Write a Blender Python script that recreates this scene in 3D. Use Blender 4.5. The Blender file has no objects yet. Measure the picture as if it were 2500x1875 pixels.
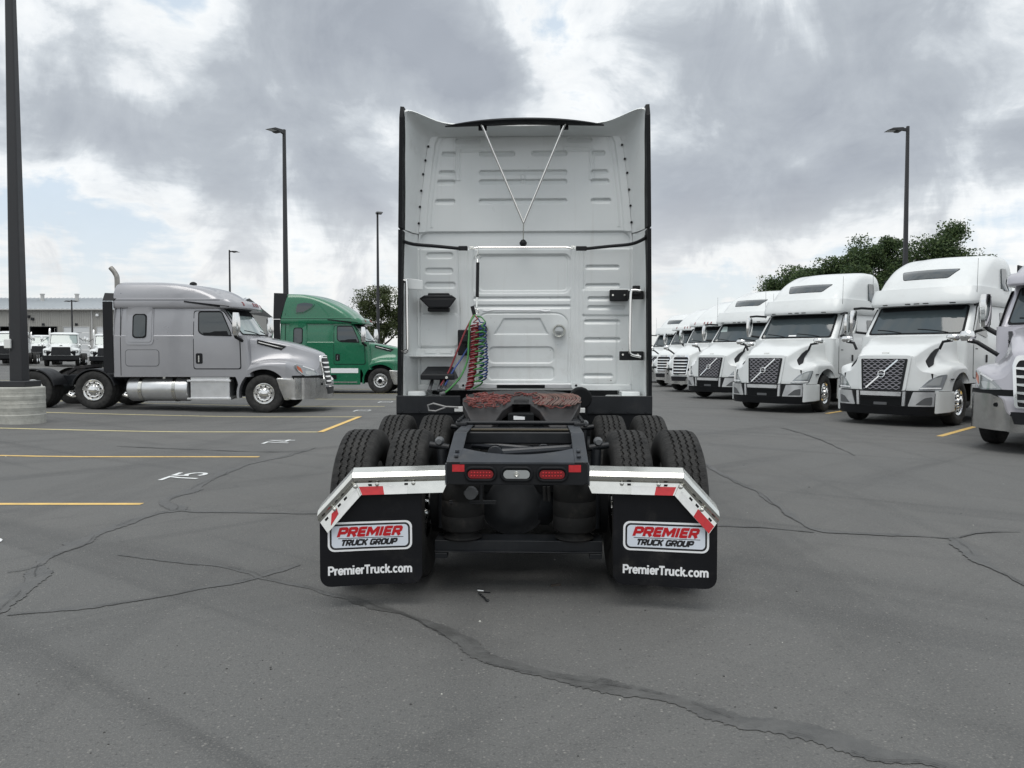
import bpy, bmesh, math, random
import numpy as np
from mathutils import Vector, Matrix, noise

random.seed(7)
SC = bpy.context.scene
COL = SC.collection
PI = math.pi

# ------------------------------------------------------------------ camera
F_PX = 1878.0            # focal length in photo pixels (photo is 2500 wide)
CAM_H = 1.55
PITCH = math.degrees(math.atan(70.5 / F_PX))
cam_d = bpy.data.cameras.new('camera')
cam_d.sensor_fit = 'HORIZONTAL'
cam_d.sensor_width = 36.0
cam_d.lens = 36.0 * F_PX / 2500.0
cam_d.clip_start = 0.1
cam_d.clip_end = 3000.0
cam = bpy.data.objects.new('camera', cam_d)
cam.location = (0, 0, CAM_H)
cam.rotation_euler = (math.radians(90 - PITCH), 0, 0)
COL.objects.link(cam)
SC.camera = cam

# ------------------------------------------------------------------ light
SUN_EL, SUN_AZ = 70.0, 190.0      # degrees; azimuth clockwise from +Y (behind the camera)
sun_d = bpy.data.lights.new('sun', 'SUN')
sun_d.energy = 1.5
sun_d.angle = math.radians(42)
sun_d.color = (1.0, 0.965, 0.91)
sun = bpy.data.objects.new('sun', sun_d)
_d = Vector((math.sin(math.radians(SUN_AZ)) * math.cos(math.radians(SUN_EL)),
             math.cos(math.radians(SUN_AZ)) * math.cos(math.radians(SUN_EL)),
             math.sin(math.radians(SUN_EL))))
sun.rotation_euler = _d.to_track_quat('Z', 'Y').to_euler()
sun.location = (0, -10, 40)
COL.objects.link(sun)

SC.view_settings.view_transform = 'Standard'
SC.view_settings.look = 'None'
SC.view_settings.exposure = 0.15
SC.view_settings.gamma = 1.0
SC.view_settings.use_curve_mapping = False
SC.render.engine = 'CYCLES'
SC.cycles.max_bounces = 6
SC.cycles.diffuse_bounces = 3
SC.cycles.glossy_bounces = 3
SC.cycles.use_denoising = True
SC.cycles.sample_clamp_indirect = 6.0


class NT:
    """small helper for building node trees"""
    def __init__(self, tree):
        self.t = tree
        self.n = tree.nodes
        self.l = tree.links

    def new(self, typ, **kw):
        nd = self.n.new(typ)
        for k, v in kw.items():
            setattr(nd, k, v)
        return nd

    def put(self, sock, v):
        if hasattr(v, 'is_output'):
            self.l.new(v, sock)
        else:
            sock.default_value = v

    def math(self, op, a, b=None, c=None, clamp=False):
        nd = self.new('ShaderNodeMath', operation=op)
        nd.use_clamp = clamp
        self.put(nd.inputs[0], a)
        if b is not None:
            self.put(nd.inputs[1], b)
        if c is not None:
            self.put(nd.inputs[2], c)
        return nd.outputs[0]

    def vmath(self, op, a, b=None):
        nd = self.new('ShaderNodeVectorMath', operation=op)
        self.put(nd.inputs[0], a)
        if b is not None:
            self.put(nd.inputs[1], b)
        return nd

    def noise(self, vec, scale, detail=4, rough=0.5, dist=0.0, lac=2.0):
        nd = self.new('ShaderNodeTexNoise')
        if vec is not None:
            self.l.new(vec, nd.inputs['Vector'])
        nd.inputs['Scale'].default_value = scale
        nd.inputs['Detail'].default_value = detail
        nd.inputs['Roughness'].default_value = rough
        nd.inputs['Distortion'].default_value = dist
        nd.inputs['Lacunarity'].default_value = lac
        return nd

    def ramp(self, fac, stops, interp='LINEAR'):
        nd = self.new('ShaderNodeValToRGB')
        nd.color_ramp.interpolation = interp
        els = nd.color_ramp.elements
        while len(els) < len(stops):
            els.new(0.5)
        for e, (p, c) in zip(els, stops):
            e.position = p
            e.color = c if len(c) == 4 else (c[0], c[1], c[2], 1)
        self.put(nd.inputs[0], fac)
        return nd.outputs[0]

    def mixc(self, fac, a, b, blend='MIX'):
        nd = self.new('ShaderNodeMix', data_type='RGBA', blend_type=blend)
        self.put(nd.inputs['Factor'], fac)
        for s, v in ((nd.inputs[6], a), (nd.inputs[7], b)):
            if hasattr(v, 'is_output'):
                self.l.new(v, s)
            else:
                s.default_value = (v[0], v[1], v[2], 1)
        return nd.outputs[2]

    def smooth(self, v, lo, hi, a=0.0, b=1.0):
        nd = self.new('ShaderNodeMapRange', interpolation_type='SMOOTHSTEP')
        self.put(nd.inputs[0], v)
        nd.inputs[1].default_value = lo
        nd.inputs[2].default_value = hi
        nd.inputs[3].default_value = a
        nd.inputs[4].default_value = b
        return nd.outputs[0]


# ------------------------------------------------------------------ sky: clear sky seen through broken cloud
world = bpy.data.worlds.new('World')
SC.world = world
world.use_nodes = True
w = NT(world.node_tree)
w.n.clear()
w_out = w.new('ShaderNodeOutputWorld')
sky = w.new('ShaderNodeTexSky', sky_type='NISHITA')
sky.sun_disc = False
sky.sun_elevation = math.radians(SUN_EL)
sky.sun_rotation = math.radians(SUN_AZ)
bg_sky = w.new('ShaderNodeBackground')
w.l.new(sky.outputs[0], bg_sky.inputs[0])
bg_sky.inputs[1].default_value = 0.13

tc = w.new('ShaderNodeTexCoord')
dirv = w.vmath('NORMALIZE', tc.outputs['Generated']).outputs[0]
sep = w.new('ShaderNodeSeparateXYZ')
w.l.new(dirv, sep.inputs[0])
dx, dy, dz = sep.outputs
# flat cloud layer: project the view ray on a plane overhead so that clouds crowd toward the horizon
zz = w.math('MAXIMUM', w.math('ADD', dz, 0.10), 0.03)
comb = w.new('ShaderNodeCombineXYZ')
w.put(comb.inputs[0], w.math('DIVIDE', dx, zz))
w.put(comb.inputs[1], w.math('DIVIDE', dy, zz))
plane = comb.outputs[0]
off = w.vmath('ADD', plane, (3.1, 1.7, 0.0)).outputs[0]
n_big = w.noise(off, 0.55, 3, 0.5, 0.2).outputs[0]
n_mid = w.noise(off, 1.5, 8, 0.58, 0.35).outputs[0]
off2 = w.vmath('ADD', plane, (9.3, 4.2, 0.0)).outputs[0]
n_puff = w.noise(off2, 4.2, 7, 0.62, 0.5).outputs[0]
# azimuth / elevation warped a little by noise, for the large cloud masses
az = w.math('ARCTAN2', dx, dy)
el = w.math('ARCSINE', dz)
wn = w.noise(dirv, 5.0, 5, 0.6)
wsep = w.new('ShaderNodeSeparateColor')
w.l.new(wn.outputs[1], wsep.inputs[0])
azw = w.math('ADD', az, w.math('MULTIPLY', w.math('SUBTRACT', wsep.outputs[0], 0.5), 0.20))
elw = w.math('ADD', el, w.math('MULTIPLY', w.math('SUBTRACT', wsep.outputs[1], 0.5), 0.12))


def px_dir(px, py):
    return math.atan((px - 1250) / F_PX), math.atan((867 - py) / F_PX)


# cloud masses: photo px centre, px half sizes, weight (+ = thick grey, - = thin / bright)
MASSES = [
    (900, 110, 340, 150, 1.05), (1150, 180, 230, 110, 0.85), (720, 30, 200, 90, 0.5),
    (130, 190, 200, 160, 0.7), (540, 250, 150, 110, 0.60), (300, 420, 330, 75, 0.75),
    (770, 470, 260, 130, 0.75), (1950, 230, 600, 190, 0.85), (2250, 340, 420, 110, 0.65),
    (1720, 490, 330, 80, 0.75), (2200, 490, 380, 90, 0.75), (1480, 330, 90, 60, 0.1),
    (430, 90, 170, 110, -0.80), (1400, 30, 160, 60, -0.1), (1450, 190, 130, 110, -1.0),
    (1330, 180, 80, 80, -0.5), (250, 540, 420, 60, -0.35), (900, 640, 220, 60, -0.25),
    (1800, 700, 500, 70, -0.25), (1960, 410, 60, 36, -0.6), (2480, 560, 120, 50, -0.4), (300, 270, 70, 35, -0.5),
    (400, 690, 600, 60, -0.15), (1290, 80, 90, 70, -0.35),
]
acc = None
for (cx, cy, sx, sy, amp) in MASSES:
    a0, e0 = px_dir(cx, cy)
    u = w.math('DIVIDE', w.math('SUBTRACT', azw, a0), sx / F_PX)
    v = w.math('DIVIDE', w.math('SUBTRACT', elw, e0), sy / F_PX)
    r2 = w.math('ADD', w.math('MULTIPLY', u, u), w.math('MULTIPLY', v, v))
    g = w.math('MULTIPLY', w.math('EXPONENT', w.math('MULTIPLY', r2, -0.8)), amp)
    acc = g if acc is None else w.math('ADD', acc, g)
n_fine = w.noise(dirv, 8.0, 10, 0.60, 0.5).outputs[0]
# billows: rounded lumps on the lower faces of the cloud, warped so they do not line up
vor = w.new('ShaderNodeTexVoronoi', feature='SMOOTH_F1')
wv = w.new('ShaderNodeMix', data_type='VECTOR')
wv.inputs['Factor'].default_value = 0.16
w.l.new(dirv, wv.inputs[4])
w.l.new(wn.outputs[1], wv.inputs[5])
w.l.new(wv.outputs[1], vor.inputs['Vector'])
vor.inputs['Scale'].default_value = 9.0
vor.inputs['Smoothness'].default_value = 0.6
lump = w.smooth(vor.outputs[0], 0.10, 0.62, 1.0, 0.0)
dens = w.math('ADD', w.math('MULTIPLY', n_big, 0.25), w.math('MULTIPLY', n_mid, 0.40))
dens = w.math('ADD', dens, w.math('MULTIPLY', w.math('SUBTRACT', n_puff, 0.5), 0.22))
dens = w.math('ADD', dens, w.math('MULTIPLY', w.math('SUBTRACT', n_fine, 0.5), 0.88))
dens = w.math('ADD', dens, w.math('MULTIPLY', w.math('SUBTRACT', lump, 0.5), 0.12))
dens = w.math('ADD', dens, w.math('MULTIPLY', acc, 0.33))
dens = w.math('ADD', dens, 0.065)
# thin cloud is bright, thick cloud is grey
ccol = w.ramp(dens, [(0.24, (0.70, 0.79, 0.87)), (0.35, (0.90, 0.925, 0.94)), (0.45, (0.82, 0.855, 0.885)), (0.54, (0.62, 0.665, 0.71)),
                     (0.66, (0.475, 0.515, 0.565)), (0.95, (0.375, 0.41, 0.465))])
warm = w.smooth(el, 0.0, 0.22, 0.70, 0.0)
ccol = w.mixc(warm, ccol, (0.86, 0.85, 0.825))
puff_low = w.math('MULTIPLY', w.smooth(n_fine, 0.50, 0.62), w.smooth(el, 0.05, 0.26, 0.60, 0.0))
ccol = w.mixc(puff_low, ccol, (0.60, 0.625, 0.665))
tex = w.math('ADD', w.math('MULTIPLY', w.math('SUBTRACT', n_fine, 0.5), 0.42), w.math('MULTIPLY', w.math('SUBTRACT', lump, 0.5), -0.10))
ccol = w.mixc(1.0, ccol, w.ramp(w.math('ADD', w.math('MULTIPLY', tex, -1.0), 0.5), [(0.2, (0.84, 0.85, 0.86)), (0.8, (1.14, 1.13, 1.12))]), 'MULTIPLY')
bg_cl = w.new('ShaderNodeBackground')
w.l.new(ccol, bg_cl.inputs[0])
bg_cl.inputs[1].default_value = 0.97
mask = w.smooth(dens, 0.20, 0.36, 0.80, 1.0)
mx = w.new('ShaderNodeMixShader')
w.put(mx.inputs[0], mask)
w.l.new(bg_sky.outputs[0], mx.inputs[1])
w.l.new(bg_cl.outputs[0], mx.inputs[2])
w.l.new(mx.outputs[0], w_out.inputs[0])


# ------------------------------------------------------------------ materials
MATS = {}


def mat(name, base, rough=0.5, metal=0.0, coat=0.0, spec=0.5, mottle=0.0, mscale=8.0, bump=0.0, bscale=60.0,
        dirt=None, trans=0.0, alpha=1.0):
    if name in MATS:
        return MATS[name]
    m = bpy.data.materials.new(name)
    m.use_nodes = True
    t = NT(m.node_tree)
    b = t.n['Principled BSDF']
    b.inputs['Base Color'].default_value = (*base, 1)
    b.inputs['Roughness'].default_value = rough
    b.inputs['Metallic'].default_value = metal
    b.inputs['Coat Weight'].default_value = coat
    b.inputs['Coat Roughness'].default_value = 0.06
    b.inputs['Specular IOR Level'].default_value = spec
    if alpha < 1:
        b.inputs['Alpha'].default_value = alpha
    tcn = t.new('ShaderNodeTexCoord')
    col = None
    if mottle > 0:
        n = t.noise(tcn.outputs['Object'], mscale, 6, 0.6)
        lo = tuple(c * (1 - mottle) for c in base)
        hi = tuple(min(1, c * (1 + mottle)) for c in base)
        col = t.ramp(n.outputs[0], [(0.3, lo), (0.7, hi)])
        rr = t.ramp(n.outputs[0], [(0.3, (rough * 0.85,) * 3), (0.7, (min(1, rough * 1.2),) * 3)])
        t.l.new(rr, b.inputs['Roughness'])
    if dirt:
        dcol, amount, dscale = dirt
        n2 = t.noise(tcn.outputs['Object'], dscale, 9, 0.68)
        f = t.smooth(n2.outputs[0], 0.5, 0.78, 0.0, amount)
        col = t.mixc(f, col if col is not None else base, dcol)
    if col is not None:
        t.l.new(col, b.inputs['Base Color'])
    if bump > 0:
        n3 = t.noise(tcn.outputs['Object'], bscale, 4, 0.6)
        bp = t.new('ShaderNodeBump')
        bp.inputs['Strength'].default_value = bump
        bp.inputs['Distance'].default_value = 0.01
        t.l.new(n3.outputs[0], bp.inputs['Height'])
        t.l.new(bp.outputs[0], b.inputs['Normal'])
    MATS[name] = m
    return m


M_WHITE = mat('white_paint', (0.69, 0.715, 0.715), 0.34, coat=0.35, mottle=0.025, mscale=2.5, dirt=((0.42, 0.40, 0.36), 0.16, 3.0))
M_CABWHITE = mat('cab_white_paint', (0.75, 0.78, 0.78), 0.33, coat=0.45, mottle=0.03, mscale=2.0, dirt=((0.30, 0.29, 0.27), 0.32, 4.0))
M_SILVER = mat('silver_paint', (0.33, 0.332, 0.35), 0.32, metal=0.35, coat=0.7, mottle=0.03, mscale=2.0)
M_SILVER2 = mat('bright_silver_paint', (0.47, 0.46, 0.50), 0.32, metal=0.3, coat=0.7, mottle=0.03, mscale=2.0)
M_GREEN = mat('green_paint', (0.004, 0.135, 0.062), 0.26, coat=0.9, mottle=0.05, mscale=2.0)
M_CHROME = mat('chrome', (0.80, 0.80, 0.79), 0.10, metal=1.0, mottle=0.04, mscale=5.0)
M_BUMPER = mat('bumper_chrome', (0.66, 0.66, 0.65), 0.17, metal=1.0, mottle=0.08, mscale=4.0, dirt=((0.30, 0.28, 0.25), 0.35, 5.0))
M_STEEL = mat('stainless_steel', (0.74, 0.74, 0.70), 0.20, metal=1.0, mottle=0.08, mscale=7.0, dirt=((0.35, 0.33, 0.29), 0.35, 6.0))
M_DULLSTACK = mat('dull_exhaust_steel', (0.30, 0.29, 0.27), 0.42, metal=0.8, mottle=0.2, mscale=9.0)
M_ALU = mat('brushed_aluminium', (0.74, 0.75, 0.76), 0.32, metal=0.85, mottle=0.06, mscale=6.0)
M_BLACK = mat('black_plastic', (0.009, 0.010, 0.012), 0.50, spec=0.3, mottle=0.2, mscale=6.0)
M_FRAME = mat('black_frame_paint', (0.012, 0.014, 0.017), 0.42, spec=0.35, mottle=0.25, mscale=5.0, dirt=((0.05, 0.045, 0.04), 0.35, 5.0))
M_GREYFRAME = mat('grey_black_frame', (0.034, 0.039, 0.047), 0.40, mottle=0.2, mscale=5.0, dirt=((0.12, 0.11, 0.10), 0.4, 7.0))
M_RUBBER = mat('black_rubber', (0.007, 0.008, 0.0095), 0.6, spec=0.2, mottle=0.15)
M_FLAP = mat('mud_flap_rubber', (0.0065, 0.007, 0.009), 0.55, spec=0.22, mottle=0.25, mscale=3.0, dirt=((0.045, 0.043, 0.040), 0.7, 3.5))
M_BAG = mat('air_spring_rubber', (0.014, 0.014, 0.014), 0.65, spec=0.25, mottle=0.3, mscale=10.0, dirt=((0.065, 0.058, 0.05), 0.7, 8.0))
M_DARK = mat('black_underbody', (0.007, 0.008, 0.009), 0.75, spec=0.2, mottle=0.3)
M_GLASS = mat('tinted_glass', (0.030, 0.040, 0.044), 0.04, spec=0.8, coat=0.4)
M_WGLASS = mat('windscreen_glass', (0.045, 0.060, 0.066), 0.05, spec=0.6, coat=0.15)
M_PALEGLASS = mat('sky_toned_windscreen_glass', (0.27, 0.33, 0.32), 0.05, spec=0.9, coat=0.6)  # sky seen in and through the glass is put into this pale base colour
M_GREY = mat('grey_plastic', (0.10, 0.105, 0.11), 0.45, mottle=0.1)
M_GRILLE = mat('grey_grille_bars', (0.36, 0.35, 0.38), 0.30, metal=0.5)
M_RED = mat('red_lens', (0.20, 0.008, 0.011), 0.22, coat=0.6)
M_REDTAPE = mat('red_reflective_tape', (0.50, 0.022, 0.028), 0.40, mottle=0.12, mscale=40.0)
M_WTAPE = mat('white_reflective_tape', (0.72, 0.73, 0.72), 0.38, mottle=0.05, mscale=40.0)
M_AMBER = mat('amber_lens', (0.50, 0.10, 0.03), 0.25, coat=0.6)
M_LENS = mat('clear_lens', (0.42, 0.44, 0.44), 0.10, metal=0.35, coat=1.0)
M_LAMPGREY = mat('headlamp_housing', (0.30, 0.32, 0.33), 0.12, metal=0.55, coat=1.0)
M_WHITEPLAIN = mat('white_print', (0.86, 0.87, 0.88), 0.4)
M_STICKER = mat('sticker_blue_white', (0.72, 0.77, 0.84), 0.35)
M_REDPRINT = mat('red_print', (0.52, 0.012, 0.018), 0.35)
M_BLACKPRINT = mat('black_print', (0.012, 0.012, 0.014), 0.35)
M_HOSERED = mat('red_hose', (0.21, 0.018, 0.024), 0.38, mottle=0.15)
M_HOSEBLUE = mat('blue_hose', (0.020, 0.055, 0.22), 0.38, mottle=0.15)
M_HOSEGREEN = mat('green_cable', (0.050, 0.22, 0.055), 0.40, mottle=0.15)
M_GREASE = mat('red_brown_grease', (0.15, 0.033, 0.027), 0.35, mottle=0.45, mscale=14.0)
M_GREASE2 = mat('dull_brown_grease', (0.17, 0.10, 0.082), 0.40, mottle=0.4, mscale=14.0)
M_FIFTH = mat('fifth_wheel_steel', (0.028, 0.027, 0.028), 0.45, spec=0.35, mottle=0.3, mscale=8.0, dirt=((0.085, 0.065, 0.055), 0.5, 6.0))
M_BRONZE = mat('worn_brass_steel', (0.060, 0.053, 0.040), 0.5, metal=0.7, mottle=0.35, mscale=12.0, dirt=((0.03, 0.03, 0.03), 0.8, 6.0))
M_POLE = mat('bronze_pole_paint', (0.020, 0.021, 0.024), 0.42, mottle=0.12)
M_YELLOW = mat('yellow_road_paint', (0.70, 0.47, 0.15), 0.65, mottle=0.15, mscale=5.0, dirt=((0.14, 0.13, 0.12), 0.75, 12.0))
M_PALELINE = mat('pale_road_paint', (0.66, 0.58, 0.30), 0.65, mottle=0.12, mscale=5.0, dirt=((0.14, 0.13, 0.12), 0.7, 12.0))
M_WLINE = mat('white_road_paint', (0.72, 0.74, 0.74), 0.65, mottle=0.08, mscale=5.0, dirt=((0.14, 0.14, 0.14), 0.7, 14.0))


def grimy_white():
    m = bpy.data.materials.new('road_grimed_white')
    m.use_nodes = True
    t = NT(m.node_tree)
    b = t.n['Principled BSDF']
    P = t.new('ShaderNodeTexCoord').outputs['Object']
    mp = t.new('ShaderNodeMapping')
    t.l.new(P, mp.inputs[0])
    mp.inputs['Scale'].default_value = (14.0, 1.0, 0.7)
    run = t.noise(mp.outputs[0], 1.0, 6, 0.6, 0.3).outputs[0]
    cl = t.noise(P, 1.6, 6, 0.6).outputs[0]
    col = t.ramp(cl, [(0.3, (0.67, 0.70, 0.70)), (0.7, (0.725, 0.755, 0.755))])
    col = t.mixc(t.smooth(run, 0.56, 0.80, 0.0, 0.30), col, (0.46, 0.45, 0.42))
    sp = t.new('ShaderNodeSeparateXYZ')
    t.l.new(P, sp.inputs[0])
    low = t.smooth(sp.outputs[2], 1.15, 2.1, 1.0, 0.0)
    film = t.noise(P, 5.0, 8, 0.7).outputs[0]
    col = t.mixc(t.math('MULTIPLY', t.smooth(film, 0.45, 0.75, 0.0, 0.35), low), col, (0.36, 0.34, 0.31))
    v = t.new('ShaderNodeTexVoronoi')
    t.l.new(P, v.inputs['Vector'])
    v.inputs['Scale'].default_value = 26.0
    pick = t.new('ShaderNodeSeparateColor')
    t.l.new(v.outputs[1], pick.inputs[0])
    spot = t.math('MULTIPLY', t.smooth(v.outputs[0], 0.10, 0.22, 1.0, 0.0), t.smooth(pick.outputs[0], 0.80, 0.84))
    spot = t.math('MULTIPLY', spot, t.smooth(film, 0.48, 0.60))
    spot = t.math('MULTIPLY', spot, t.math('ADD', low, 0.15))
    col = t.mixc(t.math('MULTIPLY', spot, 0.9, clamp=True), col, (0.06, 0.055, 0.05))
    t.l.new(col, b.inputs['Base Color'])
    t.l.new(t.ramp(film, [(0.3, (0.26,) * 3), (0.75, (0.46,) * 3)]), b.inputs['Roughness'])
    b.inputs['Coat Weight'].default_value = 0.4
    b.inputs['Coat Roughness'].default_value = 0.12
    return m


M_GRIMY = grimy_white()


def tyre_material():
    m = bpy.data.materials.new('tyre_rubber')
    m.use_nodes = True
    t = NT(m.node_tree)
    b = t.n['Principled BSDF']
    tcn = t.new('ShaderNodeTexCoord')
    obj = tcn.outputs['Object']
    n = t.noise(obj, 9.0, 8, 0.65)
    col = t.ramp(n.outputs[0], [(0.3, (0.016, 0.0165, 0.017)), (0.72, (0.050, 0.049, 0.047))])
    t.l.new(col, b.inputs['Base Color'])
    b.inputs['Roughness'].default_value = 0.72
    b.inputs['Specular IOR Level'].default_value = 0.25
    # fine sipes across the tread ribs
    sp = t.new('ShaderNodeSeparateXYZ')
    t.l.new(obj, sp.inputs[0])
    ang = t.math('ARCTAN2', sp.outputs[1], sp.outputs[2])
    wob = t.math('MULTIPLY', t.math('SINE', t.math('MULTIPLY', sp.outputs[0], 160.0)), 0.010)
    s = t.math('SINE', t.math('MULTIPLY', t.math('ADD', ang, wob), 190.0))
    hgt = t.smooth(s, 0.55, 0.95, 1.0, 0.0)
    rad = t.math('SQRT', t.math('ADD', t.math('MULTIPLY', sp.outputs[1], sp.outputs[1]), t.math('MULTIPLY', sp.outputs[2], sp.outputs[2])))
    only = t.smooth(rad, 0.485, 0.497)
    hgt = t.math('MULTIPLY', t.math('SUBTRACT', 1.0, hgt), only)
    bp = t.new('ShaderNodeBump')
    bp.inputs['Strength'].default_value = 0.9
    bp.inputs['Distance'].default_value = -0.006
    t.l.new(hgt, bp.inputs['Height'])
    t.l.new(bp.outputs[0], b.inputs['Normal'])
    return m


M_TYRE = tyre_material()


def asphalt_material():
    m = bpy.data.materials.new('asphalt')
    m.use_nodes = True
    t = NT(m.node_tree)
    b = t.n['Principled BSDF']
    tcn = t.new('ShaderNodeTexCoord')
    P = tcn.outputs['Object']
    big = t.noise(P, 0.16, 4, 0.55, 0.4).outputs[0]
    mid = t.noise(P, 0.9, 6, 0.6, 0.3).outputs[0]
    agg = t.noise(P, 95.0, 3, 0.7).outputs[0]
    agg2 = t.noise(P, 38.0, 3, 0.7).outputs[0]
    v = t.new('ShaderNodeTexVoronoi')
    t.l.new(P, v.inputs['Vector'])
    v.inputs['Scale'].default_value = 120.0
    col = t.ramp(mid, [(0.25, (0.098, 0.100, 0.0985)), (0.75, (0.126, 0.1275, 0.125))])
    col = t.mixc(t.smooth(big, 0.35, 0.68, 0.0, 0.8), col, (0.134, 0.1335, 0.129))
    # sweeping tyre scuffs: stretched noise on rotated axes
    for rot, sx, sy, amt, seed in ((0.75, 0.10, 1.3, 0.58, 3.0), (-0.62, 0.09, 1.5, 0.55, 11.0), (1.57, 0.07, 1.5, 0.35, 23.0)):
        mp = t.new('ShaderNodeMapping', vector_type='TEXTURE')
        t.l.new(P, mp.inputs[0])
        mp.inputs['Location'].default_value = (seed, seed * 0.7, 0)
        mp.inputs['Rotation'].default_value = (0, 0, rot)
        mp.inputs['Scale'].default_value = (1 / sx, 1 / sy, 1)
        ns = t.noise(mp.outputs[0], 1.0, 6, 0.6, 0.6).outputs[0]
        col = t.mixc(t.smooth(ns, 0.50, 0.72, 0.0, amt), col, (0.062, 0.0635, 0.064))
    # stains
    st = t.noise(P, 0.45, 7, 0.7, 1.2).outputs[0]
    col = t.mixc(t.smooth(st, 0.66, 0.78, 0.0, 0.5), col, (0.062, 0.064, 0.070))
    # drips and spots
    dr = t.noise(P, 3.2, 4, 0.55, 0.3).outputs[0]
    col = t.mixc(t.smooth(dr, 0.68, 0.74, 0.0, 0.40), col, (0.055, 0.056, 0.058))
    # exposed stones
    vs_ = t.new('ShaderNodeTexVoronoi')
    t.l.new(P, vs_.inputs['Vector'])
    vs_.inputs['Scale'].default_value = 58.0
    pk = t.new('ShaderNodeSeparateColor')
    t.l.new(vs_.outputs[1], pk.inputs[0])
    stone = t.math('MULTIPLY', t.smooth(vs_.outputs[0], 0.25, 0.42, 1.0, 0.0), t.smooth(pk.outputs[0], 0.72, 0.78))
    col = t.mixc(t.math('MULTIPLY', stone, 0.55), col, t.ramp(pk.outputs[1], [(0.3, (0.05, 0.05, 0.05)), (0.6, (0.17, 0.165, 0.155)), (1.0, (0.30, 0.29, 0.27))]))
    # aggregate grain
    col = t.mixc(t.smooth(agg, 0.50, 0.70, 0.0, 0.55), col, (0.24, 0.235, 0.22))
    col = t.mixc(t.smooth(agg2, 0.54, 0.74, 0.0, 0.6), col, (0.055, 0.055, 0.055))
    t.l.new(col, b.inputs['Base Color'])
    rr = t.ramp(mid, [(0.3, (0.66,) * 3), (0.7, (0.86,) * 3)])
    t.l.new(rr, b.inputs['Roughness'])
    b.inputs['Specular IOR Level'].default_value = 0.35
    bp = t.new('ShaderNodeBump')
    bp.inputs['Strength'].default_value = 0.55
    bp.inputs['Distance'].default_value = 0.008
    t.l.new(t.math('ADD', agg, t.math('MULTIPLY', v.outputs[0], 0.6)), bp.inputs['Height'])
    t.l.new(bp.outputs[0], b.inputs['Normal'])
    return m


M_ASPHALT = asphalt_material()
M_SEAL = mat('crack_sealant', (0.082, 0.083, 0.081), 0.55, mottle=0.30, mscale=6.0, bump=0.9, bscale=30.0, dirt=((0.112, 0.112, 0.109), 0.85, 3.5))
M_SEALEDGE = mat('dark_crack_tar', (0.050, 0.050, 0.049), 0.7, mottle=0.3, mscale=9.0)  # dark tone of the crack lines and the grit
M_CONC = mat('concrete', (0.42, 0.42, 0.385), 0.85, mottle=0.16, mscale=5.0, bump=0.5, bscale=25.0, dirt=((0.20, 0.19, 0.17), 0.5, 7.0))


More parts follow.
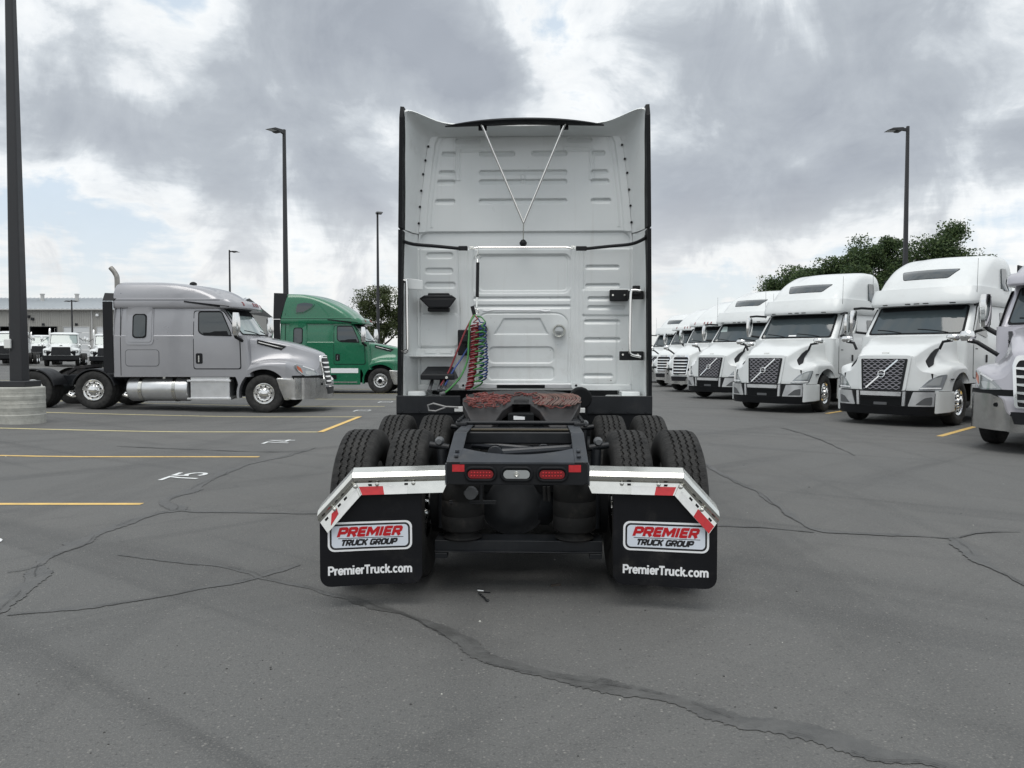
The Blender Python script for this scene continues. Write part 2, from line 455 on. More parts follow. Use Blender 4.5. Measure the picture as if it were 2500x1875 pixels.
# ------------------------------------------------------------------ mesh helpers
class MB:
    """collects faces; builds ONE mesh object"""
    def __init__(self):
        self.v, self.f, self.mi = [], [], []
        self.m = 0

    def add(self, vs, fs):
        o = len(self.v)
        self.v += [tuple(p) for p in vs]
        for f in fs:
            self.f.append(tuple(i + o for i in f))
            self.mi.append(self.m)
        return self

    def box(self, x0, y0, z0, x1, y1, z1):
        vs = [(x0, y0, z0), (x1, y0, z0), (x1, y1, z0), (x0, y1, z0), (x0, y0, z1), (x1, y0, z1), (x1, y1, z1), (x0, y1, z1)]
        return self.add(vs, [(3, 2, 1, 0), (4, 5, 6, 7), (0, 1, 5, 4), (1, 2, 6, 5), (2, 3, 7, 6), (3, 0, 4, 7)])

    def hexa(self, bottom, top):
        n = len(bottom)
        fs = [tuple(range(n - 1, -1, -1)), tuple(range(n, 2 * n))]
        fs += [(i, (i + 1) % n, n + (i + 1) % n, n + i) for i in range(n)]
        return self.add(list(bottom) + list(top), fs)

    def prism(self, pts, axis, a, b):
        """polygon pts (u,v) extruded along axis from a to b; axis x:(u,v)=(y,z) y:(x,z) z:(x,y)"""
        def mk(p, t):
            return {'x': (t, p[0], p[1]), 'y': (p[0], t, p[1]), 'z': (p[0], p[1], t)}[axis]
        return self.hexa([mk(p, a) for p in pts], [mk(p, b) for p in pts])

    def tube(self, pts, r, n=8, caps=True, closed=False):
        pts = [Vector(p) for p in pts]
        rs = r if isinstance(r, (list, tuple)) else [r] * len(pts)
        k = len(pts)
        vs = []
        up = None
        for i, p in enumerate(pts):
            if closed:
                t = pts[(i + 1) % k] - pts[i - 1]
            else:
                t = pts[min(i + 1, k - 1)] - pts[max(i - 1, 0)]
            if t.length < 1e-9:
                t = Vector((0, 0, 1))
            t.normalize()
            if up is None:
                up = t.orthogonal().normalized()
            else:
                up = (up - t * up.dot(t))
                if up.length < 1e-6:
                    up = t.orthogonal()
                up.normalize()
            s = t.cross(up)
            for j in range(n):
                a = 2 * PI * j / n
                vs.append(p + (up * math.cos(a) + s * math.sin(a)) * rs[i])
        fs = []
        for i in range(k if closed else k - 1):
            i2 = (i + 1) % k
            for j in range(n):
                fs.append((i * n + j, i * n + (j + 1) % n, i2 * n + (j + 1) % n, i2 * n + j))
        if caps and not closed:
            fs.append(tuple(range(n - 1, -1, -1)))
            fs.append(tuple((k - 1) * n + j for j in range(n)))
        return self.add(vs, fs)

    def lathe(self, prof, n=32, axis='x', c=(0, 0, 0), caps=True):
        """prof: (t along axis, radius)"""
        vs = []
        for (t, r) in prof:
            for j in range(n):
                a = 2 * PI * j / n
                u, w_ = r * math.cos(a), r * math.sin(a)
                p = {'x': (t, u, w_), 'y': (u, t, w_), 'z': (u, w_, t)}[axis]
                vs.append((p[0] + c[0], p[1] + c[1], p[2] + c[2]))
        fs = []
        k = len(prof)
        for i in range(k - 1):
            for j in range(n):
                fs.append((i * n + j, i * n + (j + 1) % n, (i + 1) * n + (j + 1) % n, (i + 1) * n + j))
        if caps:
            if prof[0][1] > 1e-4:
                fs.append(tuple(range(n - 1, -1, -1)))
            if prof[-1][1] > 1e-4:
                fs.append(tuple((k - 1) * n + j for j in range(n)))
        return self.add(vs, fs)

    def grid(self, rows, close=False):
        k, n = len(rows), len(rows[0])
        vs = [p for r in rows for p in r]
        fs = []
        for i in range(k - 1):
            for j in range(n if close else n - 1):
                fs.append((i * n + j, i * n + (j + 1) % n, (i + 1) * n + (j + 1) % n, (i + 1) * n + j))
        return self.add(vs, fs)

    def build(self, name, mats, parent=None, bevel=0.0, smooth=35, recalc=True, seg=2, loc=None, label=None):
        me = bpy.data.meshes.new(name)
        me.from_pydata([tuple(p) for p in self.v], [], self.f)
        if not isinstance(mats, (list, tuple)):
            mats = [mats]
        for m in mats:
            me.materials.append(m)
        if len(mats) > 1:
            me.polygons.foreach_set('material_index', self.mi)
        if recalc:
            bm = bmesh.new()
            bm.from_mesh(me)
            bmesh.ops.recalc_face_normals(bm, faces=bm.faces)
            bm.to_mesh(me)
            bm.free()
        if smooth:
            me.polygons.foreach_set('use_smooth', [True] * len(me.polygons))
            me.set_sharp_from_angle(angle=math.radians(smooth))
        me.update()
        o = bpy.data.objects.new(name, me)
        COL.objects.link(o)
        if bevel > 0:
            b = o.modifiers.new('bevel', 'BEVEL')
            b.width = bevel
            b.segments = seg
            b.limit_method = 'ANGLE'
            b.angle_limit = math.radians(40)
            b.harden_normals = True
        if parent is not None:
            o.parent = parent
        if loc is not None:
            o.location = loc
        if label:
            o['label'] = label
        return o


def empty(name, loc, rz=0.0):
    o = bpy.data.objects.new(name, None)
    o.empty_display_size = 0.3
    o.location = loc
    o.rotation_euler = (0, 0, rz)
    COL.objects.link(o)
    return o


def tag(o, label, cat=None, group=None, kind=None):
    o['label'] = label
    if cat:
        o['category'] = cat
    if group:
        o['group'] = group
    if kind:
        o['kind'] = kind
    return o


def copy_tree(o, parent=None):
    c = o.copy()
    COL.objects.link(c)
    c.parent = parent
    for ch in list(o.children):
        copy_tree(ch, c)
    return c


def rrect(x0, z0, x1, z1, r, n=5):
    pts = []
    for cx, cz, a0 in ((x1 - r, z1 - r, 0), (x0 + r, z1 - r, 90), (x0 + r, z0 + r, 180), (x1 - r, z0 + r, 270)):
        for i in range(n + 1):
            a = math.radians(a0 + 90 * i / n)
            pts.append((cx + r * math.cos(a), cz + r * math.sin(a)))
    return pts


def rpoly(pts, r, n=4):
    """polygon with rounded corners"""
    out = []
    k = len(pts)
    for i in range(k):
        p, a, b = Vector(pts[i]), Vector(pts[i - 1]), Vector(pts[(i + 1) % k])
        da, db = (a - p), (b - p)
        ra = min(r, da.length * 0.45, db.length * 0.45)
        p0, p1 = p + da.normalized() * ra, p + db.normalized() * ra
        for j in range(n + 1):
            t = j / n
            q = p0 * (1 - t) ** 2 + p * 2 * t * (1 - t) + p1 * t ** 2
            out.append((q.x, q.y))
    return out


def panel_bm(mb, outline, fn, thick=0.02, sink=0.01, cell=0.12):
    """outline in (u,v) cut into cells, given thickness and laid on a surface: fn(u,v,offset) -> point"""
    bm = bmesh.new()
    vs = [bm.verts.new((p[0], p[1], 0)) for p in outline]
    bm.faces.new(vs)
    us = [p[0] for p in outline]
    ws = [p[1] for p in outline]
    for lo, hi, ax in ((min(us), max(us), 0), (min(ws), max(ws), 1)):
        k = int((hi - lo) / cell)
        for i in range(1, k + 1):
            c = lo + (hi - lo) * i / (k + 1)
            co = (c, 0, 0) if ax == 0 else (0, c, 0)
            no = (1, 0, 0) if ax == 0 else (0, 1, 0)
            bmesh.ops.bisect_plane(bm, geom=bm.verts[:] + bm.edges[:] + bm.faces[:], plane_co=co, plane_no=no, dist=1e-5)
    base = set(bm.verts)
    r = bmesh.ops.extrude_face_region(bm, geom=bm.faces[:])
    for v in bm.verts:
        v.co = Vector(fn(v.co.x, v.co.y, -sink if v in base else thick))
    bmesh.ops.recalc_face_normals(bm, faces=bm.faces[:])
    bm.verts.index_update()
    mb.add([v.co.copy() for v in bm.verts], [tuple(v.index for v in f.verts) for f in bm.faces])
    bm.free()
    return mb


def panel(name, outline, fn, m, parent, thick=0.02, sink=0.01, cell=0.12, smooth=40, label=None):
    mb = MB()
    panel_bm(mb, outline, fn, thick, sink, cell)
    return mb.build(name, m, parent, smooth=smooth, recalc=False, label=label)


def text_mb(mb, body, size, fn, shear=0.0, bold=0.0, depth=0.002, space=1.0, width=None, align='CENTER'):
    cu = bpy.data.curves.new('lettering', 'FONT')
    cu.body = body
    cu.size = size
    cu.shear = shear
    cu.offset = bold
    cu.extrude = depth / 2
    cu.space_character = space
    cu.align_x = align
    cu.align_y = 'CENTER'
    cu.resolution_u = 3
    ob = bpy.data.objects.new('lettering', cu)
    me = bpy.data.meshes.new_from_object(ob)
    xs = [v.co.x for v in me.vertices]
    k = 1.0 if not width else width / (max(xs) - min(xs))
    mb.add([fn(v.co.x * k, v.co.y, v.co.z + depth / 2) for v in me.vertices], [tuple(p.vertices) for p in me.polygons])
    bpy.data.objects.remove(ob)
    bpy.data.curves.remove(cu)
    bpy.data.meshes.remove(me)
    return mb


def crom(pts, n):
    """Catmull-Rom resample of a list of equal-length tuples: n pieces per span"""
    P = [np.array(p, float) for p in pts]
    out = []
    for i in range(len(P) - 1):
        p0 = P[i - 1] if i > 0 else 2 * P[0] - P[1]
        p1, p2 = P[i], P[i + 1]
        p3 = P[i + 2] if i + 2 < len(P) else 2 * P[-1] - P[-2]
        for j in range(n):
            t = j / n
            out.append(0.5 * ((2 * p1) + (-p0 + p2) * t + (2 * p0 - 5 * p1 + 4 * p2 - p3) * t * t + (-p0 + 3 * p1 - 3 * p2 + p3) * t ** 3))
    out.append(P[-1])
    return out


# ------------------------------------------------------------------ stroke lettering: each letter is a set of thick pen lines
def _arc(cx, cy, rx, ry, a0, a1, n=10):
    return [(cx + rx * math.cos(math.radians(a0 + (a1 - a0) * i / n)), cy + ry * math.sin(math.radians(a0 + (a1 - a0) * i / n))) for i in range(n + 1)]


ROUND = {   # grotesque letters, cap height 1
    'P': (0.70, [[(0.10, 0), (0.10, 1)], [(0.10, 0.91), (0.38, 0.91)] + _arc(0.40, 0.68, 0.20, 0.23, 90, -90) + [(0.10, 0.45)]]),
    'r': (0.42, [[(0.10, 0), (0.10, 0.72)], [(0.10, 0.40), (0.16, 0.56), (0.26, 0.635), (0.40, 0.625)]]),
    'e': (0.64, [[(0.09, 0.37), (0.55, 0.37)] + _arc(0.32, 0.36, 0.23, 0.29, 0, 322, 18)]),
    'm': (1.02, [[(0.10, 0), (0.10, 0.72)], [(0.10, 0.46)] + _arc(0.295, 0.47, 0.195, 0.17, 160, 0) + [(0.49, 0)], [(0.49, 0.46)] + _arc(0.685, 0.47, 0.195, 0.17, 160, 0) + [(0.88, 0)]]),
    'i': (0.29, [[(0.10, 0), (0.10, 0.72)], [(0.10, 0.84), (0.10, 1.0)]]),
    'T': (0.68, [[(0, 0.91), (0.64, 0.91)], [(0.32, 0), (0.32, 0.82)]]),
    'u': (0.68, [[(0.10, 0.72), (0.10, 0.27)] + _arc(0.30, 0.25, 0.20, 0.175, 180, 340) + [(0.51, 0.26)], [(0.51, 0), (0.51, 0.72)]]),
    'c': (0.60, [_arc(0.32, 0.36, 0.22, 0.285, 42, 318, 16)]),
    'k': (0.60, [[(0.10, 0), (0.10, 1)], [(0.50, 0.72), (0.17, 0.33)], [(0.25, 0.42), (0.53, 0)]]),
    '.': (0.29, [[(0.10, 0), (0.10, 0.19)]]),
    'o': (0.68, [_arc(0.32, 0.36, 0.225, 0.285, 0, 360, 20)]),
}
BLOCK = {   # squared display letters
    'P': (0.82, [[(0.11, 0), (0.11, 1)], [(0.11, 0.89), (0.56, 0.89), (0.66, 0.79), (0.66, 0.52), (0.56, 0.42), (0.11, 0.42)]]),
    'R': (0.84, [[(0.11, 0), (0.11, 1)], [(0.11, 0.89), (0.56, 0.89), (0.66, 0.79), (0.66, 0.54), (0.56, 0.44), (0.11, 0.44)], [(0.42, 0.44), (0.68, 0)]]),
    'E': (0.74, [[(0.11, 0), (0.11, 1)], [(0.11, 0.89), (0.66, 0.89)], [(0.11, 0.50), (0.60, 0.50)], [(0.11, 0.11), (0.66, 0.11)]]),
    'M': (1.08, [[(0.11, 0), (0.11, 1)], [(0.14, 0.95), (0.50, 0.30), (0.86, 0.95)], [(0.89, 0), (0.89, 1)]]),
    'I': (0.34, [[(0.12, 0), (0.12, 1)]]),
    'T': (0.76, [[(0, 0.89), (0.72, 0.89)], [(0.36, 0), (0.36, 0.8)]]),
    'U': (0.84, [[(0.11, 1), (0.11, 0.22), (0.22, 0.11), (0.56, 0.11), (0.67, 0.22), (0.67, 1)]]),
    'C': (0.78, [[(0.68, 0.72), (0.68, 0.80), (0.58, 0.89), (0.21, 0.89), (0.11, 0.79), (0.11, 0.21), (0.21, 0.11), (0.58, 0.11), (0.68, 0.20), (0.68, 0.28)]]),
    'K': (0.82, [[(0.11, 0), (0.11, 1)], [(0.68, 1), (0.24, 0.50)], [(0.30, 0.56), (0.70, 0)]]),
    'G': (0.82, [[(0.68, 0.74), (0.68, 0.80), (0.58, 0.89), (0.21, 0.89), (0.11, 0.79), (0.11, 0.21), (0.21, 0.11), (0.58, 0.11), (0.68, 0.21), (0.68, 0.46), (0.42, 0.46)]]),
    'O': (0.84, [[(0.39, 0.89), (0.57, 0.89), (0.67, 0.79), (0.67, 0.21), (0.57, 0.11), (0.21, 0.11), (0.11, 0.21), (0.11, 0.79), (0.21, 0.89), (0.41, 0.89)]]),
    ' ': (0.40, []),
    '7': (0.66, [[(0.02, 0.90), (0.58, 0.90), (0.40, 0.55), (0.26, 0.0)]]),
    '5': (0.66, [[(0.58, 0.90), (0.14, 0.90), (0.08, 0.52)] + _arc(0.28, 0.34, 0.26, 0.25, 110, -140, 10)]),
    '4': (0.66, [[(0.44, 0.0), (0.44, 0.98), (0.03, 0.30)], [(0.0, 0.26), (0.60, 0.26)]]),
    '3': (0.66, [_arc(0.28, 0.74, 0.22, 0.18, 150, -80, 9), _arc(0.28, 0.30, 0.25, 0.22, 85, -150, 9)]),
    '2': (0.66, [_arc(0.29, 0.70, 0.23, 0.22, 165, -35, 9) + [(0.05, 0.08)], [(0.03, 0.08), (0.58, 0.08)]]),
    '6': (0.66, [_arc(0.30, 0.30, 0.23, 0.22, 0, 360, 14), [(0.07, 0.30), (0.10, 0.62), (0.30, 0.88), (0.50, 0.90)]]),
}


def stroke_text(mb, body, height, width, weight, fn, glyphs, shear=0.0, lift=0.0005):
    """letters centred on (0,0); fn(u, v, w)"""
    adv = sum(glyphs[c][0] for c in body)
    kx = width / adv
    x = -width / 2
    for ch in body:
        a, strokes = glyphs[ch]
        for si, st in enumerate(strokes):
            P = [Vector((p[0] * kx, p[1] * height)) for p in st]
            L, R = [], []
            k = len(P)
            for i in range(k):
                d0 = (P[i] - P[i - 1]).normalized() if i > 0 else (P[1] - P[0]).normalized()
                d1 = (P[i + 1] - P[i]).normalized() if i < k - 1 else d0
                t = (d0 + d1)
                t = t.normalized() if t.length > 1e-6 else d1
                n_ = Vector((-t.y, t.x))
                m_ = weight / 2 / max(0.55, abs(n_.dot(Vector((-d1.y, d1.x)))))
                L.append(P[i] + n_ * m_)
                R.append(P[i] - n_ * m_)
            z = 0.0001 * (si + 1) + lift
            mb.grid([[fn(x + q.x + shear * (q.y - height / 2), q.y - height / 2, z) for q in S_] for S_ in (L, R)])
        x += a * kx
    return mb
# ------------------------------------------------------------------ ground
def gz(x, y):
    """the yard rises gently toward the left"""
    t = max(0.0, -x - 6.4)
    return 2.1 * math.tanh(0.027 * t * t / (t + 1.6) / 2.1) if t > 0 else 0.0


def at_ground(px, py):
    d = CAM_H * F_PX / (py - 867.0)
    x = (px - 1250.0) * d / F_PX
    for _ in range(6):
        d = (CAM_H - gz(x, d)) * F_PX / (py - 867.0)
        x = (px - 1250.0) * d / F_PX
    return x, d


def at_depth(px, py, d):
    """point at distance d along the camera axis (the small pitch is folded into the 867 px horizon)"""
    return (px - 1250.0) * d / F_PX, d, CAM_H - (py - 867.0) * d / F_PX


mb = MB()
xs = [-700, -400, -250, -160, -110, -80, -60, -45, -35, -28, -23, -19, -16, -14, -12.5, -11.5, -10.5, -9.7, -9, -8.4, -7.9, -7.4, -6.9, -6.4,
      -5, -3, 0, 3, 6, 10, 15, 25, 40, 70, 120, 250, 400, 700]
ys = [-60, -20, -8, -4, 0, 2, 4, 6, 8, 10, 13, 16, 20, 25, 30, 38, 48, 60, 80, 110, 150, 220, 350, 600, 1000]
mb.grid([[(x, y, gz(x, y)) for x in xs] for y in ys])
ground = mb.build('asphalt_ground', M_ASPHALT, smooth=60)
tag(ground, 'grey worn asphalt yard under all the parked trucks', 'ground', kind='structure')


def strip(name, pts, width, m, z=0.004, label=None, wob=0.0, parent=None):
    """flat painted / sealed band along ground points (x,y)"""
    mb = MB()
    L, R = [], []
    k = len(pts)
    for i in range(k):
        a, b = Vector(pts[max(i - 1, 0)]), Vector(pts[min(i + 1, k - 1)])
        t = (b - a).normalized()
        n = Vector((-t.y, t.x))
        wd = width[i] if isinstance(width, list) else width
        p = Vector(pts[i])
        l = p + n * wd * (0.5 + random.uniform(-wob, wob))
        r = p - n * wd * (0.5 + random.uniform(-wob, wob))
        L.append((l.x, l.y, gz(l.x, l.y) + z))
        R.append((r.x, r.y, gz(r.x, r.y) + z))
    mb.grid([L, R])
    return mb.build(name, m, parent, smooth=0)


def seg(a, b, n=16):
    return [(a[0] + (b[0] - a[0]) * i / n, a[1] + (b[1] - a[1]) * i / n) for i in range(n + 1)]


# stall lines on the left: all end on x = -3.85
LX = -3.85
line_ys = [7.95, 11.66, 15.45, 19.25, 23.2, 27.0, 30.9, 34.7]
for i, y in enumerate(line_ys):
    x1 = LX
    # lines run away to the left following the yard
    o = strip('parking_line', seg((-24.0, y + (0.10 if i > 0 else 0.0)), (x1, y), 30), 0.10, M_YELLOW if i < 2 else M_PALELINE)
    tag(o, ['yellow stall line nearest the mud flaps on the left',
            'yellow stall line between the stalls numbered 75 and 74', 'pale yellow stall line with the diagonal end stripe, near edge',
            'pale yellow stall line under the near side of the silver truck', 'pale stall line beyond the silver truck',
            'pale stall line between silver and green trucks', 'pale stall line along the near side of the green truck',
            'pale stall line on the far side of the green truck'][i], 'road marking', 'stall lines left of the aisle', 'structure')
o = strip('parking_line', seg((LX, line_ys[2] - 0.05), (LX + 0.02, line_ys[3] + 0.05), 6), 0.12, M_YELLOW, z=0.008)
tag(o, 'yellow stripe closing the end of the unnumbered stall by the rear wheels', 'road marking', kind='structure')
# angled stall stripes on the right
for (a, b, lab) in (((2297, 1066), (2376, 1044), 'yellow angled stripe in front of the nearest white truck on the right'),
                    ((2020, 1010), (2062, 1003), 'yellow angled stripe between the two nearest white trucks on the right')):
    pa, pb = at_ground(*a), at_ground(*b)
    dv = Vector(pb) - Vector(pa)
    pb = Vector(pa) + dv.normalized() * 6.0
    o = strip('parking_line', seg(pa, tuple(pb), 6), 0.12, M_YELLOW)
    tag(o, lab, 'road marking', kind='structure')
o = strip('road_line', seg((4.0, 44.0), (12, 44.3), 6), 0.15, M_WLINE)
tag(o, 'thin pale line across the yard behind the parked row', 'road marking', kind='structure')

# stall numbers: read from the aisle, top of the figures away to the left
for num, y, lab in (('76', 6.15, 'white stall number 76 cut by the left edge of the photo'), ('75', 9.78, 'white stall number 75 painted on the asphalt'),
                    ('74', 13.7, 'white stall number 74 painted on the asphalt'), ('73', 21.4, 'white stall number 73 past the diagonal stripe'),
                    ('72', 25.3, 'white stall number 72 farthest visible from the rear wheels')):
    mb = MB()
    cx, cy = (-4.46 if num == '76' else -4.17), y
    stroke_text(mb, num, 0.46, 0.66, 0.060, lambda u, v, w_: (cx - v, cy + u, w_), BLOCK)
    o = mb.build('stall_number', M_WLINE, smooth=0)
    o.location.z = 0.006
    tag(o, lab, 'road marking', 'stall numbers', 'structure')

# crack seal bands (display coordinates of the photo, 2212 wide)
K = 2500.0 / 2212.0
CRACKS = [
    ([(250, 1203), (330, 1212), (430, 1224), (520, 1240), (570, 1255), (650, 1275), (700, 1290), (750, 1300), (830, 1322), (930, 1357), (1000, 1397), (1050, 1430),
      (1110, 1446), (1200, 1469), (1300, 1494), (1420, 1515), (1520, 1545), (1600, 1574), (1700, 1588), (1800, 1610), (1900, 1642), (2010, 1659), (2100, 1690)],
     [.02, .05, .06, .06, .07, .09, .13, .15, .13, .12, .12, .11, .11, .11, .10, .11, .12, .11, .13, .11, .11, .10, .09],
     'long sealed crack from behind the left flap to the bottom right corner'),
    ([(0, 1335), (40, 1331), (100, 1326), (230, 1311), (330, 1296), (440, 1275), (540, 1257), (590, 1240), (640, 1224)],
     [.05, .13, .10, .11, .09, .06, .06, .09, .02], 'sealed crack crossing the asphalt at lower left below the number stalls'),
    ([(-60, 1340), (0, 1305), (50, 1272), (76, 1252), (72, 1228), (95, 1208), (145, 1184), (205, 1158), (262, 1135), (330, 1113), (378, 1104), (352, 1090), (372, 1074), (415, 1060),
      (450, 1036), (530, 1006), (600, 990), (680, 968)],
     [.15, .16, .15, .20, .18, .16, .16, .18, .16, .13, .16, .16, .18, .16, .15, .14, .17, .10], 'wide sealed crack winding up the left side past stall 75'),
    ([(372, 1105), (450, 1108), (560, 1110), (620, 1111), (690, 1112), (800, 1113)], [.04, .10, .09, .11, .08, .05], 'thin sealed crack running toward the left mud flap'),
    ([(1500, 985), (1535, 1010), (1590, 1040), (1640, 1066), (1700, 1106), (1765, 1146), (1850, 1156), (1960, 1161), (2075, 1168)],
     [.03, .10, .10, .09, .10, .10, .09, .08, .06], 'sealed crack on the right running away from the right flap'),
    ([(2070, 1166), (2100, 1192), (2140, 1222), (2212, 1260), (2300, 1300)], [.10, .16, .17, .17, .15], 'sealed crack branching to the right edge of the photo'),
    ([(1545, 1139), (1640, 1143), (1765, 1153)], [.02, .03, .03], 'hairline crack beside the right mud flap'),
    ([(2075, 1168), (2120, 1155), (2212, 1153)], [.02, .03, .02], 'hairline crack at the right edge of the yard'),
    ([(0, 1243), (40, 1237), (85, 1226)], [.02, .03, .03], 'hairline crack at the left edge of the yard'),
    ([(1690, 925), (1760, 945), (1850, 985)], [.04, .05, .03], 'hairline crack in front of the white truck row'),
    ([(250, 965), (420, 972), (560, 977), (690, 975)], [.05, .07, .06, .04], 'dark hairline crack through stall 74'),
]
for ci, (pts, wd, lab) in enumerate(CRACKS):
    g = [at_ground(x * K, y * K) for x, y in pts]
    full = [(*p, q) for p, q in zip(g, wd)]
    cr = crom(full, 14)
    P2, W2 = [], []
    for i, c in enumerate(cr):
        jx = noise.noise(Vector((c[0] * 2.1, c[1] * 2.1, 3.3))) * 0.035 + noise.noise(Vector((c[0] * 9, c[1] * 9, 1.3))) * 0.012
        jy = noise.noise(Vector((c[0] * 2.1, c[1] * 2.1, 8.3))) * 0.035 + noise.noise(Vector((c[0] * 9, c[1] * 9, 6.3))) * 0.012
        P2.append((c[0] + jx, c[1] + jy))
        W2.append(max(0.010, c[2] * (0.70 + 0.85 * noise.noise(Vector((c[0] * 3.1, c[1] * 3.1, 5.5))))))
    o = strip('crack_seal', P2, W2, M_SEAL, z=0.0035 + 0.0006 * ci, wob=0.10)
    tag(o, lab, 'sealed crack', 'sealed cracks in the asphalt', 'structure')
    # the open crack itself: a thin dark ragged line along one edge of the band
    P3 = []
    for i, (p, q) in enumerate(zip(P2, W2)):
        a, b = Vector(P2[max(i - 1, 0)]), Vector(P2[min(i + 1, len(P2) - 1)])
        t = (b - a).normalized()
        n_ = Vector((-t.y, t.x))
        s = noise.noise(Vector((p[0] * 0.9, p[1] * 0.9, 12.0))) * 1.2
        c = Vector(p) + n_ * q * max(-0.5, min(0.5, s))
        P3.append((c.x, c.y))
    i0 = 0
    while i0 < len(P3) - 4:
        i1 = min(len(P3), i0 + random.randint(6, 30))
        c = strip('crack_line', P3[i0:i1], [random.uniform(0.002, 0.007) for _ in P3[i0:i1]], M_SEALEDGE, z=0.011 + 0.0006 * ci, parent=o)
        i0 = i1 + random.randint(0, 22)
# ------------------------------------------------------------------ wheels
R_T = 0.515


def tyre_mesh(width=0.28, n=240, zig=60, detail=True):
    hw = width / 2
    tw = hw * 0.80
    g = tw / 2.5
    cols = [(-hw * 0.72, 0.292, 0), (-hw * 0.93, 0.34, 0), (-hw, 0.40, 0), (-hw * 0.97, 0.455, 0), (-tw - 0.008, 0.492, 0), (-tw, 0.503, 0)]
    if detail:
        for c in (-1.5 * g, -0.5 * g, 0.5 * g, 1.5 * g):
            cols += [(c - 0.0075, 0.513, 1), (c - 0.0055, 0.498, 1), (c + 0.0055, 0.498, 1), (c + 0.0075, 0.513, 1)]
    else:
        cols += [(-tw * 0.5, 0.512, 0), (0, 0.515, 0), (tw * 0.5, 0.512, 0)]
    cols += [(tw, 0.503, 0), (tw + 0.008, 0.492, 0), (hw * 0.97, 0.455, 0), (hw, 0.40, 0), (hw * 0.93, 0.34, 0), (hw * 0.72, 0.292, 0)]
    rows = []
    for i in range(n):
        a = 2 * PI * i / n
        ph = (i * zig / n) % 1.0
        tri = (4 * abs(ph - 0.5) - 1) * 0.0055
        row = []
        for j, (x, r, z) in enumerate(cols):
            rr = r
            xx = x + (tri if z else 0)
            if detail and r == 0.503 and ph < 0.30:      # notched shoulders
                rr = 0.497
            row.append((xx, rr * math.sin(a), rr * math.cos(a)))
        rows.append(row)
    rows.append(rows[0])
    mb = MB()
    mb.grid(rows)
    return mb


_wheel_cache = {}


def wheel(parent, x, y, out, kind='steer', z=R_T, tread=False, hubdark=False, name='wheel'):
    """out: +1 if the outer face looks to +x, else -1"""
    key = (kind, tread, hubdark)
    if key not in _wheel_cache:
        mb = MB()
        if kind == 'steer':
            prof = [(0.115, 0.292), (0.125, 0.286), (0.095, 0.268), (0.09, 0.25), (0.118, 0.225), (0.122, 0.17), (0.115, 0.145), (0.128, 0.13), (0.165, 0.118), (0.185, 0.085), (0.19, 0.0)]
        else:
            prof = [(0.115, 0.292), (0.125, 0.286), (0.07, 0.262), (-0.05, 0.250), (-0.085, 0.22), (-0.08, 0.165), (-0.06, 0.15), (0.02, 0.13), (0.085, 0.115), (0.10, 0.06), (0.10, 0.0)]
        mb.lathe(prof, 36, 'x', caps=False)
        mb.lathe([(-0.10, 0.292), (-0.10, 0.24), (-0.06, 0.2)], 24, 'x', caps=False)
        face = 0.121 if kind == 'steer' else -0.080
        for k in range(10):                     # hand holes and nuts
            a = 2 * PI * (k + 0.5) / 10
            mb.m = 1
            mb.lathe([(face - 0.01, 0.023), (face + 0.0035, 0.023), (face + 0.004, 0.0)], 10, 'x', (0, 0.205 * math.cos(a), 0.205 * math.sin(a)))
            a = 2 * PI * k / 10
            mb.m = 0
            mb.lathe([(face - 0.01, 0.020), (face + 0.045, 0.016), (face + 0.05, 0.0)], 6, 'x', (0, 0.142 * math.cos(a), 0.142 * math.sin(a)))
        if hubdark:
            mb.m = 1
            mb.lathe([(0.1, 0.105), (0.20, 0.085), (0.205, 0.0)], 16, 'x')
        rim = mb.build('rim', [M_CHROME, M_DARK], smooth=30)
        ty = tyre_mesh(0.29 if kind == 'steer' else 0.275, 240 if tread else 48, 60, tread).build('tyre', M_TYRE, smooth=40)
        ty.data.name = 'tyre_mesh'
        _wheel_cache[key] = (rim.data, ty.data)
        for o in (rim, ty):
            bpy.data.objects.remove(o)
    rm, tm = _wheel_cache[key]
    t = bpy.data.objects.new(name, tm)
    COL.objects.link(t)
    t.parent = parent
    t.location = (x, y, z)
    t.rotation_euler = (random.uniform(0, 6) if not tread else random.uniform(0, 6), 0, 0 if out > 0 else PI)
    if parent is not None:
        t['label'] = 'black truck tyre on a bright rim'
        del t['label']
    r = bpy.data.objects.new('rim', rm)
    COL.objects.link(r)
    r.parent = t
    return t


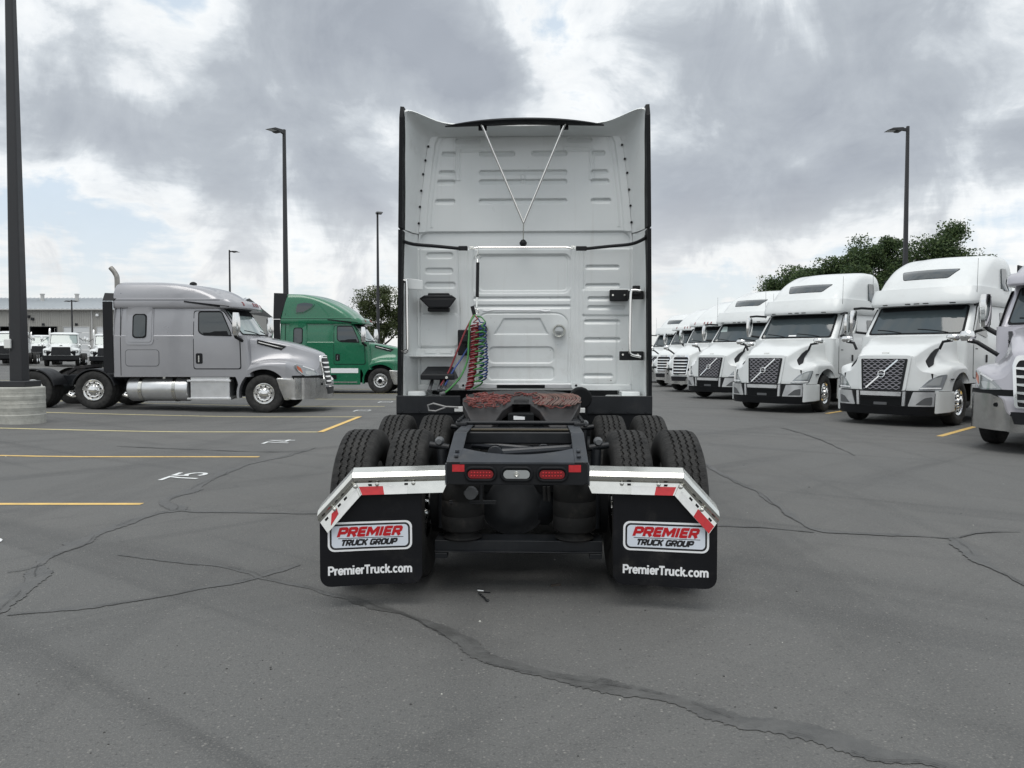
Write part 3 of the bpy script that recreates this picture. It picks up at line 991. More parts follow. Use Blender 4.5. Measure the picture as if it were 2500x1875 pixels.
# ------------------------------------------------------------------ cab shell: stacked horizontal outlines
class Shell:
    def __init__(self, groups):
        """groups of key slices (z, yf, sweep, hw, rf, yr, rr); each group is smoothed by itself"""
        self.S = []
        for keys, n in groups:
            c = crom(keys, n)
            if self.S and np.allclose(self.S[-1], c[0]):
                c = c[1:]
            self.S += list(c)
        self.S = np.array(self.S)
        self.Z = np.maximum.accumulate(self.S[:, 0] + np.arange(len(self.S)) * 1e-6)

    def at(self, z):
        return [np.interp(z, self.Z, self.S[:, k]) for k in range(1, 7)]

    @staticmethod
    def outline(s):
        z, yf, sw, hw, rf, yr, rr = s
        half = []
        xe = max(hw - rf, 0.02)
        for i in range(9):
            x = xe * i / 8
            half.append((x, yf - sw * (x / hw) ** 2))
        y0 = yf - sw * (xe / hw) ** 2
        for i in range(1, 7):
            a = PI / 2 * i / 6
            half.append((xe + (hw - xe) * math.sin(a), y0 - rf * 1.15 * (1 - math.cos(a))))
        ys = y0 - rf * 1.15
        for i in range(1, 5):
            half.append((hw, ys + (yr + rr - ys) * i / 4))
        for i in range(1, 5):
            a = PI / 2 * i / 4
            half.append((hw - rr * (1 - math.cos(a)), yr + rr - rr * math.sin(a)))
        half.append((0.0, yr))
        full = half + [(-x, y) for x, y in half[-2:0:-1]]
        return [(x, y, z) for x, y in full]

    def build(self, name, m, parent, smooth=32):
        mb = MB()
        rows = [self.outline(s) for s in self.S]
        mb.grid(rows, close=True)
        n = len(rows[0])
        mb.f.append(tuple(len(mb.v) - n + i for i in range(n)))
        mb.mi.append(0)
        return mb.build(name, m, parent, smooth=smooth)

    def front(self, x, z, off):
        yf, sw, hw, rf, yr, rr = self.at(z)
        ax = abs(x)
        xe = max(hw - rf, 0.02)
        y = yf - sw * (min(ax, xe) / hw) ** 2
        if ax > xe:
            t = min(1.0, (ax - xe) / max(hw - xe, 1e-4))
            y -= rf * 1.15 * (1 - math.sqrt(max(0.0, 1 - t * t)))
        return (x, y + off, z)

    def side(self, sgn):
        def fn(y, z, off):
            hw = self.at(z)[2]
            return (sgn * (hw + off), y, z)
        return fn


# ------------------------------------------------------------------ hood with fenders
class Hood:
    def __init__(self, st, yF, sweep_a, sweep_p, rake, arch_r, zbump, y_side, rear_bottom):
        self.yF, self.sa, self.sp, self.rake, self.y_side = yF, sweep_a, sweep_p, rake, y_side
        self.arch_r, self.zb, self.rb = arch_r, zbump, rear_bottom
        self.st = crom(st, 6)

    def sweep(self, x):
        return self.sa * (min(abs(x), 1.2) / 1.15) ** self.sp

    def warp(self, x, y, z):
        k = min(1.0, max(0.0, (y - self.y_side) / (self.yF - self.y_side)))
        return (x, y - k * (self.sweep(x) + self.rake * max(0.0, z - 0.8)), z)

    def front(self, x, z, off):
        return (x, self.yF - self.sweep(x) - self.rake * max(0.0, z - 0.8) + off, z)

    def section(self, s):
        y, wt, zt, cr, xf, zf = s
        if y > self.y_side + 0.06:
            zb = self.zb
        else:
            d = self.arch_r ** 2 - y * y
            zb = R_T + (math.sqrt(d) if d > 0 else 0) if y > -self.arch_r * 0.97 else self.rb
            zb = max(zb, self.zb if y > 0 else self.rb)
        zb = min(zb, zf - 0.10)
        ctl = [(0, zt), (0.45 * wt, zt - 0.006), (0.80 * wt, zt - 0.25 * cr), (wt * 0.97, zt - 0.8 * cr), (wt + 0.01, zt - 1.7 * cr),
               (wt + 0.12 * (xf - wt), zf + 0.45 * (zt - zf) - 0.02), (wt + 0.36 * (xf - wt), zf + 0.10 * (zt - zf)), (wt + 0.66 * (xf - wt), zf + 0.01),
               (xf - 0.05, zf - 0.035), (xf - 0.004, zf - 0.10), (xf, zf * 0.5 + zb * 0.5 - 0.05), (xf, zb)]
        return [tuple(p) for p in crom(ctl, 4)]

    def build(self, name, m, parent):
        mb = MB()
        rows = []
        for s in self.st:
            half = self.section(s)
            full = [(x, z) for x, z in half] + []
            full = [(-x, z) for x, z in half[::-1]] + full[1:]
            rows.append([self.warp(x, s[0], z) for x, z in full])
        mb.grid(rows)
        # front wall down to behind the bumper
        top = rows[0]
        k = 10
        wall = []
        s0 = self.st[0]
        half = self.section(s0)
        full = [(-x, z) for x, z in half[::-1]] + half[1:]
        for i in range(k + 1):
            t = i / k
            wall.append([self.warp(x, s0[0], z + (min(0.62, z) - z) * t) for x, z in full])
        mb.grid(wall)
        return mb.build(name, m, parent, smooth=38)

    def side_x(self, y, z):
        """outer surface x at (y,z)"""
        best = 1.1
        ys = [s[0] for s in self.st]
        i = min(range(len(ys)), key=lambda q: abs(ys[q] - y))
        half = self.section(self.st[i])
        zz = [p[1] for p in half][::-1]
        xx = [p[0] for p in half][::-1]
        return float(np.interp(z, np.maximum.accumulate(np.array(zz) + np.arange(len(zz)) * 1e-6), xx))

    def side(self, sgn):
        def fn(y, z, off):
            return (sgn * (self.side_x(y, z) + off), y, z)
        return fn

    def flank(self, sgn):
        """fn(y, k, off): k counts control points from the centre line outwards"""
        ys = [s[0] for s in self.st][::-1]

        def pt(y, k):
            s = [float(np.interp(y, ys, [q[j] for q in self.st][::-1])) for j in range(6)]
            h = self.section(s)
            f = min(max(k * 4, 0), len(h) - 1.001)
            i = int(f)
            t = f - i
            return Vector((h[i][0] * (1 - t) + h[i + 1][0] * t, y, h[i][1] * (1 - t) + h[i + 1][1] * t))

        def fn(y, k, off):
            p = pt(y, k)
            n_ = (pt(y, k + 0.05) - pt(y, k - 0.05)).cross(Vector((0, 1, 0)))
            n_ = n_.normalized()
            if n_.x < 0:
                n_ = -n_
            p = p + n_ * off
            q = self.warp(p.x, p.y, p.z)
            return (sgn * q[0], q[1], q[2])
        return fn


def both(fn):
    for s in (1, -1):
        fn(s)


def mirror_pts(pts, s):
    return [(p[0] * s, *p[1:]) for p in pts] if s > 0 else [(p[0] * s, *p[1:]) for p in pts][::-1]


def chassis(root, axles=(-4.98, -6.30), rear_z=0.0, tail=-6.95, tanks=True, steps=True, tread=False, fenders=True, hubdark=False, front_hubdark=False, outer='dual'):
    """frame, wheels, fuel tanks, fifth wheel for the parked tractors"""
    mb = MB()
    for s in (-1, 1):
        mb.box(s * 0.43 - 0.04, tail, 0.74, s * 0.43 + 0.04, 0.6, 1.0)
    for y in (tail + 0.02, -5.6, -4.4, -3.4, -2.0):
        mb.box(-0.40, y - 0.05, 0.78, 0.40, y + 0.05, 0.95)
    mb.build('frame', M_FRAME, root, bevel=0.008)
    mb = MB()
    mb.box(-0.95, -0.45, 0.38, 0.95, 0.95, 1.15)
    mb.box(-0.80, -3.5, 0.45, 0.80, -0.4, 1.0)
    mb.build('underbody_block', M_DARK, root)
    for s in (-1, 1):
        wheel(root, s * 1.03, 0, s, 'steer', tread=tread, hubdark=front_hubdark)
        for y in axles:
            wheel(root, s * 1.085, y, s, outer, R_T + rear_z, tread, hubdark)
            wheel(root, s * 0.755, y, s, 'dual', R_T + rear_z, tread, hubdark)
    for y in axles:
        mb = MB()
        mb.lathe([(-0.6, 0.09), (-0.22, 0.10), (-0.17, 0.20), (0.17, 0.20), (0.22, 0.10), (0.6, 0.09)], 16, 'x', (0, y, R_T + rear_z))
        mb.build('axle', M_FRAME, root)
    if tanks:
        for s in (-1, 1):
            mb = MB()
            yc, L, r = -2.88, 0.83, 0.335
            mb.lathe([(-L, 0.0), (-L, r * 0.75), (-L + 0.02, r * 0.92), (-L + 0.07, r), (L - 0.07, r), (L - 0.02, r * 0.92), (L, r * 0.75), (L, 0.0)], 36, 'y', (s * 0.84, yc, 0.64), caps=False)
            tk = mb.build('fuel_tank', M_ALU, root)
            for y in (yc - 0.45, yc + 0.45):
                mb = MB()
                mb.lathe([(-0.045, r + 0.008), (-0.045, r + 0.014), (0.045, r + 0.014), (0.045, r + 0.008)], 36, 'y', (s * 0.84, y, 0.64), caps=False)
                mb.build('tank_strap', M_STEEL, tk)
            mb = MB()
            mb.lathe([(0, 0.05), (0.05, 0.05), (0.06, 0.03), (0.06, 0)], 14, 'z', (s * 1.0, yc + 0.15, 0.92))
            mb.build('filler_cap', M_STEEL, tk)
    if steps:
        for s in (-1, 1):
            mb = MB()
            mb.box(s * 0.80 - 0.30, -1.98, 0.36, s * 0.80 + 0.34, -0.92, 0.98)
            sb = mb.build('step_box', M_ALU, root, bevel=0.03)
            mb = MB()
            for z in (0.86, 0.38):
                mb.box(s * 1.13 - 0.10, -2.03, z - 0.02, s * 1.13 + 0.10, -0.86, z + 0.03)
            mb.build('step_tread', M_ALU, sb, bevel=0.008)
    if fenders:
        for s in (-1, 1):
            for y in axles:
                mb = MB()
                rows = []
                for i in range(17):
                    a = math.radians(15 + 150 * i / 16)
                    rows.append([(s * 0.60, y + math.cos(a) * 0.60, R_T + rear_z + math.sin(a) * 0.60 - 0.02), (s * 1.22, y + math.cos(a) * 0.60, R_T + rear_z + math.sin(a) * 0.60 - 0.02),
                                 (s * 1.23, y + math.cos(a) * 0.60, R_T + rear_z + math.sin(a) * 0.60 - 0.05), (s * 1.22, y + math.cos(a) * 0.56, R_T + rear_z + math.sin(a) * 0.56 - 0.02)])
                mb.grid(rows)
                mb.build('wheel_fender', M_BLACK, root)
        mb = MB()
        fifth_wheel_plate(mb, 0, (axles[0] + axles[1]) / 2 + 0.05, 1.16 + rear_z, 6)
        mb.build('fifth_wheel', M_FIFTH, root)


def fifth_wheel_plate(mb, cx, cy, z, tilt):
    t = math.radians(tilt)

    def P(x, y, zz):
        return (cx + x, cy + y * math.cos(t) - zz * math.sin(t), z + y * math.sin(t) + zz * math.cos(t))
    out = [(0.07, -0.16), (0.14, -0.26), (0.235, -0.46), (0.335, -0.46), (0.46, -0.12), (0.475, 0.05), (0.44, 0.20), (0.34, 0.30), (0.18, 0.345), (0, 0.355)]
    right = out
    left = [(-x, y) for x, y in out[-2::-1]]
    slot = [(-0.07, 0.0), (-0.035, 0.05), (0.035, 0.05), (0.07, 0.0)]
    poly = right + left + slot
    bm = bmesh.new()
    vs = [bm.verts.new((x, y, 0)) for x, y in poly]
    bm.faces.new(vs)
    bmesh.ops.triangulate(bm, faces=bm.faces[:])
    base = set(bm.verts)
    bmesh.ops.extrude_face_region(bm, geom=bm.faces[:])
    for v in bm.verts:
        zz = 0.0 if v in base else -0.075
        drop = max(0.0, -v.co.y - 0.22) * 0.55
        v.co = P(v.co.x, v.co.y, zz - drop)
    bmesh.ops.recalc_face_normals(bm, faces=bm.faces[:])
    bm.verts.index_update()
    mb.add([v.co.copy() for v in bm.verts], [tuple(v.index for v in f.verts) for f in bm.faces])
    bm.free()
    for s in (-1, 1):
        mb.box(cx + s * 0.38 - 0.05, cy - 0.12, z - 0.22, cx + s * 0.38 + 0.05, cy + 0.12, z - 0.06)
    return P


def seam(name, pts_uv, fn, parent, wd=0.012, m=None, off=0.002):
    """thin panel gap following uv points on a surface"""
    mb = MB()
    rows = []
    k = len(pts_uv)
    for i in range(k):
        a, b = Vector(pts_uv[max(i - 1, 0)]), Vector(pts_uv[min(i + 1, k - 1)])
        t = (b - a).normalized()
        n_ = Vector((-t.y, t.x)) * wd / 2
        p = Vector(pts_uv[i])
        rows.append([fn(*(p + n_), -0.004), fn(*(p + n_), off), fn(*(p - n_), off), fn(*(p - n_), -0.004)])
    mb.grid(rows)
    return mb.build(name, m or M_RUBBER, parent, smooth=0)


def mirror_arm(root, s, head, hsize, root_pt, mid=None, m_head=M_CHROME, arm_r=0.03, name='mirror'):
    x, y, z = head
    w_, d_, h_ = hsize
    mb = MB()
    rows = []
    for i in range(9):
        t = i / 8
        zz = z - h_ / 2 + h_ * t
        k = math.sin(PI * min(max(t, 0.05), 0.95)) ** 0.16
        rows.append([(s * x + w_ / 2 * k * c, y + d_ * k * q, zz) for c, q in ((-1, -0.2), (-0.9, 0.5), (-0.4, 0.95), (0.4, 0.95), (0.9, 0.5), (1, -0.2))])
    mb.grid(rows, close=True)
    n = 6
    mb.f += [tuple(range(n - 1, -1, -1)), tuple(len(rows) * n - n + i for i in range(n))]
    mb.mi += [0, 0]
    h = mb.build(name, m_head, root, smooth=50)
    mb = MB()
    pts = [(s * x, y, z - h_ * 0.45)] + ([(s * mid[0], mid[1], mid[2])] if mid else []) + [(s * root_pt[0], root_pt[1], root_pt[2])]
    mb.tube(pts, arm_r, 8)
    mb.build('mirror_arm', M_BLACK, h, smooth=50)
    mb = MB()
    mb.box(s * x - w_ * 0.42, y - d_ * 0.28, z - h_ * 0.44, s * x + w_ * 0.42, y - d_ * 0.2, z + h_ * 0.44)
    mb.build('mirror_back', M_BLACK, h)
    return h


def wiper(root, shell, x0, x1, z, name='wiper'):
    mb = MB()
    pts = []
    for i in range(9):
        t = i / 8
        zz = z + 0.13 * t * (1 - t * 0.35)
        x = x0 + (x1 - x0) * t
        p = shell.front(x, zz, 0.02)
        pts.append(p)
    mb.tube(pts, 0.012, 5)
    return mb.build(name, M_RUBBER, root)


# ------------------------------------------------------------------ tractor type 1: wide honeycomb grille, big skylight
def build_vnl(root, paint, hero=False, extender_side=True):
    yr = -3.68 if hero else -3.75
    sh = Shell([
        ([(0.92, -0.30, 0.04, 1.20, 0.10, yr, 0.05), (2.00, -0.36, 0.08, 1.20, 0.10, yr, 0.05)], 4),
        ([(2.02, -0.40, 0.16, 1.19, 0.16, yr, 0.05), (2.35, -0.66, 0.20, 1.165, 0.16, yr, 0.05), (2.72, -0.96, 0.22, 1.12, 0.16, yr, 0.05)], 5),
        ([(2.725, -0.66, 0.20, 1.17, 0.22, yr, 0.05), (2.80, -0.645, 0.21, 1.19, 0.24, yr, 0.05), (2.95, -0.70, 0.22, 1.20, 0.26, yr, 0.05), (3.14, -0.80, 0.24, 1.19, 0.28, yr, 0.05)], 4),
        ([(3.155, -0.90, 0.30, 1.135, 0.42, yr, 0.06), (3.40, -1.12, 0.42, 1.115, 0.44, yr, 0.08), (3.66, -1.44, 0.60, 1.09, 0.47, yr, 0.10),
          (3.84, -1.80, 0.75, 1.05, 0.50, yr + (0.35 if hero else 0), 0.16), (3.95, -2.15, 0.70, 0.98, 0.48, yr + (0.75 if hero else 0.01), 0.2), (4.01, -2.40 if hero else -2.75, 0.30, 0.86, 0.30, yr + (0.95 if hero else 0.03), 0.15), (4.03, -2.5 if hero else -3.1, 0.05, 0.6, 0.1, yr + (1.03 if hero else 0.06), 0.06)], 6),
    ])
    cab = sh.build('cab', paint, root)
    cab['label'] = 'tall white sleeper cab'
    del cab['label']
    hd = Hood([(1.20, 0.60, 1.56, 0.05, 1.05, 1.16), (1.08, 0.635, 1.61, 0.06, 1.13, 1.21), (0.80, 0.68, 1.71, 0.065, 1.19, 1.29), (0.45, 0.74, 1.82, 0.075, 1.22, 1.35),
               (0.05, 0.82, 1.92, 0.08, 1.23, 1.37), (-0.30, 0.92, 1.99, 0.08, 1.215, 1.36), (-0.50, 0.99, 2.02, 0.08, 1.205, 1.25)],
              1.20, 0.42, 3.2, 0.14, 0.66, 0.78, 0.55, 0.60)
    hood = hd.build('hood', paint, root)
    F = hd.front
    # grille
    out = [(-0.50, 1.47), (0.50, 1.47), (0.43, 0.79), (-0.43, 0.79)]
    surround = [(-0.565, 1.535), (0.565, 1.535), (0.49, 0.77), (-0.49, 0.77)]
    panel('grille_surround', rpoly(surround, 0.06), F, paint, hood, 0.035, 0.02, 0.2)
    g = panel('grille', rpoly(out, 0.03), F, M_BLACK, root, 0.045, 0.0, 0.3)
    mb = MB()
    rows_n = 13
    for r in range(rows_n):
        t = r / (rows_n - 1)
        z = 1.435 - 0.61 * t
        hw = 0.45 - 0.065 * t
        per = 6.5
        k = 40
        for ln in (0,):
            L1, L2 = [], []
            for i in range(k + 1):
                x = -hw + 2 * hw * i / k
                ph = (x / (0.9) * per + (0.5 if r % 2 else 0)) % 1.0
                tri = 1 if 0.12 < ph < 0.38 else (-1 if 0.62 < ph < 0.88 else (ph / 0.12 if ph <= 0.12 else ((0.5 - ph) / 0.12 if ph < 0.62 else (ph - 1.0) / 0.12)))
                zz = z + tri * 0.0125
                L1.append(F(x, zz + 0.0062, 0.056))
                L2.append(F(x, zz - 0.0062, 0.056))
            mb.grid([L1, L2])
    mb.build('grille_bars', M_GRILLE, g, smooth=0)
    mb = MB()
    a, b = Vector((0.33, 0.83)), Vector((-0.31, 1.45))
    n_ = (b - a).normalized()
    p_ = Vector((-n_.y, n_.x)) * 0.016
    c = Vector((0.01, 1.14))
    for s0, s1 in ((a, c - n_ * 0.075), (c + n_ * 0.075, b)):
        quad = [s0 + p_, s0 - p_, s1 - p_, s1 + p_]
        panel_bm(mb, [(q.x, q.y) for q in quad], F, 0.075, -0.045, 0.5)
    ring = []
    for i in range(24):
        an = 2 * PI * i / 24
        ring.append(F(c.x + 0.072 * math.cos(an), c.y + 0.072 * math.sin(an), 0.068))
    mb.tube(ring, 0.013, 6, closed=True)
    panel_bm(mb, [(c.x - 0.062, c.y - 0.014), (c.x + 0.062, c.y - 0.014), (c.x + 0.062, c.y + 0.014), (c.x - 0.062, c.y + 0.014)], F, 0.072, -0.05, 0.5)
    em = mb.build('emblem', M_CHROME, g, smooth=40)
    mb = MB()
    text_mb(mb, 'VOLVO', 0.034, lambda u, v, w_: F(c.x - u, c.y + v, 0.0725 + w_), bold=0.0012, depth=0.001, width=0.10)
    mb.build('emblem_lettering', M_BLACKPRINT, em, smooth=0)
    mb = MB()
    panel_bm(mb, rrect(-0.075, 1.575, 0.075, 1.59, 0.004), lambda u, v, o_: hd.warp(u, 1.16 - (v - 1.575) * 2.2, v + 0.022 + o_), 0.006, 0.02, 0.3)
    mb.build('hood_badge', M_STEEL, hood, smooth=0)

    def per_side(s):
        # headlamp
        hl = [(0.72, 0.805), (1.10, 0.81), (1.165, 1.14), (1.06, 1.12), (0.90, 1.02)]
        fs = lambda u, v, o_: F(s * u, v, o_)
        h = panel('headlamp', rpoly(hl, 0.03), fs, M_LAMPGREY, root, 0.02, 0.02, 0.06)
        panel('lamp_lens', rpoly([(0.84, 0.90), (1.07, 0.90), (1.10, 1.09), (1.0, 1.06)], 0.02), fs, M_LENS, h, 0.026, -0.016, 0.06)
        panel('daytime_lamp', [(0.74, 0.825), (1.09, 0.83), (1.095, 0.855), (0.77, 0.85)], fs, M_WHITEPLAIN, h, 0.028, -0.016, 0.08)
        # bumper corner
        B = lambda u, v, o_: (s * u, hd.yF + 0.07 - hd.sweep(u) * (1.0 if u < 1.15 else 1.0) - max(0, u - 1.1) * 1.9 + o_, v)
        pc = panel('bumper_corner', rpoly([(1.02, 0.30), (1.225, 0.33), (1.225, 0.77), (1.035, 0.77)], 0.03), B, paint, root, 0.03, 0.10, 0.05)
        cs = panel('fog_lamp_bezel', rpoly([(0.565, 0.45), (1.01, 0.45), (1.02, 0.76), (0.66, 0.76)], 0.02), B, M_ALU, root, 0.03, 0.06, 0.07)
        panel('fog_lamp', rpoly([(0.70, 0.48), (0.98, 0.48), (0.985, 0.66), (0.86, 0.63)], 0.03), B, M_GREY, cs, 0.036, -0.028, 0.07)
        panel('bumper_bar', [(0.455, 0.455), (0.51, 0.455), (0.525, 0.765), (0.47, 0.765)], B, M_ALU, root, 0.05, 0.05, 0.2)
        # side intake on the hood flank
        S = hd.side(s)
        ink = [(1.00, 6.0), (0.88, 5.1), (0.36, 4.25), (0.20, 4.25), (0.42, 5.0), (0.80, 6.0)]
        panel('side_intake', ink, hd.flank(s), M_BLACK, hood, 0.028, 0.03, 0.05)
        # mirrors
        mirror_arm(root, s, (1.47, -0.62, 2.38), (0.17, 0.13, 0.56), (1.18, -0.86, 2.08), name='door_mirror')
        mb = MB()
        mb.tube([(s * 1.46, -0.62, 2.70), (s * 1.34, -0.78, 2.72), (s * 1.13, -1.0, 2.70)], 0.03, 6)
        mb.build('mirror_bracket', M_BLACK, root)
        hm = mirror_arm(root, s, (1.15, 0.42, 1.93), (0.27, 0.09, 0.13), (0.90, 0.46, 1.68), (0.97, 0.46, 1.84), M_CHROME, 0.030, 'hood_mirror')
        # door, side glass
        D = sh.side(s)
        door = [(-0.72, 1.02), (-1.72, 1.02), (-1.72, 2.70), (-1.18, 2.70), (-0.72, 2.08)]
        panel('door_gap', rpoly(door, 0.06), D, M_RUBBER, root, 0.003, 0.01, 0.4)
        dd = [(-0.74, 1.04), (-1.70, 1.04), (-1.70, 2.68), (-1.19, 2.68), (-0.74, 2.08)]
        dr = panel('door', rpoly(dd, 0.06), D, paint, root, 0.010, 0.005, 0.4)
        panel('door_window', rpoly([(-0.84, 2.06), (-1.62, 1.95), (-1.62, 2.60), (-1.22, 2.60)], 0.06), D, M_GLASS, dr, 0.017, 0.0, 0.2)
        panel('door_handle', rrect(-1.62, 1.38, -1.54, 1.56, 0.02), D, M_BLACK, dr, 0.03, 0.0, 0.4)
        panel('sleeper_window', rpoly([(-2.62, 1.98), (-3.15, 1.98), (-3.15, 2.58), (-2.70, 2.58)], 0.07), D, M_GLASS, root, 0.012, 0.004, 0.3)
        panel('upper_window', rpoly([(-2.78, 3.12), (-3.22, 3.12), (-3.22, 3.66), (-2.86, 3.66)], 0.06), D, M_GLASS, root, 0.03, 0.02, 0.2)
        # marker lamp above the wheel, badge on the door
        panel('marker_lamp', rrect(0.50, 1.02, 0.64, 1.045, 0.008), S, M_BLACK, hood, 0.012, 0.01, 0.3)
        panel('door_badge', rrect(-0.98, 1.68, -0.84, 1.71, 0.006), D, M_GREY, dr, 0.015, 0.0, 0.3)
        # side extender behind the sleeper
        if extender_side and not hero:
            mb = MB()
            mb.box(s * 1.235 - 0.02, -4.10, 1.0, s * 1.235 + 0.02, yr + 0.02, 3.80)
            mb.build('side_extender', M_BLACK, root, bevel=0.01)
        # skirts
        mb = MB()
        mb.box(s * 1.18 - 0.02, -3.66, 0.34, s * 1.18 + 0.02, -0.72, 0.90)
        sk = mb.build('side_skirt', paint, root, bevel=0.015)
        mb = MB()
        mb.box(s * 1.19 - 0.02, -1.75, 0.36, s * 1.19 + 0.025, -0.80, 0.42)
        mb.box(s * 1.19 - 0.02, -1.75, 0.66, s * 1.19 + 0.025, -0.80, 0.72)
        mb.build('step_tread', M_BLACK, sk, bevel=0.005)
        # antenna whip
        mb = MB()
        mb.tube([(s * 1.16, -1.0, 2.65), (s * 1.17, -1.02, 3.75)], [0.006, 0.004], 5)
        mb.build('antenna', M_GREY, root)
    both(per_side)
    # centre of the bumper
    Bc = lambda u, v, o_: (u, hd.yF + 0.07 - hd.sweep(u) + o_, v)
    panel('bumper_centre', rpoly([(-1.0, 0.42), (1.0, 0.42), (1.0, 0.785), (-1.0, 0.785)], 0.02), Bc, M_BLACK, root, 0.0, 0.12, 0.15)
    panel('bumper_trim', rpoly([(-0.43, 0.665), (0.43, 0.665), (0.44, 0.755), (-0.44, 0.755)], 0.01), Bc, M_ALU, root, 0.045, 0.05, 0.2)
    panel('lower_grille', rpoly([(-0.42, 0.46), (0.42, 0.46), (0.43, 0.62), (-0.43, 0.62)], 0.01), Bc, M_DARK, root, 0.012, 0.0, 0.3)
    panel('tow_cover', rpoly([(-0.14, 0.465), (0.14, 0.465), (0.14, 0.525), (-0.14, 0.525)], 0.01), Bc, M_GREY, root, 0.02, 0.0, 0.3)
    Bl = lambda u, v, o_: (u, hd.yF + 0.09 - hd.sweep(u) - max(0, abs(u) - 1.08) * 1.9 + o_ - (0.46 - v) * 0.35, v)
    panel('bumper_lip', rpoly([(-1.2, 0.44), (1.2, 0.44), (1.14, 0.25), (-1.14, 0.25)], 0.04), Bl, M_BLACK, root, 0.01, 0.30, 0.1)
    # windscreen
    W = sh.front
    wf = panel('windscreen_frame', rpoly([(-1.06, 2.035), (1.06, 2.035), (1.00, 2.715), (-1.00, 2.715)], 0.07), W, M_RUBBER, root, 0.010, 0.01, 0.12)
    panel('windscreen', rpoly([(-1.01, 2.07), (1.01, 2.07), (0.955, 2.705), (-0.955, 2.705)], 0.07), W, M_WGLASS, root, 0.018, 0.0, 0.12)
    panel('sun_band', rpoly([(-0.90, 2.60), (0.90, 2.60), (0.945, 2.70), (-0.945, 2.70)], 0.03), W, M_DARK, root, 0.022, 0.0, 0.12)
    wiper(root, sh, 0.25, 0.85, 2.07)
    wiper(root, sh, -0.75, -0.1, 2.07)
    # skylight and marker lamps
    panel('skylight_gap', rpoly([(-0.66, 3.60), (0.66, 3.60), (0.50, 3.36), (-0.50, 3.36)], 0.05), W, M_RUBBER, root, 0.006, 0.01, 0.08)
    panel('skylight', rpoly([(-0.64, 3.59), (0.64, 3.59), (0.49, 3.37), (-0.49, 3.37)], 0.05), W, M_GLASS, root, 0.014, 0.0, 0.08)
    for x in (-0.75, -0.2, 0.0, 0.2, 0.75):
        panel('roof_marker', rrect(x - 0.06, 2.745, x + 0.06, 2.765, 0.006), W, M_BLACK, root, 0.012, 0.01, 0.3)
    return sh, hd


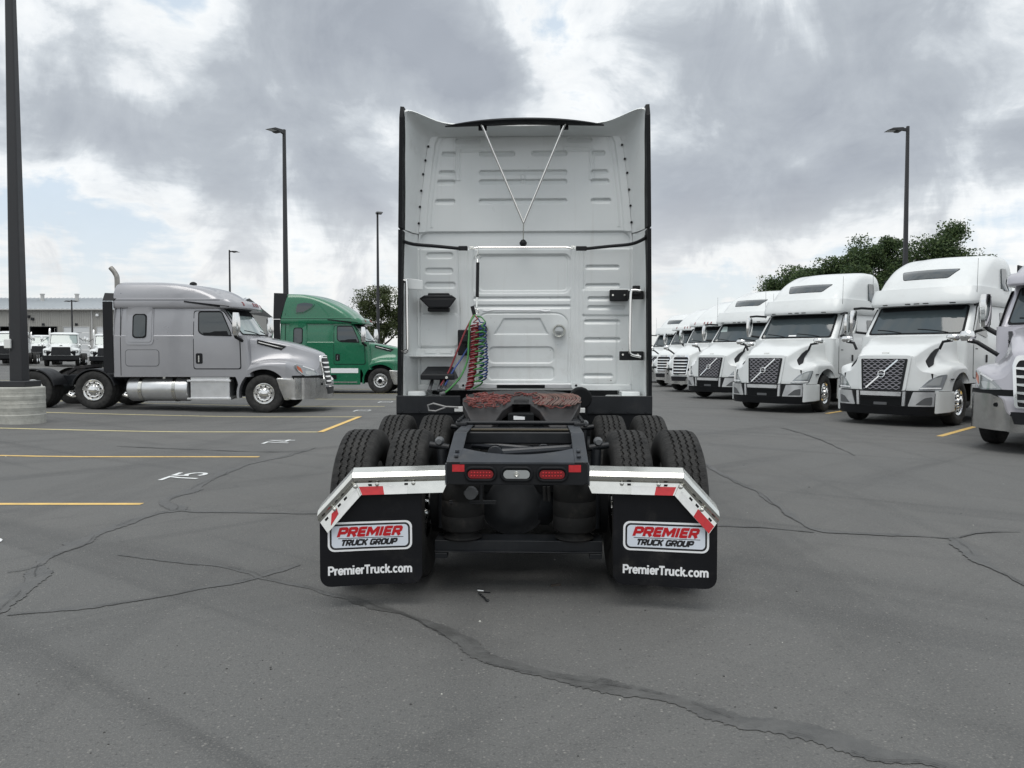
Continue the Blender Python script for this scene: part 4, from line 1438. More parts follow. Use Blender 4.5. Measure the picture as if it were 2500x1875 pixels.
# ------------------------------------------------------------------ tractor type 2: narrow barred grille
def build_cascadia(root, paint, roof='high', bright_bumper=True, skirts=False, pale=False, front_detail=True, hood_mirrors=True):
    yr = -4.02
    base = [
        ([(0.97, -0.30, 0.04, 1.19, 0.10, yr, 0.06), (2.06, -0.38, 0.08, 1.195, 0.10, yr, 0.06)], 4),
        ([(2.08, -0.42, 0.22, 1.18, 0.14, yr, 0.06), (2.45, -0.66, 0.24, 1.15, 0.14, yr, 0.06), (2.80, -0.90, 0.25, 1.10, 0.14, yr, 0.06)], 5),
        ([(2.805, -0.56, 0.24, 1.14, 0.20, yr, 0.06), (2.85, -0.54, 0.25, 1.155, 0.22, yr, 0.06), (2.96, -0.58, 0.26, 1.16, 0.24, yr, 0.06), (3.04, -0.66, 0.28, 1.15, 0.26, yr, 0.06)], 4)]
    if roof == 'mid':
        base.append(([(3.06, -0.86, 0.36, 1.14, 0.34, yr, 0.06), (3.20, -1.04, 0.50, 1.12, 0.40, yr, 0.07), (3.34, -1.32, 0.62, 1.07, 0.45, yr, 0.10),
                      (3.45, -1.80, 0.70, 1.00, 0.48, yr + 0.02, 0.15), (3.51, -2.35, 0.5, 0.88, 0.4, yr + 0.06, 0.2), (3.535, -2.9, 0.25, 0.6, 0.25, yr + 0.2, 0.2)], 6))
    else:
        base.append(([(3.06, -0.86, 0.36, 1.14, 0.34, yr, 0.06), (3.28, -1.08, 0.48, 1.12, 0.40, yr, 0.07), (3.52, -1.42, 0.62, 1.10, 0.45, yr, 0.08),
                      (3.74, -1.84, 0.72, 1.07, 0.48, yr, 0.10), (3.90, -2.28, 0.74, 1.02, 0.48, yr, 0.14), (4.00, -2.75, 0.55, 0.92, 0.38, yr + 0.02, 0.18), (4.035, -3.2, 0.3, 0.62, 0.25, yr + 0.1, 0.2)], 6))
    sh = Shell(base)
    sh.build('cab', paint, root)
    hd = Hood([(1.45, 0.40, 1.55, 0.04, 0.86, 1.14), (1.38, 0.46, 1.63, 0.06, 0.99, 1.22), (1.15, 0.54, 1.72, 0.07, 1.10, 1.30), (0.80, 0.62, 1.82, 0.08, 1.16, 1.36),
               (0.40, 0.71, 1.92, 0.085, 1.185, 1.39), (0.0, 0.80, 2.00, 0.09, 1.19, 1.38), (-0.28, 0.90, 2.05, 0.09, 1.19, 1.32), (-0.50, 0.99, 2.075, 0.09, 1.185, 1.24)],
              1.45, 0.62, 2.8, 0.16, 0.66, 0.90, 0.58, 1.0)
    hood = hd.build('hood', paint, root)
    F = hd.front
    # grille: bright surround, dark openings, five bright bars
    panel('grille_surround', rpoly([(-0.38, 1.545), (0.38, 1.545), (0.43, 1.40), (0.36, 0.72), (-0.36, 0.72), (-0.43, 1.40)], 0.05), F, M_CHROME, root, 0.030, 0.03, 0.12)
    g = panel('grille', rpoly([(-0.33, 1.47), (0.33, 1.47), (0.375, 1.38), (0.31, 0.74), (-0.31, 0.74), (-0.375, 1.38)], 0.04), F, M_BLACK, root, 0.036, 0.0, 0.2)
    mb = MB()
    for i in range(5):
        z = 1.335 - i * 0.128
        hw = 0.365 - (1.335 - z) * 0.09
        panel_bm(mb, [(-hw, z + 0.026), (hw, z + 0.026), (hw, z - 0.006), (hw * 0.68, z - 0.018), (-hw * 0.68, z - 0.018), (-hw, z - 0.006)], F, 0.060, -0.036, 0.15)
    mb.build('grille_bar', M_CHROME if bright_bumper else M_GRILLE, g, smooth=30)
    mb = MB()
    text_mb(mb, 'FREIGHTLINER', 0.055, lambda u, v, w_: F(-u, 1.508 + v * 0.8, 0.031 + w_), bold=0.001, depth=0.002, width=0.40)
    mb.build('nose_lettering', M_BLACKPRINT, hood, smooth=0)

    def per_side(s):
        fs = lambda u, v, o_: F(s * u, v, o_)
        h = panel('headlamp', rpoly([(0.56, 1.0), (0.97, 0.985), (1.09, 1.16), (1.10, 1.31), (0.98, 1.27), (0.70, 1.13)], 0.035), fs, M_LAMPGREY, root, 0.016, 0.02, 0.05)
        panel('lamp_lens', rpoly([(0.64, 1.02), (0.90, 1.01), (0.96, 1.13), (0.76, 1.11)], 0.04), fs, M_LENS, h, 0.022, -0.012, 0.06)
        panel('turn_lamp', rpoly([(1.0, 1.06), (1.075, 1.16), (1.085, 1.27), (1.02, 1.20)], 0.02), fs, M_AMBER, h, 0.022, -0.012, 0.06)
        panel('daytime_lamp', [(0.74, 1.13), (0.98, 1.235), (0.97, 1.26), (0.72, 1.15)], fs, M_WHITEPLAIN, h, 0.024, -0.012, 0.06)
        S = hd.side(s)
        vt = panel('side_vent', [(-0.24, 1.86), (-0.24, 1.97), (0.48, 1.79), (0.36, 1.68)], lambda u, v, o_: (s * (hd.side_x(u, 1.70) * 0.5 + hd.side_x(u, 1.80) * 0.5 + o_), u, v), M_BLACK, hood, 0.02, 0.10, 0.1)
        panel('vent_trim', [(-0.21, 1.895), (-0.21, 1.915), (0.40, 1.755), (0.39, 1.735)], lambda u, v, o_: (s * (hd.side_x(u, 1.70) * 0.5 + hd.side_x(u, 1.80) * 0.5 + o_), u, v), M_CHROME, vt, 0.028, 0.0, 0.1)
        mirror_arm(root, s, (1.42, -0.66, 2.37), (0.20, 0.14, 0.60), (1.17, -0.55, 1.93), (1.36, -0.66, 2.03), M_CHROME, 0.045, 'door_mirror')
        if hood_mirrors:
          mirror_arm(root, s, (1.30, 0.62, 1.88), (0.25, 0.12, 0.17), (0.86, 0.52, 1.55), (1.16, 0.60, 1.77), M_CHROME if bright_bumper else M_BLACK, 0.035, 'hood_mirror')
        D = sh.side(s)
        door = [(-0.58, 1.17), (-1.86, 1.17), (-1.86, 2.74), (-1.06, 2.74), (-0.86, 2.45), (-0.60, 2.0)]
        panel('door_gap', rpoly(door, 0.07), D, M_RUBBER, root, 0.003, 0.01, 0.4)
        dd = [(-0.605, 1.195), (-1.84, 1.195), (-1.84, 2.72), (-1.07, 2.72), (-0.885, 2.45), (-0.625, 2.0)]
        dr = panel('door', rpoly(dd, 0.07), D, paint, root, 0.010, 0.005, 0.4)
        panel('window_seal', rpoly([(-0.80, 2.05), (-1.60, 2.07), (-1.73, 2.16), (-1.74, 2.72), (-1.10, 2.72)], 0.07), D, M_RUBBER, dr, 0.014, 0.0, 0.3)
        panel('door_window', rpoly([(-0.84, 2.085), (-1.58, 2.10), (-1.70, 2.18), (-1.71, 2.69), (-1.12, 2.69)], 0.06), D, M_GLASS, dr, 0.019, 0.0, 0.2)
        panel('door_handle', rrect(-1.79, 1.32, -1.61, 1.60, 0.04), D, M_BLACK, dr, 0.016, 0.0, 0.4)
        panel('handle_grip', rrect(-1.72, 1.36, -1.69, 1.54, 0.012), D, M_STEEL, dr, 0.034, -0.012, 0.4)
        # sleeper window in a raised frame, luggage door
        panel('window_frame', rrect(-3.66, 1.83, -2.92, 2.83, 0.10), D, paint, root, 0.016, 0.01, 0.3)
        wr = panel('window_recess', rrect(-3.60, 1.90, -2.97, 2.78, 0.07), D, paint, root, 0.024, 0.01, 0.3)
        panel('sleeper_seal', rrect(-3.475, 2.005, -3.095, 2.655, 0.10), D, M_RUBBER, wr, 0.032, 0.0, 0.3)
        panel('sleeper_window', rrect(-3.44, 2.04, -3.13, 2.62, 0.08), D, M_GLASS, wr, 0.038, 0.0, 0.3)
        panel('luggage_gap', rrect(-3.68, 1.25, -2.77, 1.70, 0.09), D, M_GREY, root, 0.003, 0.01, 0.4)
        panel('luggage_door', rrect(-3.665, 1.265, -2.785, 1.685, 0.08), D, paint, root, 0.009, 0.0, 0.4)
        seam('panel_gap', [(-4.0, 3.02), (-1.15, 3.02)], lambda u, v, o_: D(u, v, o_), root, 0.016)
        seam('panel_gap', [(-3.80, 1.0), (-3.80, 2.0), (-3.80, 3.2), (-3.80, 3.48 if roof == 'mid' else 3.9)], D, root, 0.016)
        panel('drip_rail', [(-0.95, 2.80), (-2.1, 2.96), (-2.1, 3.0), (-0.9, 2.86)], D, M_BLACK, root, 0.012, 0.01, 0.4)
        if roof == 'high':
            panel('upper_gap', rpoly([(-3.42, 3.23), (-3.36, 3.62), (-3.0, 3.70), (-2.60, 3.62), (-2.72, 3.45), (-3.05, 3.25)], 0.08), D, paint, root, 0.03, 0.02, 0.15)
            panel('upper_window', rpoly([(-3.38, 3.26), (-3.32, 3.60), (-3.0, 3.66), (-2.66, 3.60), (-2.76, 3.46), (-3.06, 3.28)], 0.08), D, M_GLASS, root, 0.045, 0.0, 0.15)
        mb = MB()
        zt = 3.22 if roof == 'mid' else 4.05
        mb.box(s * 1.185 - 0.02, -4.26, 1.08, s * 1.185 + 0.02, yr + 0.02, 2.98)
        mb.hexa([(s * 1.15 - 0.02, -4.28, 3.0), (s * 1.15 + 0.02, -4.28, 3.0), (s * 1.17 + 0.02, yr + 0.03, 3.0), (s * 1.17 - 0.02, yr + 0.03, 3.0)], [(s * 1.02 - 0.02, -4.28, zt), (s * 1.02 + 0.02, -4.28, zt), (s * 1.02 + 0.02, yr + 0.30, zt - 0.02), (s * 1.02 - 0.02, yr + 0.30, zt - 0.02)])
        mb.build('side_extender', M_BLACK, root, bevel=0.01)
        # fender rear leg
        mb = MB()
        rows = []
        for i in range(9):
            a = math.radians(128 + 62 * i / 8)
            y0, z0 = math.cos(a) * 0.66, R_T + math.sin(a) * 0.66
            y1 = -0.62 - 0.10 * (1 - i / 8)
            y1 = min(y0 - 0.06, -0.78 + 0.03 * i)
            rows.append([(s * 1.19, y0, z0), (s * 1.19, y1, z0), (s * 0.95, y1, z0), (s * 0.95, y0, z0)])
        mb.grid(rows, close=True)
        mb.f.append(tuple(len(mb.v) - 4 + i for i in range(4)))
        mb.mi.append(0)
        mb.build('fender_leg', paint, root, smooth=40)
        # bumper end
        B = lambda u, v, o_: (s * u, hd.yF + 0.06 - hd.sweep(u) - max(0.0, u - 1.13) * 4.2 + o_, v)
        M_B = M_BUMPER if bright_bumper else paint
        be = panel('bumper_end', rpoly([(0.40, 0.35), (1.18, 0.36), (1.22, 0.94), (0.72, 0.93), (0.52, 0.86), (0.46, 0.66), (0.40, 0.60)], 0.03), B, M_B, root, 0.03, 0.08, 0.06)
        mb = MB()
        mb.lathe([(0.0, 0.035), (0.045, 0.035), (0.046, 0.0)], 14, 'y', B(0.62, 0.76, 0.0))
        mb.build('fog_lamp', M_DARK, be)
        if skirts:
            mb = MB()
            mb.box(s * 1.17 - 0.02, -4.0, 0.36, s * 1.17 + 0.02, -0.80, 0.98)
            sk = mb.build('side_skirt', paint, root, bevel=0.02)
            mb = MB()
            mb.box(s * 1.185 - 0.012, -1.98, 0.83, s * 1.185 + 0.012, -0.88, 1.02)
            mb.build('step_plate', M_WHITEPLAIN, sk, bevel=0.006)
            mb = MB()
            mb.box(s * 1.185 - 0.012, -2.1, 0.44, s * 1.185 + 0.014, -0.92, 0.49)
            mb.build('step_tread', M_STEEL, sk)
            mb = MB()
            mb.box(s * 1.185 - 0.012, -2.12, 0.58, s * 1.185 + 0.010, -1.75, 0.76)
            mb.build('step_opening', M_DARK, sk)
        if front_detail:
            mb = MB()
            mb.tube([(s * 0.9, -0.9, 2.8), (s * 0.9, -0.95, 3.5)], 0.004, 4)
    both(per_side)
    Bc = lambda u, v, o_: (u, hd.yF + 0.06 - hd.sweep(u) + o_, v)
    panel('bumper_centre', rpoly([(-0.44, 0.34), (0.44, 0.34), (0.44, 0.60), (-0.44, 0.60)], 0.02), Bc, M_BUMPER if bright_bumper else paint, root, 0.028, 0.10, 0.12)
    panel('lower_grille', rpoly([(-0.34, 0.47), (0.34, 0.47), (0.40, 0.66), (-0.40, 0.66)], 0.02), Bc, M_BLACK, root, 0.034, 0.0, 0.2)
    panel('bumper_gap', rpoly([(-1.16, 0.90), (1.16, 0.90), (1.16, 1.0), (-1.16, 1.0)], 0.02), lambda u, v, o_: F(u, v, o_), M_DARK, root, 0.006, 0.03, 0.08)
    W = sh.front
    panel('windscreen_frame', rpoly([(-1.05, 2.095), (1.05, 2.095), (0.98, 2.79), (-0.98, 2.79)], 0.06), W, M_RUBBER, root, 0.010, 0.01, 0.1)
    panel('windscreen', rpoly([(-1.01, 2.13), (1.01, 2.13), (0.945, 2.765), (-0.945, 2.765)], 0.06), W, M_PALEGLASS if pale else M_WGLASS, root, 0.018, 0.0, 0.1)
    panel('sun_band', rpoly([(-0.92, 2.63), (0.92, 2.63), (0.94, 2.775), (-0.94, 2.775)], 0.03), W, M_DARK, root, 0.022, 0.0, 0.1)
    wiper(root, sh, 0.2, 0.85, 2.13)
    wiper(root, sh, -0.75, -0.12, 2.13)
    for x in (-0.72, -0.17, 0.0, 0.17, 0.72):
        panel('roof_marker', rpoly([(x - 0.022, 2.90), (x + 0.022, 2.90), (x + 0.022, 3.0), (x - 0.022, 3.0)], 0.012), W, M_RED if bright_bumper else M_BLACK, root, 0.02, 0.02, 0.3)
    return sh, hd
# ------------------------------------------------------------------ the parked tractors
def put(root, x, y, heading_deg):
    """heading: direction the nose points, degrees clockwise from +Y"""
    root.location = (x, y, 0)
    root.rotation_euler = (0, 0, -math.radians(heading_deg))


M_PALEPAPER = mat('pale_green_paper', (0.42, 0.50, 0.49), 0.4)  # pale grey-green sheet behind a windscreen
# silver mid-roof tractor, side on, left
silver = empty('semi_truck', (0, 0, 0))
build_cascadia(silver, M_SILVER, 'mid', pale=True, hood_mirrors=False)
chassis(silver, axles=(-4.54, -6.15), rear_z=0.10, tail=-6.9, outer='steer')
mb = MB()
mb.tube(crom([(0.72, -4.10, 1.0), (0.72, -4.10, 3.2), (0.72, -4.10, 3.62), (0.72, -4.13, 3.74), (0.72, -4.20, 3.85), (0.72, -4.27, 3.93)], 4), 0.066, 14)
mb.build('exhaust_stack', M_DULLSTACK, silver, smooth=50)
mb = MB()
mb.lathe([(0, 0.10), (0.05, 0.09), (0.08, 0.04), (0.085, 0)], 16, 'z', (0.3, -2.2, 3.50))
mb.build('roof_antenna', M_BLACK, silver)
put(silver, -6.65, 21.75, 90)
tag(silver, 'silver mid-roof semi truck parked side-on in the left stalls', 'semi truck')

green = empty('semi_truck', (0, 0, 0))
build_cascadia(green, M_GREEN, 'high', bright_bumper=True, skirts=True, pale=True, hood_mirrors=False)
chassis(green, axles=(-4.7, -6.02), rear_z=0.06, tail=-6.7, tanks=False, steps=False, front_hubdark=True)
put(green, -5.3, 32.1, 90)
tag(green, 'green high-roof semi truck parked behind the silver truck', 'semi truck')

# white row on the right, angled; passenger-side front tyre contact points from the photo
PHI = 228.0
ph = math.radians(PHI)
fwd = Vector((math.sin(ph), math.cos(ph)))
rgt = Vector((math.cos(ph), -math.sin(ph)))


vnl = empty('semi_truck', (0, 0, 0))
vnl_shell, _ = build_vnl(vnl, M_WHITE)
chassis(vnl, tanks=False, steps=False, fenders=True)
spots = [(9.05, 17.75, 'white semi truck with honeycomb grille, nearest of its kind on the right'),
         (7.72, 21.75, 'white semi truck with honeycomb grille, middle one on the right'),
         (7.85, 27.9, 'white semi truck with honeycomb grille, farthest one fully seen on the right')]
for i, (tx, ty, lab) in enumerate(spots):
    o = vnl if i == 0 else copy_tree(vnl)
    put(o, tx, ty, PHI + (0.0, -1.2, 1.0)[i])
    for w_ in o.children:                       # front wheels left turned a little, differently on each truck
        if w_.name.startswith('wheel') and abs(w_.location.y) < 0.01 and i:
            w_.rotation_euler[2] += math.radians((0, 7, -5)[i])
    if i == 1:
        panel('paper_sheet', [(-0.10, 2.085), (0.14, 2.085), (0.13, 2.12), (-0.09, 2.12)], vnl_shell.front, M_WHITEPLAIN, o, 0.021, 0.0, 0.1)
    if i == 2:
        panel('paper_sheet', rpoly([(0.56, 2.42), (0.90, 2.42), (0.88, 2.62), (0.66, 2.62)], 0.03), vnl_shell.front, M_PALEPAPER, o, 0.023, 0.0, 0.1)
    tag(o, lab, 'semi truck', 'white semi trucks parked at an angle on the right')

whitec = empty('semi_truck', (0, 0, 0))
build_cascadia(whitec, M_WHITE, 'high', bright_bumper=True)
chassis(whitec, axles=(-4.7, -6.02), tail=-6.7)
p = Vector((8.45, 38.6))
put(whitec, p.x, p.y, PHI)
tag(whitec, 'white semi truck with barred bright grille beside the cab of the near truck', 'semi truck', 'white semi trucks parked at an angle on the right')
o = copy_tree(whitec)
p2 = Vector((8.1, 33.2))
put(o, p2.x, p2.y, PHI)
tag(o, 'white semi truck with barred grille mostly hidden behind the honeycomb-grille trucks', 'semi truck', 'white semi trucks parked at an angle on the right')
step = Vector((0.15, 5.6))
o = copy_tree(vnl)
put(o, p.x + step.x, p.y + step.y, PHI)
tag(o, 'white semi truck at the far end, only roof and door showing past the near cab', 'semi truck', 'white semi trucks parked at an angle on the right')

rsil = empty('semi_truck', (0, 0, 0))
build_cascadia(rsil, M_SILVER2, 'mid', bright_bumper=True)
chassis(rsil, axles=(-4.7, -6.02), tail=-6.7)
p = Vector((9.20, 12.75))
put(rsil, p.x, p.y, PHI)
tag(rsil, 'silver semi truck cut off by the right edge of the photo', 'semi truck')
# ------------------------------------------------------------------ the near white tractor, seen from behind
M_UNDER = mat('dusty_axle_paint', (0.020, 0.022, 0.025), 0.62, mottle=0.3, mscale=6.0, dirt=((0.05, 0.047, 0.042), 0.6, 6.0))
M_GALVY = mat('dull_grey_steel', (0.20, 0.20, 0.20), 0.45, metal=0.5, mottle=0.15)
D0 = 11.65                                # distance of its front axle
hero = empty('semi_truck', (0.032 + 0.0303 * (D0 - 4.66), D0, 0), -0.0303)
tag(hero, 'white sleeper semi truck seen from behind in the middle with black mud flaps', 'semi truck')
build_vnl(hero, M_CABWHITE, hero=True)


def loc(px, py, d):
    """photo pixel seen at distance d -> truck coordinates (x, z)"""
    return (px - 1250.0) * d / F_PX - (0.032 + 0.0303 * (d - 4.66)), CAM_H - (py - 867.0) * d / F_PX


def P1(zx, zy, d=7.9):
    x, z = loc(900 + zx / 2.9105, 240 + zy / 2.9105, d)
    return Vector((x, d - D0, z))


def P2(zx, zy, d=7.9):
    x, z = loc(900 + zx / 2.9105, 560 + zy / 2.9105, d)
    return Vector((x, d - D0, z))


def P8(zx, zy, d=7.6):
    x, z = loc(1000 + zx / 6.38, 740 + zy / 6.38, d)
    return Vector((x, d - D0, z))


def PR(zx, zy, d):
    x, z = loc(1040 + zx / 5.027, 930 + zy / 5.027, d)
    return Vector((x, d - D0, z))


def PB(zx, zy, d):
    x, z = loc(1040 + zx / 4.809, 1150 + zy / 4.809, d)
    return Vector((x, d - D0, z))


# ---- pressed back wall of the sleeper, as a relief
YB = 7.9 - D0


def wall_relief():
    z = np.arange(1.25, 3.80, 0.005)
    u = np.linspace(-1, 1, 361)
    zz, uu = np.meshgrid(z, u, indexing='ij')
    hwz = np.interp(z, [1.2, 2.6, 2.78, 3.1, 3.45, 3.70, 3.76, 3.80], [1.10, 1.10, 1.085, 1.06, 1.02, 0.985, 0.955, 0.90])
    xx = uu * hwz[:, None]
    h = np.zeros_like(xx)

    def sm(t):
        t = np.clip(t, 0, 1)
        return t * t * (3 - 2 * t)

    def sd(x0, z0, x1, z1, r):
        cx, cz = (x0 + x1) / 2, (z0 + z1) / 2
        qx = np.abs(xx - cx) - (abs(x1 - x0) / 2 - r)
        qz = np.abs(zz - cz) - (abs(z1 - z0) / 2 - r)
        return np.sqrt(np.maximum(qx, 0) ** 2 + np.maximum(qz, 0) ** 2) + np.minimum(np.maximum(qx, qz), 0) - r

    def X(v):
        return (v - 1109) / 692.0

    def za(v):
        return 4.188 - v / 692.0

    def zb(v):
        return 2.842 - v / 692.0

    def recess(x0, z0, x1, z1, r, depth, wdt=0.007):
        nonlocal h
        h -= depth * sm(0.5 - sd(x0, z0, x1, z1, r) / (2 * wdt))

    def louvre(zx0, zx1, zc, hh=0.050, depth=0.020):
        nonlocal h
        x0, x1 = X(zx0), X(zx1)
        s = sd(x0, zc - hh / 2, x1, zc + hh / 2, hh * 0.48)
        k = np.clip((zz - (zc - hh / 2) + 0.004) / hh, 0, 1) ** 1.1
        h -= depth * 1.7 * k * sm(0.5 - s / 0.010)

    def ridge(x0, z0, x1, z1, r, amp=0.006, wdt=0.008):
        nonlocal h
        s = np.abs(sd(x0, z0, x1, z1, r))
        h += amp * np.exp(-(s / wdt) ** 2)

    # upper part
    for zy, spans in ((408, ((525, 620), (790, 1038), (1157, 1405), (1578, 1672))), (540, ((503, 616), (788, 1405), (1576, 1692))),
                      (605, ((493, 616), (788, 1405), (1576, 1700))), (740, ((477, 614), (786, 1405), (1575, 1714)))):
        for a, b in spans:
            louvre(a, b, za(zy) - 0.003)
    for a, b in ((620, 795), (1405, 1580)):
        louvre(a, b, za(318), 0.06, 0.016)
    recess(X(1082), za(612), X(1110), za(555), 0.006, -0.016)
    for s_ in (-1, 1):                                    # angular raised outlines
        ridge(X(1109 + s_ * 278) if s_ > 0 else X(1109 - 484), za(392), X(1109 + s_ * 470) if s_ > 0 else X(1109 - 284), za(366), 0.004, 0.006)
        xc = X(1109 + s_ * 470)
        ridge(xc - 0.018, za(590), xc + 0.018, za(380), 0.004, 0.010)
    # side flange with the screws
    edge = hwz[:, None] - np.abs(xx)
    h += np.where(zz > 2.80, 0.016 * sm((0.085 - edge) / 0.02), 0)
    h += 0.006 * np.exp(-((edge - 0.125) / 0.012) ** 2) * (zz > 2.85)
    # step between upper and lower halves
    s = sd(-1.075, 1.0, 1.075, za(955), 0.09)
    h -= 0.028 * sm(0.5 - s / 0.016)
    h += 0.012 * sm((zb(135) - zz) / 0.02)
    # vertical channels
    for xv, dp in ((640, .012), (700, .005), (742, .010), (1440, .009), (1470, .006), (1500, .006), (1530, .012)):
        wav = 0.012 * np.sin((zz - 1.3) * 4.0) if xv == 640 else 0
        h -= dp * np.exp(-((xx - X(xv) - wav) / 0.008) ** 2) * sm((zb(140) - zz) / 0.03)
    # window blank
    recess(X(745), zb(455), X(1432), zb(180), 0.07, 0.014, 0.009)
    recess(X(785), zb(436), X(1412), zb(188), 0.05, 0.010, 0.008)
    for zy in (495, 553):
        louvre(745, 1432, zb(zy), 0.040, 0.014)
    # lower door panel
    s = np.abs(sd(X(760), 0.8, X(1418), zb(598), 0.13))
    h -= 0.010 * np.exp(-(s / 0.006) ** 2)
    # trapezoid
    zt0, zt1 = zb(745), zb(635)
    t = np.clip((zz - zt0) / (zt1 - zt0), 0, 1)
    le = X(893) + (X(960) - X(893)) * t
    re = X(1275) + (X(1218) - X(1275)) * t
    ins = np.minimum(np.minimum(xx - le, re - xx), np.minimum(zz - zt0, zt1 - zz))
    h -= 0.013 * sm(0.5 + ins / 0.014)
    recess(X(850), zb(950), X(1318), zb(836), 0.06, 0.013)
    recess(X(850), zb(1070), X(1318), zb(978), 0.04, 0.013)
    for a, b, zy in ((412, 597, 187), (403, 597, 297), (400, 614, 397)):
        recess(X(a), zb(zy + 20), X(b), zb(zy - 20), 0.026, 0.014)
    for a, b, zy in ((1540, 1775, 275), (1540, 1780, 405), (1555, 1815, 498), (1555, 1815, 560), (1533, 1783, 660), (1533, 1785, 787), (1533, 1735, 915), (1530, 1730, 1042)):
        louvre(a, b, zb(zy), 0.045, 0.016)
    # raised pad on the right, stepped
    recess(X(1520), zb(612), X(1850), zb(432), 0.02, -0.018, 0.012)
    recess(X(1520), zb(1100), X(1760), zb(612), 0.05, -0.008, 0.012)
    recess(X(330), zb(835), X(640), zb(600), 0.05, -0.010, 0.014)
    # slow oil-canning
    h += 0.0025 * np.sin(xx * 5.1 + 0.4) * np.sin(zz * 3.7)
    mb = MB()
    V = np.stack([xx, YB - h, zz], -1)
    n0, n1 = xx.shape
    idx = np.arange(n0 * n1).reshape(n0, n1)
    F = np.stack([idx[:-1, :-1], idx[:-1, 1:], idx[1:, 1:], idx[1:, :-1]], -1).reshape(-1, 4)
    me = bpy.data.meshes.new('back_wall')
    me.vertices.add(n0 * n1)
    me.vertices.foreach_set('co', V.reshape(-1))
    me.loops.add(F.size)
    me.loops.foreach_set('vertex_index', F.reshape(-1).astype(np.int32))
    me.polygons.add(len(F))
    me.polygons.foreach_set('loop_start', np.arange(0, F.size, 4, dtype=np.int32))
    me.polygons.foreach_set('loop_total', np.full(len(F), 4, dtype=np.int32))
    me.polygons.foreach_set('use_smooth', np.ones(len(F), dtype=bool))
    me.update(calc_edges=True)
    me.validate()
    me.materials.append(M_GRIMY)
    o = bpy.data.objects.new('back_wall', me)
    COL.objects.link(o)
    o.parent = hero
    return o


back = wall_relief()
# screws along the flanges
for s in (-1, 1):
    for zx, zy in ((430, 358), (410, 455), (393, 551), (379, 667), (369, 779), (361, 895)):
        p = P1(zx, zy)
        mb = MB()
        mb.lathe([(-0.03, 0.012), (-0.02, 0.012), (-0.018, 0.0)], 8, 'y', (s * abs(p.x), YB, p.z))
        mb.build('screw', M_BLACK, back, smooth=0)
# body behind the wall edge, down to the floor
mb = MB()
mb.box(-1.10, YB - 0.005, 1.185, 1.10, YB + 0.06, 1.25)
mb.build('sill', M_CABWHITE, hero, bevel=0.01)
mb = MB()
mb.box(-0.95, YB - 0.02, 1.02, 0.95, YB + 0.3, 1.18)
mb.build('cab_floor', M_DARK, hero)

# ---- fairings: roof and side walls that run back past the sleeper
IN = [(1.085, 2.79), (1.06, 3.10), (1.02, 3.45), (0.985, 3.68), (0.955, 3.745), (0.80, 3.765), (0.40, 3.77), (0.0, 3.77)]
OUT = [(1.195, 2.79), (1.195, 3.10), (1.19, 3.45), (1.185, 3.76), (1.13, 3.925), (0.80, 3.835), (0.42, 3.808), (0.0, 3.802)]
YOUT = [-4.08, -4.10, -4.12, -4.12, -4.10, -4.00, -3.98, -3.98]
full = crom([(*a, *b, y) for a, b, y in zip(IN, OUT, YOUT)], 6)
rows = []
for r in full:
    ix, iz, ox, oz, yo = r
    row = []
    for j in range(9):
        t = j / 8
        e = t ** 0.75
        row.append((ix + (ox - ix) * e, YB - 0.01 + (yo - YB) * t ** 1.25, iz + (oz - iz) * e))
    row.append((ox + 0.012, yo - 0.006, oz + 0.012))
    row.append((ox + 0.03 * min(1, ox), yo + 0.03, oz + 0.025))
    row.append((ox + 0.02 * min(1, ox), YB + 0.35, oz + 0.03))
    row.append((ox, YB + 1.3, oz + 0.06))
    rows.append(row)
rows = rows + [[(-p[0], p[1], p[2]) for p in r] for r in rows[-2::-1]]
mb = MB()
mb.grid(rows)
mb.build('roof_fairing', M_CABWHITE, hero, smooth=45)
for s in (-1, 1):
    mb = MB()
    rows = []
    for i in range(9):
        z = 1.14 + (2.78 - 1.14) * i / 8
        rows.append([(s * 1.09, YB + 0.02, z), (s * 1.10, YB - 0.02, z), (s * 1.135, YB - 0.06, z), (s * 1.17, YB - 0.22, z), (s * 1.185, YB - 0.33, z), (s * 1.215, YB - 0.33, z), (s * 1.235, YB + 0.3, z)])
    mb.grid(rows)
    mb.build('side_fairing', M_GRIMY, hero, smooth=40)
    # black rubber trailing edge in two lengths
    for z0, z1, xo0, xo1 in ((1.12, 2.765, 1.228, 1.210), (2.785, 3.955, 1.210, 1.192)):
        mb = MB()
        k = 10
        rows = []
        for i in range(k + 1):
            t = i / k
            z = z0 + (z1 - z0) * t
            xo = xo0 + (xo1 - xo0) * t
            yb = YB - 0.44 + (0.05 if (z1 > 3 and t > 0.9) else 0)
            xi = xo - 0.026
            rows.append([(s * (xi - 0.005), YB - 0.28, z), (s * xi, yb, z), (s * (xo + 0.008), yb - 0.01, z), (s * (xo + 0.016), YB - 0.20, z)])
        mb.grid(rows, close=True)
        n = 4
        mb.f += [(3, 2, 1, 0), tuple(k * n + j for j in range(4))]
        mb.mi += [0, 0]
        mb.build('side_extender', M_RUBBER, hero, smooth=0)

